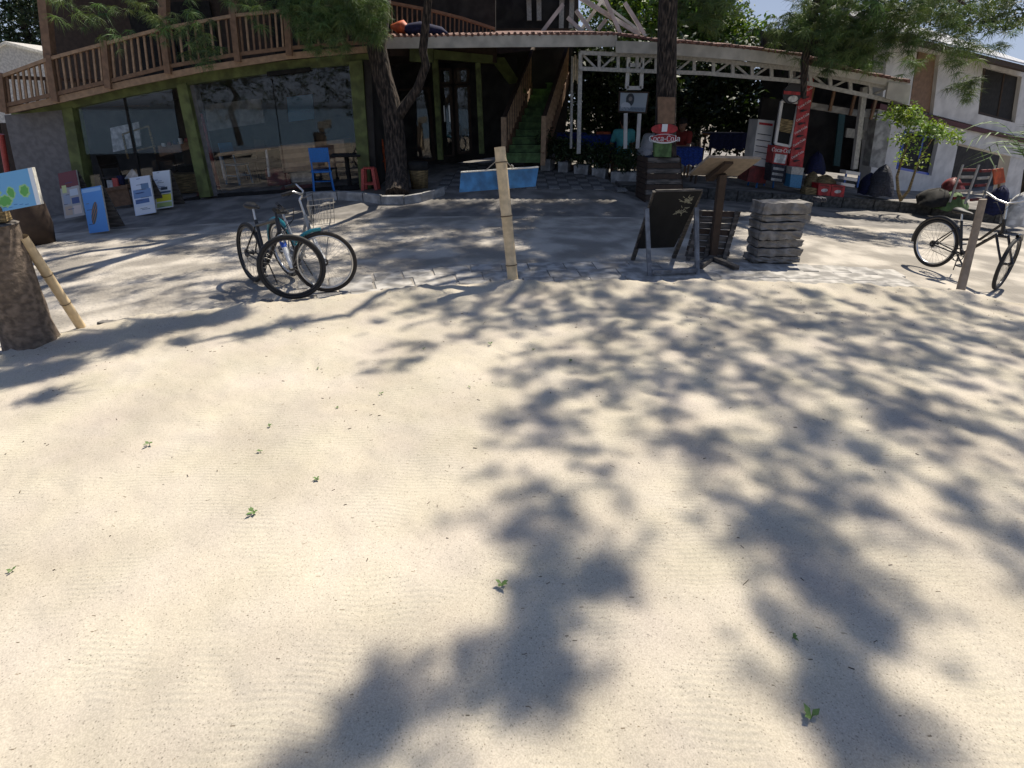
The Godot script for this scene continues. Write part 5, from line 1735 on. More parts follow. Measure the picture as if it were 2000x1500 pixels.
	lathe(s, pb, [Vector3(0.19, 0.36, 0), Vector3(0.215, 0.4, 0), Vector3(0.21, 0.52, 0), Vector3(0.18, 0.53, 0), Vector3(0.16, 0.4, 0)], 18)
	part("bag_rim", s, mats["dark"], t)
	# concrete planter boxes along the restaurant front
	var boxes := [[Vector3(0.694, 0.571, -14.300), Vector3(0.930, 0.571, -14.300), Vector3(0.926, 0.304, -14.300), Vector3(0.700, 0.304, -14.300), "first from the stairs"], [Vector3(1.102, 0.531, -14.100), Vector3(1.335, 0.519, -14.100), Vector3(1.335, 0.266, -14.100), Vector3(1.112, 0.278, -14.100), "second from the stairs"], [Vector3(1.464, 0.492, -13.900), Vector3(1.804, 0.469, -13.900), Vector3(1.797, 0.184, -13.900), Vector3(1.478, 0.207, -13.900), "third from the stairs"], [Vector3(1.865, 0.432, -13.700), Vector3(2.190, 0.409, -13.700), Vector3(2.188, 0.115, -13.700), Vector3(1.884, 0.138, -13.700), "fourth from the stairs"], [Vector3(2.281, 0.363, -13.500), Vector3(2.910, 0.362, -13.400), Vector3(2.903, 0.095, -13.400), Vector3(2.301, 0.117, -13.500), "largest and rightmost"]]
	for e in boxes:
		t = thing("planter_box", "pale concrete planter box, %s in the restaurant row" % e[4], "planter", (e[2] + e[3]) * 0.5, "concrete planter boxes")
		s = ns()
		slab(s, e[0], e[1], e[2], e[3], Vector3(0.14, 0, -0.4))
		part("box", s, mats["concrete"], t)
		t = thing("shrub", "dark leafy shrub growing in the planter box that is %s" % e[4], "shrub", (e[0] + e[1]) * 0.5 + Vector3(0.05, 0, -0.2), "shrubs in the planter boxes")
		s = ns()
		var c: Vector3 = (e[0] + e[1]) * 0.5 + Vector3(0.06, 0, -0.2)
		for k in 4: limb(s, c, c + Vector3(rng.randf_range(-0.2, 0.2), rng.randf_range(0.3, 0.5), rng.randf_range(-0.15, 0.15)), 0.012, 0.005, 0, 3)
		part("stem", s, mats["bark"], t)
		crown("foliage", [[c + Vector3(0, 0.3, 0), Vector3(0.32, 0.28, 0.25), 70]], leaf_spray(40, 14, 0.2, 0.1), mats["leaves_dark"], t, 0.7, 1.3)
	# wooden tree guard with signs round the straight trunk
	t = thing("tree_guard", "tall dark wooden plank box round the foot of the straight tree", "planter", Vector3(3.062, -0.042, -11.439))
	for k in 9:
		s = ns()
		var v0 := k / 9.0
		var v1 := (k + 0.9) / 9.0
		var a := Vector3(2.630, 0.826, -11.550)
		var b := Vector3(3.300, 0.826, -11.550)
		var c := Vector3(3.454, -0.056, -11.400)
		var d := Vector3(2.644, -0.056, -11.400)
		slab(s, a.lerp(d, v0), b.lerp(c, v0), b.lerp(c, v1), a.lerp(d, v1), Vector3(0, 0, -0.03 - rng.randf() * 0.01))
		part("plank", s, mats["timber_dark"] if k % 2 else mats["weathered"], t)
		s = ns()
		slab(s, b.lerp(c, v0), b.lerp(c, v0) + Vector3(0.1, 0, -0.6), b.lerp(c, v1) + Vector3(0.1, 0, -0.6), b.lerp(c, v1), Vector3(-0.03, 0, 0))
		slab(s, a.lerp(d, v0), a.lerp(d, v0) + Vector3(-0.06, 0, -0.6), a.lerp(d, v1) + Vector3(-0.06, 0, -0.6), a.lerp(d, v1), Vector3(0.03, 0, 0))
		part("plank", s, mats["timber_dark"], t)
	t = boxy("green_sign", "dull green sign box on the wooden tree guard", "sign", mats["green_step"], [Vector3(2.737, 1.094, -11.500), Vector3(3.073, 1.085, -11.500), Vector3(3.095, 0.839, -11.500), Vector3(2.766, 0.848, -11.500)], Vector3(0, 0, -0.12), "panel")
	t = thing("red_oval_sign", "red oval sign with a small white star above the cola sign", "sign", Vector3(2.903, 1.335, -11.500))
	s = ns()
	oval(s, Vector3(2.903, 1.335, -11.500), 0.255, 0.09, 0.03)
	part("panel", s, mats["red"], t)
	words("star_mark", "★", 0.14, mats["print_white"], Vector3(2.898, 1.336, -11.480), Basis(), t, "Droid Sans", false)
	t = thing("cola_sign", "red and white surfboard sign reading Coca-Cola on the straight tree", "sign", Vector3(2.919, 1.167, -11.480))
	s = ns()
	oval(s, Vector3(2.919, 1.167, -11.480), 0.26, 0.085, 0.03)
	part("panel", s, mats["print_white"], t)
	s = ns()
	oval(s, Vector3(2.918, 1.176, -11.478), 0.258, 0.068, 0.04)
	part("red_field", s, mats["red"], t)
	words("lettering", "Coca-Cola", 0.13, mats["print_white"], Vector3(2.907, 1.170, -11.430), Basis(), t)
	t = boxy("woven_board", "brown woven notice board fixed high on the straight tree", "board", mats["timber"], [Vector3(2.723, 1.880, -11.550), Vector3(3.049, 1.871, -11.550), Vector3(3.076, 1.424, -11.500), Vector3(2.765, 1.432, -11.500)], Vector3(0, 0, -0.05), "panel")
	# blue-clothed tables and chairs under the canopy
	for e in [[Vector3(2.094, 1.052, -14.900), 0.6, "blue-clothed table nearest the shrubs under the canopy"], [Vector3(1.526, 1.067, -15.600), 0.5, "blue-clothed table beside the stairs"], [Vector3(3.952, 0.857, -13.600), 0.45, "blue-clothed table right of the wooden tree guard"], [Vector3(5.500, 1.076, -15.400), 0.7, "dark blue-clothed table at the back of the canopy"]]:
		var p: Vector3 = e[0]
		t = thing("cloth_table", e[2], "table", Vector3(p.x, on(p.x, p.z).y, p.z), "restaurant tables")
		s = ns()
		cbox(s, p, Vector3(e[1] * 1.5, 0.04, e[1]), Basis(), 0.01)
		part("tabletop", s, mats["timber"], t)
		s = ns()
		var w: float = e[1] * 0.77
		for k in 12:
			var x0 := lerpf(-w, w, k / 12.0)
			var x1 := lerpf(-w, w, (k + 1) / 12.0)
			var z0: float = e[1] * 0.52 + 0.02 * (k % 2)
			var z1: float = e[1] * 0.52 + 0.02 * ((k + 1) % 2)
			slab(s, p + Vector3(x0, 0.025, z0 - 0.01), p + Vector3(x1, 0.025, z1 - 0.01), p + Vector3(x1, -0.3 - 0.03 * (k % 3), z1), p + Vector3(x0, -0.3 - 0.03 * ((k + 2) % 3), z0), Vector3(0, 0, -0.006))
		slab(s, p + Vector3(-w, 0.03, e[1] * 0.52), p + Vector3(w, 0.03, e[1] * 0.52), p + Vector3(w, 0.022, e[1] * 0.52), p + Vector3(-w, 0.022, e[1] * 0.52), Vector3(0, 0, -e[1] * 1.05))
		part("tablecloth", s, mats["blue_cloth"] if e[1] < 0.65 else mats["navy"], t)
		for k in 4:
			s = ns()
			var l := p + Vector3((k % 2 * 2 - 1) * e[1] * 0.65, 0, (k / 2 * 2 - 1) * e[1] * 0.4)
			beam(s, l, Vector3(l.x, on(l.x, l.z).y, l.z), 0.04, 0.04, Vector3(0, 0, 1))
			part("leg", s, mats["timber_dark"], t)
	chair("orange_chair", "orange red chair beside the teal-shirted person", mats["orange"], Vector3(2.35, on(2.35, -15.0).y, -15.0), 0.2, 0.43)
	chair("blue_chair", "blue chair left of the white drinks fridge", mats["blue_chair"], Vector3(5.75, on(5.75, -13.4).y, -13.4), 0.1, 0.45)
	# drinks fridge
	t = thing("drinks_fridge", "white drinks fridge with a red plinth under the canopy", "fridge", Vector3(5.535, 0.252, -13.100))
	q = [Vector3(5.299, 1.468, -13.100), Vector3(5.658, 1.438, -13.100), Vector3(5.702, 0.500, -13.100), Vector3(5.337, 0.553, -13.100)]
	s = ns()
	slab(s, q[0], q[1], q[2], q[3], Vector3(0, 0, -0.5))
	part("cabinet", s, mats["white"], t)
	s = ns()
	slab(s, q[0].lerp(q[3], 0.06) + Vector3(0.03, 0, 0.004), q[1].lerp(q[2], 0.06) + Vector3(-0.03, 0, 0.004), q[1].lerp(q[2], 0.11) + Vector3(-0.03, 0, 0.004), q[0].lerp(q[3], 0.11) + Vector3(0.03, 0, 0.004), Vector3(0, 0, -0.003))
	part("logo_strip", s, mats["red"], t)
	for k in 5:
		s = ns()
		var v := 0.3 + k * 0.13
		slab(s, q[0].lerp(q[3], v) + Vector3(0.03, 0, 0.012), q[1].lerp(q[2], v) + Vector3(-0.03, 0, 0.012), q[1].lerp(q[2], v + 0.015) + Vector3(-0.03, 0, 0.012), q[0].lerp(q[3], v + 0.015) + Vector3(0.03, 0, 0.012), Vector3(0, 0, -0.01))
		part("shelf_line", s, mats["tarp_grey"], t)
	s = ns()
	slab(s, q[3] + Vector3(-0.04, -0.01, 0.05), q[2] + Vector3(0.04, -0.01, 0.05), q[2] + Vector3(0.0, -0.34, 0.05), q[3] + Vector3(-0.06, -0.34, 0.05), Vector3(0, 0, -0.6))
	part("plinth", s, mats["red_dark"], t)
	# menu frame with round beer sign
	t = thing("menu_frame", "tall white menu frame holding two dark panels and a brown poster", "sign", Vector3(5.774, 0.973, -12.750))
	q = [Vector3(5.574, 1.818, -12.750), Vector3(5.932, 1.781, -12.750), Vector3(5.943, 0.953, -12.750), Vector3(5.612, 1.013, -12.750)]
	s = ns()
	slab(s, q[0] + Vector3(0, 0, -0.03), q[1] + Vector3(0, 0, -0.03), q[2] + Vector3(0, 0, -0.03), q[3] + Vector3(0, 0, -0.03), Vector3(0, 0, -0.04))
	part("back_board", s, mats["slate"], t)
	s = ns()
	for k in 4: beam(s, q[k], q[(k + 1) % 4], 0.055, 0.05, Vector3(0, 0, 1) if k % 2 == 1 else Vector3.UP)
	part("frame", s, mats["white"], t)
	s = ns()
	slab(s, q[0].lerp(q[3], 0.4) + Vector3(0.03, 0, -0.005), q[1].lerp(q[2], 0.4) + Vector3(-0.03, 0, -0.005), q[1].lerp(q[2], 0.7) + Vector3(-0.03, 0, -0.005), q[0].lerp(q[3], 0.7) + Vector3(0.03, 0, -0.005), Vector3(0, 0, -0.02))
	part("poster", s, mats["straw"], t)
	t = thing("round_sign", "round dark sign with a red band above the white menu frame", "sign", Vector3(5.729, 1.957, -12.650))
	s = ns()
	oval(s, Vector3(5.729, 1.957, -12.650), 0.2, 0.19, 0.06)
	part("disc", s, mats["print_dark"], t)
	s = ns()
	slab(s, Vector3(5.522, 2.002, -12.630), Vector3(5.893, 1.975, -12.630), Vector3(5.906, 1.920, -12.630), Vector3(5.537, 1.938, -12.630), Vector3(0, 0, -0.02))
	part("red_band", s, mats["red"], t)
	s = ns()
	oval(s, Vector3(5.744, 1.855, -12.630), 0.1, 0.06, 0.02)
	part("white_emblem", s, mats["paper"], t)
	t = boxy("cola_box", "red drinks box with white lettering under the menu frame", "box", mats["red"], [Vector3(5.610, 0.973, -12.750), Vector3(5.925, 0.933, -12.750), Vector3(5.941, 0.575, -12.750), Vector3(5.632, 0.616, -12.750)], Vector3(0, 0, -0.35), "box")
	words("lettering", "Coca-Cola", 0.1, mats["print_white"], Vector3(5.787, 0.873, -12.730), Basis(Vector3(0, 0, 1), -0.1), t)
	s = ns()
	slab(s, Vector3(5.663, 0.812, -12.740), Vector3(5.911, 0.781, -12.740), Vector3(5.907, 0.607, -12.740), Vector3(5.656, 0.638, -12.740), Vector3(0, 0, -0.006))
	part("label", s, mats["paper"], t)
	t = boxy("bottle_crate", "dark bottle crate standing under the red drinks box", "crate", mats["tarp_grey"], [Vector3(5.612, 0.611, -12.700), Vector3(5.931, 0.569, -12.700), Vector3(5.967, 0.213, -12.700), Vector3(5.655, 0.256, -12.700)], Vector3(0, 0, -0.35), "crate_body")
	for k in 3:
		s = ns()
		slab(s, Vector3(5.654, 0.550, -12.690) + Vector3(0, -0.11 * k, 0), Vector3(5.894, 0.519, -12.690) + Vector3(0, -0.11 * k, 0), Vector3(5.894, 0.467, -12.690) + Vector3(0, -0.11 * k, 0), Vector3(5.654, 0.498, -12.690) + Vector3(0, -0.11 * k, 0), Vector3(0, 0, -0.006))
		part("label", s, mats["concrete"], t)
	# red banner column
	t = boxy("cola_banner", "tall narrow red banner with repeated white Coca-Cola script", "banner", mats["red"], [Vector3(5.863, 2.322, -12.700), Vector3(6.107, 2.295, -12.700), Vector3(6.289, 0.507, -12.700), Vector3(6.003, 0.351, -12.700)], Vector3(0, 0, -0.12), "banner")
	for k in 6:
		var u := (k + 1.2) / 7.6
		var c := Vector3(5.981, 2.286, -12.690).lerp(Vector3(6.141, 0.456, -12.690), u)
		words("lettering", "Coca-Cola", 0.058, mats["print_white"], c, Basis(Vector3(0, 0, 1), 0.55), t)
		s = ns()
		var m := Vector3(5.981, 2.286, -12.690).lerp(Vector3(6.141, 0.456, -12.690), u + 0.065)
		tube(s, [m + Vector3(-0.06, -0.01, 0), m + Vector3(0.0, 0, 0), m + Vector3(0.03, 0.005, 0), m + Vector3(0.07, 0.01, 0)], [0.02, 0.022, 0.01, 0.009], 8)
		part("bottle_mark", s, mats["print_dark"], t)
	t = boxy("blue_bin", "blue bin with a pale lid at the foot of the red banner", "bin", mats["bin_blue"], [Vector3(5.973, 0.424, -12.500), Vector3(6.230, 0.404, -12.500), Vector3(6.251, 0.133, -12.500), Vector3(6.000, 0.164, -12.500)], Vector3(0, 0, -0.3), "body")
	s = ns()
	slab(s, Vector3(5.952, 0.569, -12.480), Vector3(6.218, 0.549, -12.480), Vector3(6.220, 0.406, -12.480), Vector3(5.964, 0.426, -12.480), Vector3(0, 0, -0.33))
	part("lid", s, mats["white_trim"], t)
	for e in [["left red drinks crate with a white logo at the kerb", [Vector3(6.509, 0.252, -12.300), Vector3(6.786, 0.231, -12.300), Vector3(6.819, -0.019, -12.300), Vector3(6.548, 0.013, -12.300)]], ["right red drinks crate with a white logo at the kerb", [Vector3(6.797, 0.231, -12.300), Vector3(7.086, 0.210, -12.300), Vector3(7.114, -0.050, -12.300), Vector3(6.830, -0.019, -12.300)]]]:
		t = boxy("drinks_crate", e[0], "crate", mats["red"], e[1], Vector3(0, 0, -0.3), "crate_body")
		t.set_meta("group", "red drinks crates")
		s = ns()
		var c: Vector3 = (e[1][0] + e[1][1] + e[1][2] + e[1][3]) * 0.25
		oval(s, c + Vector3(0, 0, 0.003), 0.07, 0.035, 0.006)
		part("logo", s, mats["paper"], t)
		s = ns()
		slab(s, e[1][0] + Vector3(0.04, -0.02, 0.004), e[1][1] + Vector3(-0.04, -0.02, 0.004), e[1][1] + Vector3(-0.04, -0.04, 0.004), e[1][0] + Vector3(0.04, -0.04, 0.004), Vector3(0, 0, -0.003))
		part("hand_slot", s, mats["red_dark"], t)
	boxy("beige_box", "small beige carton left of the red drinks crates", "box", mats["straw"], [Vector3(6.281, 0.173, -12.350), Vector3(6.527, 0.152, -12.350), Vector3(6.542, 0.006, -12.350), Vector3(6.305, 0.027, -12.350)], Vector3(0, 0, -0.25), "carton")
	for e in [[Vector3(6.603, 0.287, -12.800), 0.16, 0.3, "straw", "straw sack leaning beside the blue bin"], [Vector3(6.848, 0.277, -12.700), 0.22, 0.2, "straw", "low straw sack behind the red drinks crates"], [Vector3(6.712, 0.605, -13.000), 0.2, 0.45, "navy", "dark blue bag hanging beside the red banner"], [Vector3(8.015, 0.289, -12.600), 0.26, 0.62, "tarp_grey", "tall grey tarpaulin-covered heap by the wall pier"], [Vector3(7.879, 0.201, -12.800), 0.2, 0.42, "navy", "dark covered bundle left of the grey tarpaulin heap"]]:
		s = ns()
		var p: Vector3 = e[0]
		org = p
		heap(s, p + Vector3(0, -e[2] * 0.5, 0), e[1], e[2])
		solo("covered_heap" if e[1] > 0.23 else "sack", s, mats[e[3]], e[4], "heap" if e[1] > 0.23 else "sack")
	t = thing("striped_crate_rack", "small white and blue striped rack right of the red crates", "rack", Vector3(7.300, 0.187, -12.400))
	for k in 3:
		s = ns()
		slab(s, Vector3(7.080, 0.506, -12.400) + Vector3(-0.02 * k, -0.12 * k, 0), Vector3(7.384, 0.465, -12.400) + Vector3(-0.02 * k, -0.12 * k, 0), Vector3(7.391, 0.404, -12.400) + Vector3(-0.02 * k, -0.12 * k, 0), Vector3(7.086, 0.445, -12.400) + Vector3(-0.02 * k, -0.12 * k, 0), Vector3(0, 0, -0.25))
		part("shelf", s, mats["white"], t)
	s = ns()
	for e in [[Vector3(7.105, 0.494, -12.420), Vector3(7.119, 0.206, -12.420)], [Vector3(7.385, 0.463, -12.420), Vector3(7.417, 0.164, -12.420)], [Vector3(7.219, 0.474, -12.620), Vector3(7.234, 0.181, -12.620)], [Vector3(7.504, 0.443, -12.620), Vector3(7.536, 0.139, -12.620)]]:
		beam(s, e[0], e[1], 0.03, 0.03, Vector3(0, 0, 1))
	part("frame", s, mats["blue"], t)
	# clutter at the foot of the white house
	for e in [[Vector3(8.815, 0.049, -11.900), 0.36, 0.32, "dark", "low black covered heap below the white house window"], [Vector3(9.142, 0.278, -12.000), 0.2, 0.25, "red_dark", "red cloth bundle beside the white racks"], [Vector3(9.057, 0.003, -11.800), 0.3, 0.35, "green_step", "dark green covered heap left of the white racks"], [Vector3(9.457, 0.016, -10.600), 0.22, 0.6, "paper", "white plastic bundle at the right edge of the terrace"], [Vector3(9.264, 0.136, -10.900), 0.22, 0.5, "navy", "dark blue covered bundle under the orange sign"]]:
		s = ns()
		var p: Vector3 = e[0]
		org = p
		heap(s, p + Vector3(0, -e[2] * 0.5, 0), e[1], e[2])
		solo("covered_heap", s, mats[e[3]], e[4], "heap")
	for e in [["white slatted rack standing left in front of the white house", Vector3(9.026, -0.017, -11.600), 0.0], ["white and red slatted rack beside the orange sign", Vector3(9.108, -0.001, -11.300), 0.35]]:
		t = thing("slatted_rack", e[0], "rack", e[1])
		for k in 5:
			s = ns()
			var c: Vector3 = e[1] + Vector3(0.02 * k + 0.05, 0.08 + 0.13 * k, -0.03 * k)
			cbox(s, c, Vector3(0.3, 0.05, 0.04), Basis(Vector3.UP, e[2]), 0.005)
			part("slat", s, mats["white_trim"] if k % 2 else mats["red_dark"], t)
		for x in [-0.16, 0.16]:
			s = ns()
			beam(s, e[1] + Vector3(x, 0, 0.03), e[1] + Vector3(x + 0.12, 0.7, -0.12), 0.03, 0.03, Vector3(0, 0, 1))
			part("rail", s, mats["white_trim"], t)
	t = boxy("orange_sign", "small bright orange sign at the right edge of the terrace", "sign", mats["orange"], [Vector3(8.952, 0.674, -10.900), Vector3(9.131, 0.701, -10.900), Vector3(9.230, 0.455, -10.850), Vector3(9.047, 0.410, -10.850)], Vector3(0, 0, -0.03), "panel")
	s = ns()
	beam(s, Vector3(9.176, 0.481, -10.940), Vector3(9.324, 0.017, -10.940), 0.03, 0.03, Vector3(0, 0, 1))
	part("stake", s, mats["timber"], t)
	# folded parasols left on the canopy roof
	for e in [[Vector3(-2.272, 3.120, -13.000), Vector3(-2.053, 3.051, -13.000), "orange", "orange folded cloth lying on the canopy roof"], [Vector3(-2.042, 3.080, -12.950), Vector3(-1.411, 3.046, -12.950), "navy", "dark blue folded tarpaulin lying on the canopy roof"]]:
		s = ns()
		org = e[0]
		tube(s, [e[0] + Vector3(-0.15, 0.02, 0), e[0], e[0].lerp(e[1], 0.35) + Vector3(0, 0.04, 0), e[1], e[1] + Vector3(0.12, -0.03, 0)], [0.03, 0.11, 0.13, 0.08, 0.02], 10, true, 0.2)
		solo("folded_cloth", s, mats[e[2]], e[3], "cloth")

func oval(s: SurfaceTool, c: Vector3, rx: float, ry: float, depth: float) -> void:
	var n := 28
	for k in n:
		var a := TAU * k / n
		var b := TAU * (k + 1) / n
		var p := c + Vector3(cos(a) * rx, sin(a) * ry, 0)
		var q := c + Vector3(cos(b) * rx, sin(b) * ry, 0)
		var d := Vector3(0, 0, -depth)
		face(s, [c, p, q], c + d)
		face(s, [c + d, p + d, q + d], c)
		face(s, [p, q, q + d, p + d], c + d * 0.5)

func heap(s: SurfaceTool, base: Vector3, r: float, h: float) -> void:
	s.set_smooth_group(0)
	var n := 14
	var m := 7
	var P := []
	for j in m + 1:
		var v := float(j) / m
		var ring := []
		for k in n:
			var a := TAU * k / n
			var rr := r * (1.0 - 0.25 * v) * sqrt(maxf(0.0, 1.0 - pow(v, 3.0))) * (1.0 + 0.16 * sin(a * 3.0 + v * 4.0) + 0.08 * (rng.randf() - 0.5))
			ring.append(base + Vector3(cos(a) * rr, v * h + 0.02 * sin(a * 5.0), sin(a) * rr))
		P.append(ring)
	for j in m:
		for k in n:
			var l := (k + 1) % n
			tri(s, P[j][k], P[j][l], P[j + 1][l])
			tri(s, P[j][k], P[j + 1][l], P[j + 1][k])
	s.set_smooth_group(-1)

# ---------------------------------------------------------------- people: one surface from tapered capsules
func sdf_mesh(s: SurfaceTool, bones: Array, cell: float, blend: float) -> void:
	var lo := Vector3.INF
	var hi := -Vector3.INF
	for b in bones:
		for k in 2:
			var r: float = b[2 + k]
			lo = lo.min(b[k] - Vector3.ONE * (r + cell * 2))
			hi = hi.max(b[k] + Vector3.ONE * (r + cell * 2))
	var n := Vector3i(((hi - lo) / cell).ceil()) + Vector3i.ONE
	var f := PackedFloat32Array()
	f.resize(n.x * n.y * n.z)
	f.fill(9.0)
	for b in bones:
		var rm: float = maxf(b[2], b[3]) + blend + cell * 2
		var bl: Vector3 = (b[0].min(b[1]) - Vector3.ONE * rm - lo) / cell
		var bh: Vector3 = (b[0].max(b[1]) + Vector3.ONE * rm - lo) / cell
		var ab: Vector3 = b[1] - b[0]
		var l2 := maxf(ab.length_squared(), 1e-9)
		for z in range(maxi(0, int(bl.z)), mini(n.z, int(bh.z) + 2)):
			for y in range(maxi(0, int(bl.y)), mini(n.y, int(bh.y) + 2)):
				for x in range(maxi(0, int(bl.x)), mini(n.x, int(bh.x) + 2)):
					var p := lo + Vector3(x, y, z) * cell
					var t := clampf((p - b[0]).dot(ab) / l2, 0, 1)
					var d: float = p.distance_to(b[0] + ab * t) - lerpf(b[2], b[3], t)
					var i := (z * n.y + y) * n.x + x
					var e := f[i]
					var h := clampf(0.5 + 0.5 * (e - d) / blend, 0, 1)
					f[i] = lerpf(e, d, h) - blend * h * (1.0 - h)
	var vid := {}
	var verts := []
	var st := [1, n.x, n.x * n.y]
	for z in n.z - 1:
		for y in n.y - 1:
			for x in n.x - 1:
				var i := (z * n.y + y) * n.x + x
				var acc := Vector3.ZERO
				var cnt := 0
				for e in 12:
					var ax := e / 4
					var u := (ax + 1) % 3
					var w := (ax + 2) % 3
					var o := Vector3i.ZERO
					o[u] = e & 1
					o[w] = (e >> 1) & 1
					var i0: int = i + o.x + o.y * st[1] + o.z * st[2]
					var a := f[i0]
					var c := f[i0 + st[ax]]
					if (a < 0) != (c < 0):
						var p := Vector3(o)
						p[ax] += a / (a - c)
						acc += p
						cnt += 1
				if cnt:
					vid[i] = verts.size()
					verts.append(lo + (Vector3(x, y, z) + acc / cnt) * cell)
	s.set_smooth_group(0)
	for z in range(1, n.z - 1):
		for y in range(1, n.y - 1):
			for x in range(1, n.x - 1):
				var i := (z * n.y + y) * n.x + x
				for ax in 3:
					var a := f[i]
					var c := f[i + st[ax]]
					if (a < 0) == (c < 0): continue
					var u: int = st[(ax + 1) % 3]
					var w: int = st[(ax + 2) % 3]
					var q := [i, i - u, i - u - w, i - w]
					if not (vid.has(q[0]) and vid.has(q[1]) and vid.has(q[2]) and vid.has(q[3])): continue
					if a >= 0: q.reverse()
					var p0: Vector3 = verts[vid[q[0]]]
					var p1: Vector3 = verts[vid[q[1]]]
					var p2: Vector3 = verts[vid[q[2]]]
					var p3: Vector3 = verts[vid[q[3]]]
					tri(s, p0, p2, p1)
					tri(s, p0, p3, p2)
	s.set_smooth_group(-1)

# a seated adult facing -z, seat height 0.45; lean forward in radians
func sitter(label: String, at: Vector3, turn: float, lean: float, shirt: Material, cap: Material, sc := 1.0) -> void:
	var t := thing("person", label, "person", at)
	org = Vector3.ZERO
	var V := func(x: float, y: float, z: float) -> Vector3:   # upper body leans about the hip
		var p := Vector3(x, y - 0.52, z)
		p = Basis(Vector3.RIGHT, -lean) * p
		return p + Vector3(0, 0.52, 0)
	var body := []
	var hip := Vector3(0, 0.53, 0)
	body.append([hip + Vector3(-0.08, 0, 0), hip + Vector3(0.08, 0, 0), 0.125, 0.125])
	body.append([hip, V.call(0, 0.8, 0.0), 0.13, 0.14])
	body.append([V.call(-0.07, 0.92, 0), V.call(0.07, 0.92, 0), 0.13, 0.13])
	body.append([V.call(-0.17, 1.0, 0), V.call(0.17, 1.0, 0), 0.07, 0.07])
	body.append([V.call(0, 1.0, 0), V.call(0, 1.12, -0.01), 0.065, 0.055])
	body.append([V.call(0, 1.19, -0.03), V.call(0, 1.26, -0.02), 0.08, 0.098])
	body.append([V.call(0, 1.15, -0.075), V.call(0, 1.17, -0.06), 0.045, 0.05])
	body.append([V.call(0, 1.2, -0.115), V.call(0, 1.185, -0.125), 0.014, 0.018])
	var arms := []
	for x in [-1, 1]:
		var sh: Vector3 = V.call(0.2 * x, 1.0, 0)
		var el: Vector3 = V.call(0.26 * x, 0.74, -0.12)
		var wr: Vector3 = Vector3(0.16 * x, 0.74, -0.42)
		body.append([sh, el, 0.055, 0.044])
		body.append([el, wr, 0.042, 0.03])
		body.append([wr, wr + Vector3(-0.01 * x, 0, -0.07), 0.03, 0.034])
		for k in 4: body.append([wr + Vector3((-0.026 + 0.017 * k), 0, -0.09), wr + Vector3(-0.026 + 0.018 * k, -0.02, -0.15 - 0.01 * (k in [1, 2] as int)), 0.012, 0.01])
		body.append([wr + Vector3(-0.03 * x, 0, -0.04), wr + Vector3(-0.06 * x, -0.005, -0.08), 0.013, 0.011])
		var kn := Vector3(0.11 * x, 0.5, -0.42)
		var an := Vector3(0.12 * x, 0.08, -0.36)
		body.append([hip + Vector3(0.09 * x, 0, 0), kn, 0.085, 0.06])
		body.append([kn, an, 0.055, 0.037])
		body.append([an + Vector3(0, -0.03, 0.02), an + Vector3(0.01 * x, -0.045, -0.16), 0.042, 0.03])
		body.append([V.call(0.092 * x, 1.2, -0.01), V.call(0.098 * x, 1.22, 0.0), 0.018, 0.02])
		arms.append([sh, sh.lerp(el, 0.62), 0.07, 0.066])
	var s := ns()
	sdf_mesh(s, body, 0.018, 0.03)
	part("body", s, mats["skin"], t)
	s = ns()
	var cl := [[hip + Vector3(-0.07, 0.02, 0), hip + Vector3(0.07, 0.02, 0), 0.145, 0.145], [hip, V.call(0, 0.8, 0.0), 0.145, 0.155], [V.call(-0.07, 0.92, 0), V.call(0.07, 0.92, 0), 0.145, 0.145], [V.call(-0.17, 1.0, 0), V.call(0.17, 1.0, 0), 0.083, 0.083]]
	sdf_mesh(s, cl + arms, 0.022, 0.03)
	part("shirt", s, shirt, t)
	s = ns()
	sdf_mesh(s, [[hip + Vector3(-0.08, -0.02, 0.0), hip + Vector3(0.08, -0.02, 0.0), 0.142, 0.142], [hip + Vector3(0.09, 0, 0), Vector3(0.11, 0.505, -0.36), 0.1, 0.085], [hip + Vector3(-0.09, 0, 0), Vector3(-0.11, 0.505, -0.36), 0.1, 0.085]], 0.022, 0.03)
	part("shorts", s, mats["denim"], t)
	s = ns()
	sdf_mesh(s, [[V.call(0, 1.25, 0.01), V.call(0, 1.28, -0.02), 0.104, 0.1], [V.call(0, 1.19, 0.045), V.call(0, 1.24, 0.04), 0.07, 0.085]], 0.016, 0.03)
	part("hair", s, mats["hair"], t)
	for x in [-1, 1]:
		s = ns()
		tube(s, [V.call(0.033 * x, 1.225, -0.108), V.call(0.033 * x, 1.225, -0.118)], [0.01], 8)
		part("eye", s, mats["print_dark"], t)
	s = ns()
	beam(s, V.call(-0.022, 1.155, -0.118), V.call(0.022, 1.155, -0.118), 0.008, 0.008)
	part("mouth", s, mats["red_dark"], t)
	if cap:
		s = ns()
		sdf_mesh(s, [[V.call(0, 1.29, 0.0), V.call(0, 1.3, -0.02), 0.108, 0.1], [V.call(0, 1.275, -0.1), V.call(0, 1.27, -0.15), 0.05, 0.035]], 0.018, 0.02)
		part("cap", s, cap, t)
	t.rotation.y = turn
	t.scale = Vector3.ONE * sc

func stool_under(at: Vector3, label: String) -> void:
	var t := thing("wooden_stool", label, "stool", at)
	var s := ns()
	cbox(s, at + Vector3(0, 0.385, 0.02), Vector3(0.36, 0.04, 0.34), Basis(), 0.01)
	part("seat", s, mats["timber"], t)
	for x in [-1, 1]:
		for z in [-1, 1]:
			s = ns()
			beam(s, at + Vector3(0.15 * x, 0, 0.02 + 0.14 * z), at + Vector3(0.15 * x, 0.37, 0.02 + 0.14 * z), 0.04, 0.04, Vector3(0, 0, 1))
			part("leg", s, mats["timber"], t)

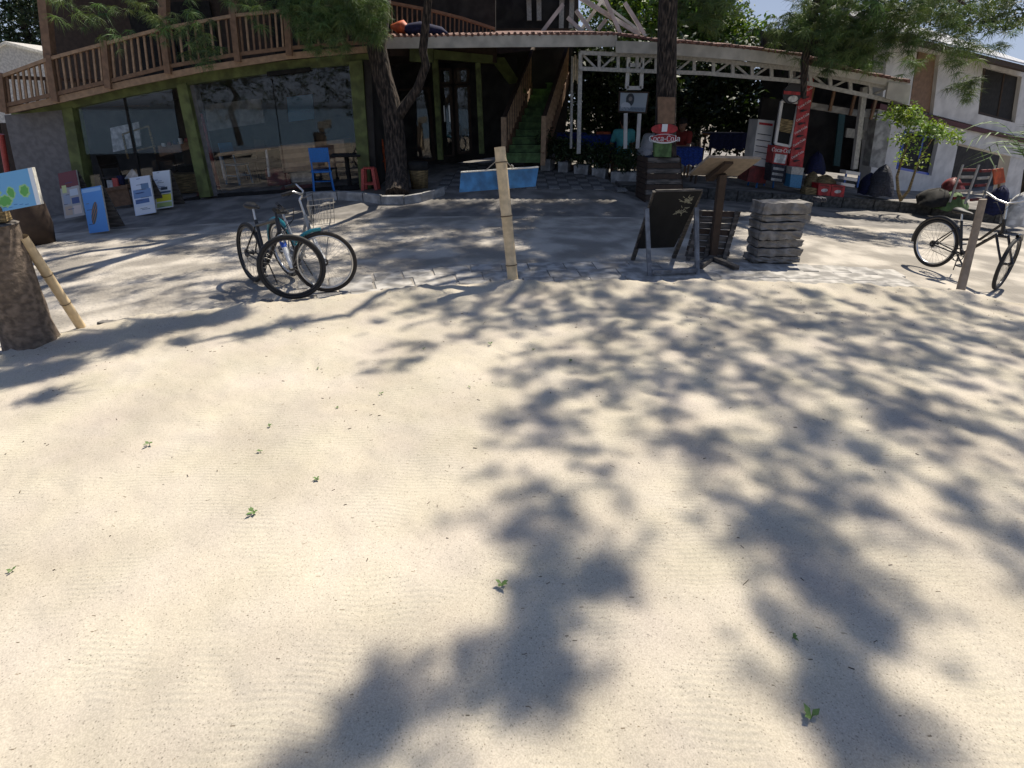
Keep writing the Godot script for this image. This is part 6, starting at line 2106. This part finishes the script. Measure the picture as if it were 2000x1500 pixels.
func make_people() -> void:
	var p := on(3.0, -14.5)
	p = Vector3(Vector3(2.649, 0.817, -14.200).x, on(2.9, -14.2).y, -14.2)
	sitter("person in a teal shirt sitting with their back turned under the canopy", p, 0.1, 0.08, mats["shirt_teal"], null)
	stool_under(p, "wooden stool under the teal-shirted person")
	p = Vector3(Vector3(3.105, 0.830, -14.000).x, on(3.4, -14.0).y, -14.0)
	sitter("person in a white shirt and pale cap leaning over the table", p, -0.9, 0.6, mats["shirt_white"], mats["paper"])
	stool_under(p, "wooden stool under the white-shirted person")
	p = Vector3(Vector3(4.278, 0.771, -14.900).x, on(4.6, -14.9).y, -14.9)
	sitter("person in a dull red shirt sitting deep in the shade under the canopy", p, 2.2, 0.15, mats["shirt_red"], null)
	stool_under(p, "wooden stool under the red-shirted person")

func make_trees() -> void:
	var fine := needle_spray(1, 44, 0.34, 0.009, 0.35)
	var coarse := needle_spray(2, 30, 0.42, 0.016, 0.3)
	var leafy := leaf_spray(3, 22, 0.5, 0.17)
	var small := leaf_spray(4, 20, 0.34, 0.13, 0.4)
	# forked tree at the left planter
	var t := thing("casuarina_tree", "forked casuarina tree in the curved planter, its twigs hanging over the balcony", "tree", Vector3(-2.330, 0.147, -11.630))
	var s := ns()
	var p := [Vector3(-2.276, 0.123, -11.383), Vector3(-2.338, 0.581, -11.950), Vector3(-2.324, 1.153, -11.950), Vector3(-2.355, 1.654, -12.000), Vector3(-2.465, 2.223, -12.000), Vector3(-2.531, 2.683, -12.000), Vector3(-2.444, 3.125, -12.000), Vector3(-2.346, 3.513, -12.000), Vector3(-2.7, 5.2, -11.6), Vector3(-2.2, 7.5, -11.0), Vector3(-1.6, 9.0, -10.3)]
	tube(s, p, [0.25, 0.215, 0.205, 0.2, 0.185, 0.175, 0.175, 0.17, 0.15, 0.11, 0.06], 16, true, 0.14)
	part("trunk", s, mats["bark"], t)
	s = ns()
	tube(s, [Vector3(-2.293, 1.474, -11.950), Vector3(-2.050, 1.743, -11.900), Vector3(-1.796, 2.003, -11.800), Vector3(-1.589, 2.393, -11.700), Vector3(-1.615, 2.612, -11.600), Vector3(-1.2, 4.4, -11.2), Vector3(-0.3, 6.4, -10.5)], [0.1, 0.092, 0.085, 0.078, 0.075, 0.055, 0.035], 12, true, 0.14)
	branch(t, Vector3(-2.408, 3.282, -12.000), Vector3(-3.192, 3.205, -11.400), 0.09, 0.03, 0.1)
	branch(t, Vector3(-2.7, 5.2, -11.6), Vector3(-5.5, 6.8, -9.8), 0.12, 0.04, 0.3)
	branch(t, Vector3(-2.4, 6.8, -11.2), Vector3(-3.0, 8.2, -8.6), 0.1, 0.03, 0.3)
	branch(t, Vector3(-0.6, 5.8, -10.8), Vector3(1.2, 7.4, -9.4), 0.08, 0.03, 0.3)
	branch(t, Vector3(-2.7, 5.6, -11.5), Vector3(-4.4, 4.4, -11.4), 0.06, 0.02, 0.1)
	part("branch", s, mats["bark"], t)
	s = ns()
	tube(s, [Vector3(-1.966, 2.620, -11.700), Vector3(-1.813, 2.468, -11.600)], [0.06, 0.03], 8, true, 0.3)
	# hanging twigs seen against the balcony
	var low := []
	for e in [[Vector3(-3.509, 3.229, -11.300), 0.34, 150], [Vector3(-2.951, 3.252, -11.200), 0.4, 220], [Vector3(-2.744, 3.045, -11.300), 0.3, 140], [Vector3(-3.263, 2.923, -11.200), 0.26, 100], [Vector3(-2.439, 3.180, -11.200), 0.3, 130], [Vector3(-3.704, 2.923, -11.200), 0.16, 24], [Vector3(-3.463, 2.674, -11.200), 0.14, 24], [Vector3(-3.851, 3.280, -11.300), 0.28, 60], [Vector3(-3.041, 2.724, -11.250), 0.2, 40], [Vector3(-2.362, 2.896, -11.300), 0.2, 50], [Vector3(-5.646, 2.965, -10.600), 0.3, 40], [Vector3(-5.853, 3.103, -10.600), 0.4, 70], [Vector3(-6.367, 2.849, -10.500), 0.35, 40], [Vector3(-5.475, 2.682, -10.600), 0.22, 26], [Vector3(-5.073, 2.633, -10.700), 0.22, 28], [Vector3(-5.141, 2.397, -10.700), 0.12, 10], [Vector3(-5.178, 3.047, -10.700), 0.25, 30], [Vector3(-6.863, 3.111, -10.400), 0.5, 60], [Vector3(-4.469, 3.247, -10.900), 0.4, 50]]:
		low.append([e[0], Vector3(e[1] * 1.2, e[1], e[1]), int(e[2] * (0.42 if e[0].x > -5.2 else 0.2)) + 2])
	crown("crown", low, fine, mats["needles"], t, 0.35, 0.75, [0.7, 1.7])
	# straight tree at the canopy
	var u := thing("casuarina_tree", "straight tall casuarina tree rising through the canopy at its middle", "tree", Vector3(3.095, -0.043, -11.572))
	s = ns()
	tube(s, [Vector3(3.207, -0.114, -11.900), Vector3(3.010, 1.430, -11.900), Vector3(2.897, 2.470, -11.900), Vector3(2.824, 3.114, -11.900), Vector3(2.783, 3.648, -11.900), Vector3(3.6, 6.0, -11.4), Vector3(3.9, 8.2, -10.6), Vector3(4.0, 9.6, -9.8)], [0.24, 0.2, 0.185, 0.175, 0.17, 0.14, 0.1, 0.05], 14, true, 0.12)
	part("trunk", s, mats["bark"], u)
	s = ns()
	branch(u, Vector3(3.5, 5.2, -11.6), Vector3(2.0, 7.0, -9.4), 0.09, 0.03, 0.3)
	branch(u, Vector3(3.7, 6.8, -11.1), Vector3(3.6, 8.0, -9.4), 0.08, 0.03, 0.3)
	branch(u, Vector3(3.8, 7.4, -10.8), Vector3(0.6, 7.8, -8.0), 0.08, 0.025, 0.4)
	# what shades the lane between the two trees: foliage of the two crowns
	var lane := []
	for k in 120:
		var g := Vector3(rng.randf_range(-2.2, 3.2), 0, rng.randf_range(-10.8, -6.0))
		if g.x < -1.2 and g.z > -8.5 and rng.randf() < 0.6: continue
		if g.z > -7.2 and rng.randf() < 0.35: continue
		lane.append([above(g, rng.randf_range(6.0, 9.0)), Vector3(0.6, 0.35, 0.5), 22])
	for k in 26:   # deep shade behind the bamboo post
		lane.append([above(Vector3(rng.randf_range(0.2, 2.4), 0, rng.randf_range(-10.6, -6.6)), rng.randf_range(6.5, 8.5)), Vector3(0.8, 0.4, 0.7), 40])
	crown("crown", lane, coarse, mats["needles"], u, 0.5, 1.0)
	lane = []
	for k in 38:   # loose streaks on the left lane
		var g := Vector3(rng.randf_range(-6.8, -1.6), 0, rng.randf_range(-9.3, -5.2))
		lane.append([above(g, rng.randf_range(4.5, 7.5)), Vector3(0.8, 0.3, 0.4), 14])
	crown("crown", lane, coarse, mats["needles"], t, 0.45, 0.9)
	# tree outside the frame on the right whose crown shades the sand
	var w := thing("casuarina_tree", "large casuarina tree right of the lane whose crown shades the sand", "tree", on(14.0, -5.5))
	s = ns()
	tube(s, [on(14.0, -5.5), Vector3(14, 2.5, -5.5), Vector3(13.8, 5.0, -5.6), Vector3(13.2, 7.2, -5.8), Vector3(12.4, 9.0, -6.2)], [0.36, 0.28, 0.24, 0.17, 0.09], 14, true, 0.12)
	part("trunk", s, mats["bark"], w)
	s = ns()
	# clumps over the sand: where the photograph shows their shade
	var cl := []
	var marks := [
		[Vector3(0.048, -0.000, -4.927), 0.5, 26, 7.0], [Vector3(0.596, -0.002, -5.079), 0.5, 26, 7.0], [Vector3(1.278, -0.007, -5.251), 0.5, 26, 7.5], [Vector3(1.852, -0.015, -5.119), 0.5, 24, 7.5], [Vector3(0.264, -0.000, -4.406), 0.32, 24, 6.5], [Vector3(-0.451, -0.001, -4.529), 0.3, 16, 6.5], [Vector3(-0.851, -0.003, -3.976), 0.2, 14, 6.0], [Vector3(-1.011, -0.005, -3.609), 0.14, 6, 6.0], [Vector3(-0.745, -0.003, -5.082), 0.3, 14, 6.5],
		[Vector3(0.396, -0.001, -3.872), 0.28, 16, 6.5], [Vector3(0.932, -0.004, -3.978), 0.26, 14, 6.5], [Vector3(1.430, -0.009, -4.311), 0.34, 16, 7.0], [Vector3(0.626, -0.002, -3.285), 0.22, 18, 6.0], [Vector3(0.201, -0.000, -3.139), 0.16, 9, 6.0], [Vector3(1.010, -0.005, -3.444), 0.2, 10, 6.0], [Vector3(0.000, 0.000, -3.515), 0.14, 6, 6.0],
		[Vector3(0.270, -0.000, -2.709), 0.16, 20, 5.6], [Vector3(0.061, -0.000, -2.765), 0.1, 7, 5.6], [Vector3(0.352, -0.001, -2.362), 0.15, 20, 5.6], [Vector3(0.193, -0.000, -2.003), 0.13, 17, 5.4], [Vector3(0.266, -0.000, -1.774), 0.13, 15, 5.4], [Vector3(0.161, -0.000, -1.868), 0.08, 6, 5.4], [Vector3(0.221, -0.000, -1.528), 0.07, 6, 5.0], [Vector3(0.020, -0.000, -1.479), 0.05, 2, 5.0],
		[Vector3(0.884, -0.004, -2.770), 0.13, 14, 5.8], [Vector3(1.065, -0.005, -2.663), 0.14, 15, 5.8], [Vector3(1.229, -0.007, -2.463), 0.14, 12, 5.8], [Vector3(1.556, -0.011, -2.567), 0.13, 12, 5.8], [Vector3(1.781, -0.014, -3.384), 0.22, 16, 6.2], [Vector3(1.416, -0.009, -3.155), 0.12, 8, 6.0], [Vector3(1.801, -0.015, -2.967), 0.14, 10, 6.0],
		[Vector3(1.711, -0.013, -3.999), 0.3, 16, 7.0], [Vector3(2.461, -0.027, -4.474), 0.34, 18, 7.2], [Vector3(2.719, -0.033, -4.044), 0.3, 16, 7.0], [Vector3(3.221, -0.047, -4.180), 0.34, 16, 7.0], [Vector3(3.371, -0.051, -3.794), 0.3, 13, 7.0], [Vector3(2.853, -0.037, -4.621), 0.3, 16, 7.0], [Vector3(3.624, -0.059, -4.811), 0.36, 12, 7.5], [Vector3(4.041, -0.073, -4.469), 0.3, 10, 7.5],
		[Vector3(2.246, -0.023, -3.251), 0.2, 12, 6.4], [Vector3(2.478, -0.028, -3.120), 0.2, 12, 6.4], [Vector3(2.567, -0.030, -2.811), 0.18, 9, 6.4], [Vector3(1.996, -0.018, -2.528), 0.14, 9, 6.0], [Vector3(1.569, -0.011, -2.247), 0.14, 11, 5.8], [Vector3(1.595, -0.011, -2.052), 0.1, 7, 5.8], [Vector3(1.051, -0.005, -2.044), 0.1, 9, 5.6], [Vector3(1.092, -0.005, -1.841), 0.08, 7, 5.6], [Vector3(1.212, -0.007, -1.907), 0.05, 4, 3.2],
		[Vector3(1.337, -0.008, -1.782), 0.1, 8, 5.4], [Vector3(1.151, -0.006, -1.533), 0.09, 8, 5.2], [Vector3(1.230, -0.007, -1.416), 0.08, 8, 5.2], [Vector3(1.089, -0.005, -1.287), 0.08, 8, 5.2], [Vector3(1.135, -0.006, -1.173), 0.08, 8, 5.0], [Vector3(0.964, -0.004, -1.037), 0.06, 6, 5.0], [Vector3(1.102, -0.005, -1.054), 0.05, 4, 5.0],
		[Vector3(2.645, -0.031, -2.404), 0.14, 9, 6.2], [Vector3(2.222, -0.022, -2.064), 0.1, 4, 6.0], [Vector3(2.129, -0.020, -1.765), 0.1, 5, 5.8],
		[Vector3(0.000, 0.000, -1.244), 0.07, 10, 4.6], [Vector3(-0.240, -0.000, -1.169), 0.06, 6, 4.6], [Vector3(-0.435, -0.001, -0.974), 0.06, 7, 4.6], [Vector3(-0.546, -0.001, -0.931), 0.06, 6, 4.6], [Vector3(0.069, -0.000, -1.169), 0.03, 2, 4.6],
	]
	for m in marks:
		var near: float = clampf((m[0].z + 4.2) / 2.0, 0.0, 1.0)
		for k in 4 + int(near * 3.0):
			strand(cl, m[0] + Vector3(rng.randfn(0, 0.6), 0, rng.randfn(0, 0.6)) * m[1] * (1.0 + 0.9 * near), (m[1] + 0.1 * near) * rng.randf_range(1.2, 2.6), m[1] + 0.12 * near, m[3] + 1.4 + near * 1.5, clampf(m[2] / 16.0, 0.5, 1.4) * (1.0 - 0.83 * near))
	for k in 250:   # scattered small twigs over the upper and right sand
		var g := Vector3(rng.randf_range(-1.2, 5.0), 0, rng.randf_range(-5.7, -2.4))
		if g.x < 0.3 and g.z > -4.6: continue
		if g.x < 1.4 + 0.5 * rng.randf() and g.z > -3.2: continue
		strand(cl, g, rng.randf_range(0.4, 0.9), rng.randf_range(0.12, 0.3), rng.randf_range(6.5, 9.0), 0.9)
	branch(w, Vector3(13.4, 6.8, -5.8), Vector3(9.0, 8.6, -7.4), 0.09, 0.02, 0.4, 8, 0.2)
	crown("crown", cl, fine, mats["needles"], w, 0.25, 0.55)
	# tree outside the frame on the left, shading the stump and the sand beside it
	w = thing("casuarina_tree", "casuarina tree beyond the left edge shading the stump", "tree", on(-7.6, -6.2))
	s = ns()
	tube(s, [on(-7.6, -6.2), Vector3(-7.4, 2.2, -6.4), Vector3(-6.8, 4.4, -6.6), Vector3(-5.6, 6.2, -7.0)], [0.3, 0.24, 0.18, 0.06], 12, true, 0.12)
	part("trunk", s, mats["bark"], w)
	cl = []
	for m in [[Vector3(-3.867, -0.067, -4.020), 0.3, 40, 4.2], [Vector3(-3.537, -0.056, -4.202), 0.26, 36, 4.2], [Vector3(-3.221, -0.047, -4.462), 0.26, 34, 4.2], [Vector3(-2.949, -0.039, -4.628), 0.22, 24, 4.2], [Vector3(-2.691, -0.033, -4.767), 0.2, 16, 4.2], [Vector3(-3.684, -0.061, -3.596), 0.26, 30, 4.2], [Vector3(-3.460, -0.054, -3.754), 0.16, 14, 4.2], [Vector3(-2.271, -0.023, -4.346), 0.18, 7, 4.6], [Vector3(-2.004, -0.018, -4.573), 0.16, 6, 4.6], [Vector3(-3.185, -0.046, -3.293), 0.14, 6, 4.2], [Vector3(-3.195, -0.046, -4.073), 0.12, 7, 4.2], [Vector3(-2.765, -0.034, -4.205), 0.1, 4, 4.2]]:
		cl.append([above(m[0], m[3]), Vector3(m[1], m[1] * 0.4, m[1] * 0.8), int(m[2] * 1.5)])
	crown("crown", cl, fine, mats["needles"], w, 0.45, 0.8)
	s = ns()
	for k in 4: branch(w, Vector3(-6.9, 4.2, -6.6), cl[k * 2][0], 0.05, 0.012, 0.2)
	# foliage seen at the upper right, in front of the white house
	w = thing("casuarina_tree", "drooping casuarina tree in front of the white house", "tree", Vector3(9.4, -0.4, -19.0))
	s = ns()
	tube(s, [Vector3(9.4, -0.4, -19.0), Vector3(9.2, 3.0, -18.8), Vector3(8.6, 5.6, -16.5), Vector3(7.6, 6.6, -13.6), Vector3(7.0, 6.4, -11.4)], [0.24, 0.2, 0.16, 0.11, 0.06], 12, true, 0.14)
	part("trunk", s, mats["bark"], w)
	s = ns()
	tube(s, [Vector3(7.0, 6.4, -11.4), Vector3(5.292, 3.512, -11.500), Vector3(5.326, 2.926, -11.600), Vector3(5.372, 2.455, -11.650), Vector3(5.508, 1.873, -11.700)], [0.06, 0.07, 0.075, 0.07, 0.05], 10, true, 0.14)
	part("branch", s, mats["bark"], w)
	s = ns()
	tube(s, [Vector3(5.417, 2.730, -11.500), Vector3(5.645, 2.839, -11.500), Vector3(5.860, 2.885, -11.500)], [0.035, 0.03, 0.012], 8, true, 0.1)
	branch(w, Vector3(5.413, 3.231, -11.600), Vector3(6.178, 3.374, -10.600), 0.06, 0.02, 0.2)
	branch(w, Vector3(5.394, 3.306, -11.600), Vector3(7.140, 3.052, -10.200), 0.06, 0.015, 0.3)
	part("branch", s, mats["bark"], w)
	low = []
	for e in [[Vector3(3.717, 3.375, -12.000), 0.3, 60], [Vector3(4.934, 2.946, -11.800), 0.25, 50], [Vector3(5.125, 2.926, -11.600), 0.45, 150], [Vector3(5.385, 3.143, -11.500), 0.6, 260], [Vector3(5.800, 3.193, -11.300), 0.6, 260], [Vector3(5.767, 2.667, -11.300), 0.4, 140], [Vector3(6.185, 2.886, -11.200), 0.5, 200], [Vector3(6.208, 2.505, -11.200), 0.3, 90], [Vector3(6.353, 3.083, -11.000), 0.5, 150], [Vector3(6.720, 3.129, -10.800), 0.5, 130], [Vector3(6.669, 2.773, -10.800), 0.3, 50], [Vector3(7.206, 2.815, -10.500), 0.35, 60], [Vector3(7.422, 2.458, -10.500), 0.3, 55], [Vector3(7.560, 2.089, -10.500), 0.22, 40], [Vector3(7.732, 1.860, -10.500), 0.12, 14], [Vector3(6.879, 2.404, -10.800), 0.28, 40], [Vector3(6.836, 3.158, -10.500), 0.5, 90], [Vector3(7.378, 3.052, -10.200), 0.4, 60], [Vector3(7.676, 2.706, -10.100), 0.3, 30], [Vector3(5.698, 2.440, -11.400), 0.22, 50], [Vector3(3.404, 3.386, -12.200), 0.4, 60], [Vector3(3.764, 3.295, -12.100), 0.4, 80]]:
		low.append([e[0], Vector3(e[1] * 1.2, e[1] * 0.9, e[1]), int(e[2] * (0.36 if e[0].x < 6.6 else 0.3)) + 2])
	crown("crown", low, fine, mats["needles"], w, 0.4, 0.8, [0.5, 1.5])
	# small leafy tree with a forked pale stem on the terrace
	w = thing("young_tree", "small bright leafy tree with a forked pale stem on the right terrace", "tree", Vector3(8.165, -0.047, -12.000))
	s = ns()
	tube(s, [Vector3(8.165, -0.047, -12.000), Vector3(8.036, 0.157, -12.000), Vector3(7.928, 0.428, -12.000), Vector3(7.890, 0.774, -11.950), Vector3(7.893, 1.229, -11.900)], [0.035, 0.03, 0.026, 0.022, 0.012], 8)
	tube(s, [Vector3(8.159, -0.027, -12.000), Vector3(8.260, 0.157, -12.000), Vector3(8.265, 0.428, -12.000), Vector3(8.207, 0.778, -11.900), Vector3(8.274, 1.160, -11.800)], [0.03, 0.028, 0.022, 0.018, 0.01], 8)
	part("trunk", s, mats["straw"], w)
	crown("crown", [[Vector3(7.524, 1.592, -11.900), Vector3(0.35, 0.1, 0.3), 20], [Vector3(7.837, 1.505, -11.800), Vector3(0.28, 0.12, 0.3), 26], [Vector3(8.183, 1.310, -11.700), Vector3(0.26, 0.09, 0.3), 24], [Vector3(8.537, 1.183, -11.700), Vector3(0.16, 0.06, 0.2), 10], [Vector3(7.810, 1.174, -11.900), Vector3(0.16, 0.1, 0.2), 9], [Vector3(8.114, 0.874, -11.900), Vector3(0.3, 0.25, 0.3), 8]], small, mats["leaves_lime"], w, 0.5, 1.0, [0.5, 1.4])
	# palm at the right edge
	w = thing("palm", "low palm with thin fronds at the right edge", "palm", Vector3(10.131, -0.217, -11.300))
	s = ns()
	tube(s, [Vector3(10.234, -0.267, -11.300), Vector3(9.967, 0.644, -11.300)], [0.1, 0.08], 10, true, 0.2)
	part("trunk", s, mats["bark"], w)
	for k in 11:
		s = ns()
		var a := TAU * k / 11.0
		var c := Vector3(9.859, 0.782, -11.300)
		var tip := c + Vector3(cos(a) * 1.0, 0.15 + 0.3 * sin(k * 2.1), sin(a) * 1.0)
		var fp := []
		for i in 9: fp.append(c.lerp(tip, i / 8.0) + Vector3(0, 0.4 * sin(i / 8.0 * 2.6), 0))
		tube(s, fp, [0.012, 0.004], 5)
		for i in range(1, 9):
			for sd in [-1, 1]:
				var d: Vector3 = (fp[i] - fp[i - 1]).normalized()
				var sv: Vector3 = d.cross(Vector3.UP).normalized() * sd
				tri(s, fp[i] - d * 0.015, fp[i] + d * 0.015, fp[i] + sv * 0.34 + d * 0.2 - Vector3(0, 0.1, 0))
		part("frond", s, mats["leaves_plain"], w)
	# dark trees behind the left shop, light trees behind the canopy
	var bg := [
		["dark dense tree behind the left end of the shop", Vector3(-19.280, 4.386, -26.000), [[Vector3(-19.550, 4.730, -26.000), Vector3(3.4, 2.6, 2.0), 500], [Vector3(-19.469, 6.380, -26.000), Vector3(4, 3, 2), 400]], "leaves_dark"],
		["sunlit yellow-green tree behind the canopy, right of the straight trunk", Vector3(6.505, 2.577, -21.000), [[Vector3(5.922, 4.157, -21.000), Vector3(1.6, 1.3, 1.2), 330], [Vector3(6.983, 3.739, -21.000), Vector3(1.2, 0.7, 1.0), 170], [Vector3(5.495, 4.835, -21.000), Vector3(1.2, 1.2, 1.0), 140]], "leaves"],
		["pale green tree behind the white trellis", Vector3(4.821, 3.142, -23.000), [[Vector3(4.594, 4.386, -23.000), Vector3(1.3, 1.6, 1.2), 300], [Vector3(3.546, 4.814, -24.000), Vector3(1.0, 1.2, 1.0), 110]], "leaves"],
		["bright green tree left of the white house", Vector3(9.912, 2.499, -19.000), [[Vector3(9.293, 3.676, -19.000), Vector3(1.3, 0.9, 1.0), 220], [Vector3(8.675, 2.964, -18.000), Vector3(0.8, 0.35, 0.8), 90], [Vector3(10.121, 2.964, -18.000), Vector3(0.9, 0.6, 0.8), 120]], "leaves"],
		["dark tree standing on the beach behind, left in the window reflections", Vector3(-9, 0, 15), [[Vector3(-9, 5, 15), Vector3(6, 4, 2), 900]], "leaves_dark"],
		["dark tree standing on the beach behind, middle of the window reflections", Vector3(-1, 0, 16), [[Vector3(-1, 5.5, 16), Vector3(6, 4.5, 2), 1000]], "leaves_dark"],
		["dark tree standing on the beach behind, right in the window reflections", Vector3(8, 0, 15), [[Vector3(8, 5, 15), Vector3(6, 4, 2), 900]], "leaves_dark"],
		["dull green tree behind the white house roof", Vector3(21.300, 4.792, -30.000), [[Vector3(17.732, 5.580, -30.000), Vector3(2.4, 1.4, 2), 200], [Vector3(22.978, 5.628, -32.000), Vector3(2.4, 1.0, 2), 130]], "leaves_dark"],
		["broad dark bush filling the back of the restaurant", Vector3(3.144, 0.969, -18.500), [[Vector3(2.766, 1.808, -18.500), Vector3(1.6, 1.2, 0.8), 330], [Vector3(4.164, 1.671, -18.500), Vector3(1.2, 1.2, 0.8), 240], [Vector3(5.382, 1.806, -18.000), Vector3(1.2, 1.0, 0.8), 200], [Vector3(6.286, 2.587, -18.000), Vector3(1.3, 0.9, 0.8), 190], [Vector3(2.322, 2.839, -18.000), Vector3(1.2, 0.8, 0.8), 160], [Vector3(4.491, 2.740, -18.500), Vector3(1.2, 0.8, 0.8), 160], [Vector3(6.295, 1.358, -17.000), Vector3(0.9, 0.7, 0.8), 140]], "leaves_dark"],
	]
	for e in bg:
		var base: Vector3 = e[1]
		w = thing("leafy_tree", e[0], "tree", Vector3(base.x, -0.4, base.z), "trees behind the buildings")
		s = ns()
		var top: Vector3 = e[2][0][0]
		limb(s, Vector3(base.x, -0.5, base.z), top, 0.2, 0.1)
		part("trunk", s, mats["bark"], w)
		for b in e[2]: branch(w, Vector3(base.x, -0.4, base.z).lerp(top, 0.6), b[0], 0.09, 0.03)
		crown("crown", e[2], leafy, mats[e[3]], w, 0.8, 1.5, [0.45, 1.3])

func make_sprouts() -> void:
	var s := ns()
	org = Vector3.ZERO
	var r := RandomNumberGenerator.new()
	var spots := [[Vector3(-2.078, -0.019, -2.642), 1.2, "nearest the left edge of the sand"], [Vector3(-1.224, -0.007, -2.036), 1.3, "with three leaves on the sunlit left sand"], [Vector3(-1.005, -0.005, -2.302), 0.9, "small, on the bare sunlit sand"], [Vector3(-1.411, -0.009, -2.564), 0.8, "tiny, right of the leftmost sprout"], [Vector3(-0.041, -0.000, -1.592), 1.3, "nearest the bottom middle of the sand"], [Vector3(-0.876, -0.003, -3.237), 0.8, "at the tip of the left shade patch"], [Vector3(-0.173, -0.000, -4.071), 1.2, "below the bamboo post"], [Vector3(-0.696, -0.002, -3.974), 0.8, "left of the sprout below the bamboo post"], [Vector3(0.433, -0.001, -3.751), 0.9, "in the shade right of the bamboo post"], [Vector3(-1.904, -0.016, -4.422), 0.9, "in front of the bicycles"], [Vector3(-1.428, -0.009, -3.644), 0.8, "halfway down the sand below the bicycles"], [Vector3(0.940, -0.004, -1.061), 1.4, "in the shade at the bottom right"], [Vector3(1.021, -0.005, -1.359), 0.9, "in the shade streak on the right sand"], [Vector3(-0.287, -0.000, -3.320), 0.7, "in the middle of the pale sand"], [Vector3(0.170, -0.000, -3.969), 0.7, "at the upper edge of the middle shade"], [Vector3(-1.115, -0.006, -3.048), 0.6, "below the left shade patch tip"], [Vector3(-1.466, -0.010, -2.838), 0.7, "with dry brown leaves"], [Vector3(-2.085, -0.020, -1.683), 0.9, "at the lower left edge"]]
	for e in spots:
		var p: Vector3 = e[0]
		p.y = sand_y(p.x, p.z)
		var w := thing("sprout", "green seedling %s" % e[2], "seedling", p, "seedlings in the sand")
		r.seed = int(absf(p.x * 1000.0)) + 3
		var stem := ns()
		var sc: float = e[1]
		tube(stem, [p - Vector3(0, 0.005, 0), p + Vector3(0.003, 0.02, 0) * sc], [0.0015], 4)
		part("stem", stem, mats["leaves_plain"], w)
		for k in r.randi_range(3, 6):
			s = ns()
			var a := r.randf() * TAU
			var d := Vector3(cos(a), r.randf_range(0.2, 0.7), sin(a)).normalized()
			var b := p + Vector3(0, 0.012, 0) * sc
			var sd := d.cross(Vector3.UP).normalized() * 0.007 * sc
			var l := 0.026 * sc * r.randf_range(0.7, 1.2)
			tri(s, b, b + d * l * 0.5 + sd, b + d * l * 0.5 - sd)
			tri(s, b + d * l * 0.5 - sd, b + d * l * 0.5 + sd, b + d * l - Vector3(0, 0.003, 0))
			part("leaf", s, mats["leaves_plain"], w)
	# dry litter lying on the sand
	var st := ns()
	org = Vector3.ZERO
	beam(st, Vector3(-0.5, 0, 0), Vector3(0.5, 0, 0), 0.09, 0.09)
	st.generate_normals()
	var mesh := st.commit()
	var mm := MultiMesh.new()
	mm.transform_format = MultiMesh.TRANSFORM_3D
	mm.mesh = mesh
	mm.instance_count = 420
	for i in 420:
		var x := r.randf_range(-4.2, 5.4)
		var z := lerpf(-1.0, edge_z(x) + 0.1, pow(r.randf(), 0.6))
		for q in 6:
			if lump.get_noise_2d(x * 1.2 + 30.0, z * 1.2) > 0.1: break
			x = r.randf_range(-4.2, 5.4)
			z = lerpf(-1.0, edge_z(x) + 0.1, pow(r.randf(), 0.6))
		var l := r.randf_range(0.006, 0.022) if r.randf() < 0.985 else r.randf_range(0.03, 0.06)
		var b := Basis(Vector3.UP, r.randf() * TAU) * Basis.from_scale(Vector3(l, 0.03, 0.03))
		mm.set_instance_transform(i, Transform3D(b, Vector3(x, sand_y(x, z) + 0.001, z)))
	var o := MultiMeshInstance3D.new()
	o.multimesh = mm
	o.material_override = mats["timber_dark"]
	o.name = "litter"
	o.set_meta("kind", "stuff")
	o.set_meta("label", "dry needle and twig litter scattered over the sand")
	o.set_meta("category", "litter")
	add_child(o)

func branch(t: Node3D, a: Vector3, b: Vector3, r0: float, r1: float, sag := 0.0, n := 6, wob := 0.12) -> void:
	var s := ns()
	limb(s, a, b, r0, r1, sag, n, wob)
	part("branch", s, mats["bark"], t)

# a drooping twig: small clumps strung along a line, thinning out to its tip
func strand(out: Array, g: Vector3, length: float, width: float, h: float, dense: float) -> void:
	var d := Vector3(g.x - 2.0, 0, g.z + 9.0).normalized().rotated(Vector3.UP, rng.randfn(0, 0.55))
	var n := maxi(4, int(length / 0.09))
	var hh := h + rng.randf_range(-0.7, 0.7)
	for i in n:
		var t := float(i) / n
		if rng.randf() < 0.12: continue
		var p := g + d * length * (t - 0.4) + Vector3(rng.randfn(0, 0.2), 0, rng.randfn(0, 0.2)) * width * (0.4 + t)
		var r := 0.035 + 0.09 * width * rng.randf_range(0.4, 1.4)
		out.append([above(p, hh - 0.5 * t), Vector3(r, r, r), maxi(1, int(round(dense * rng.randf_range(0.6, 2.4))))])
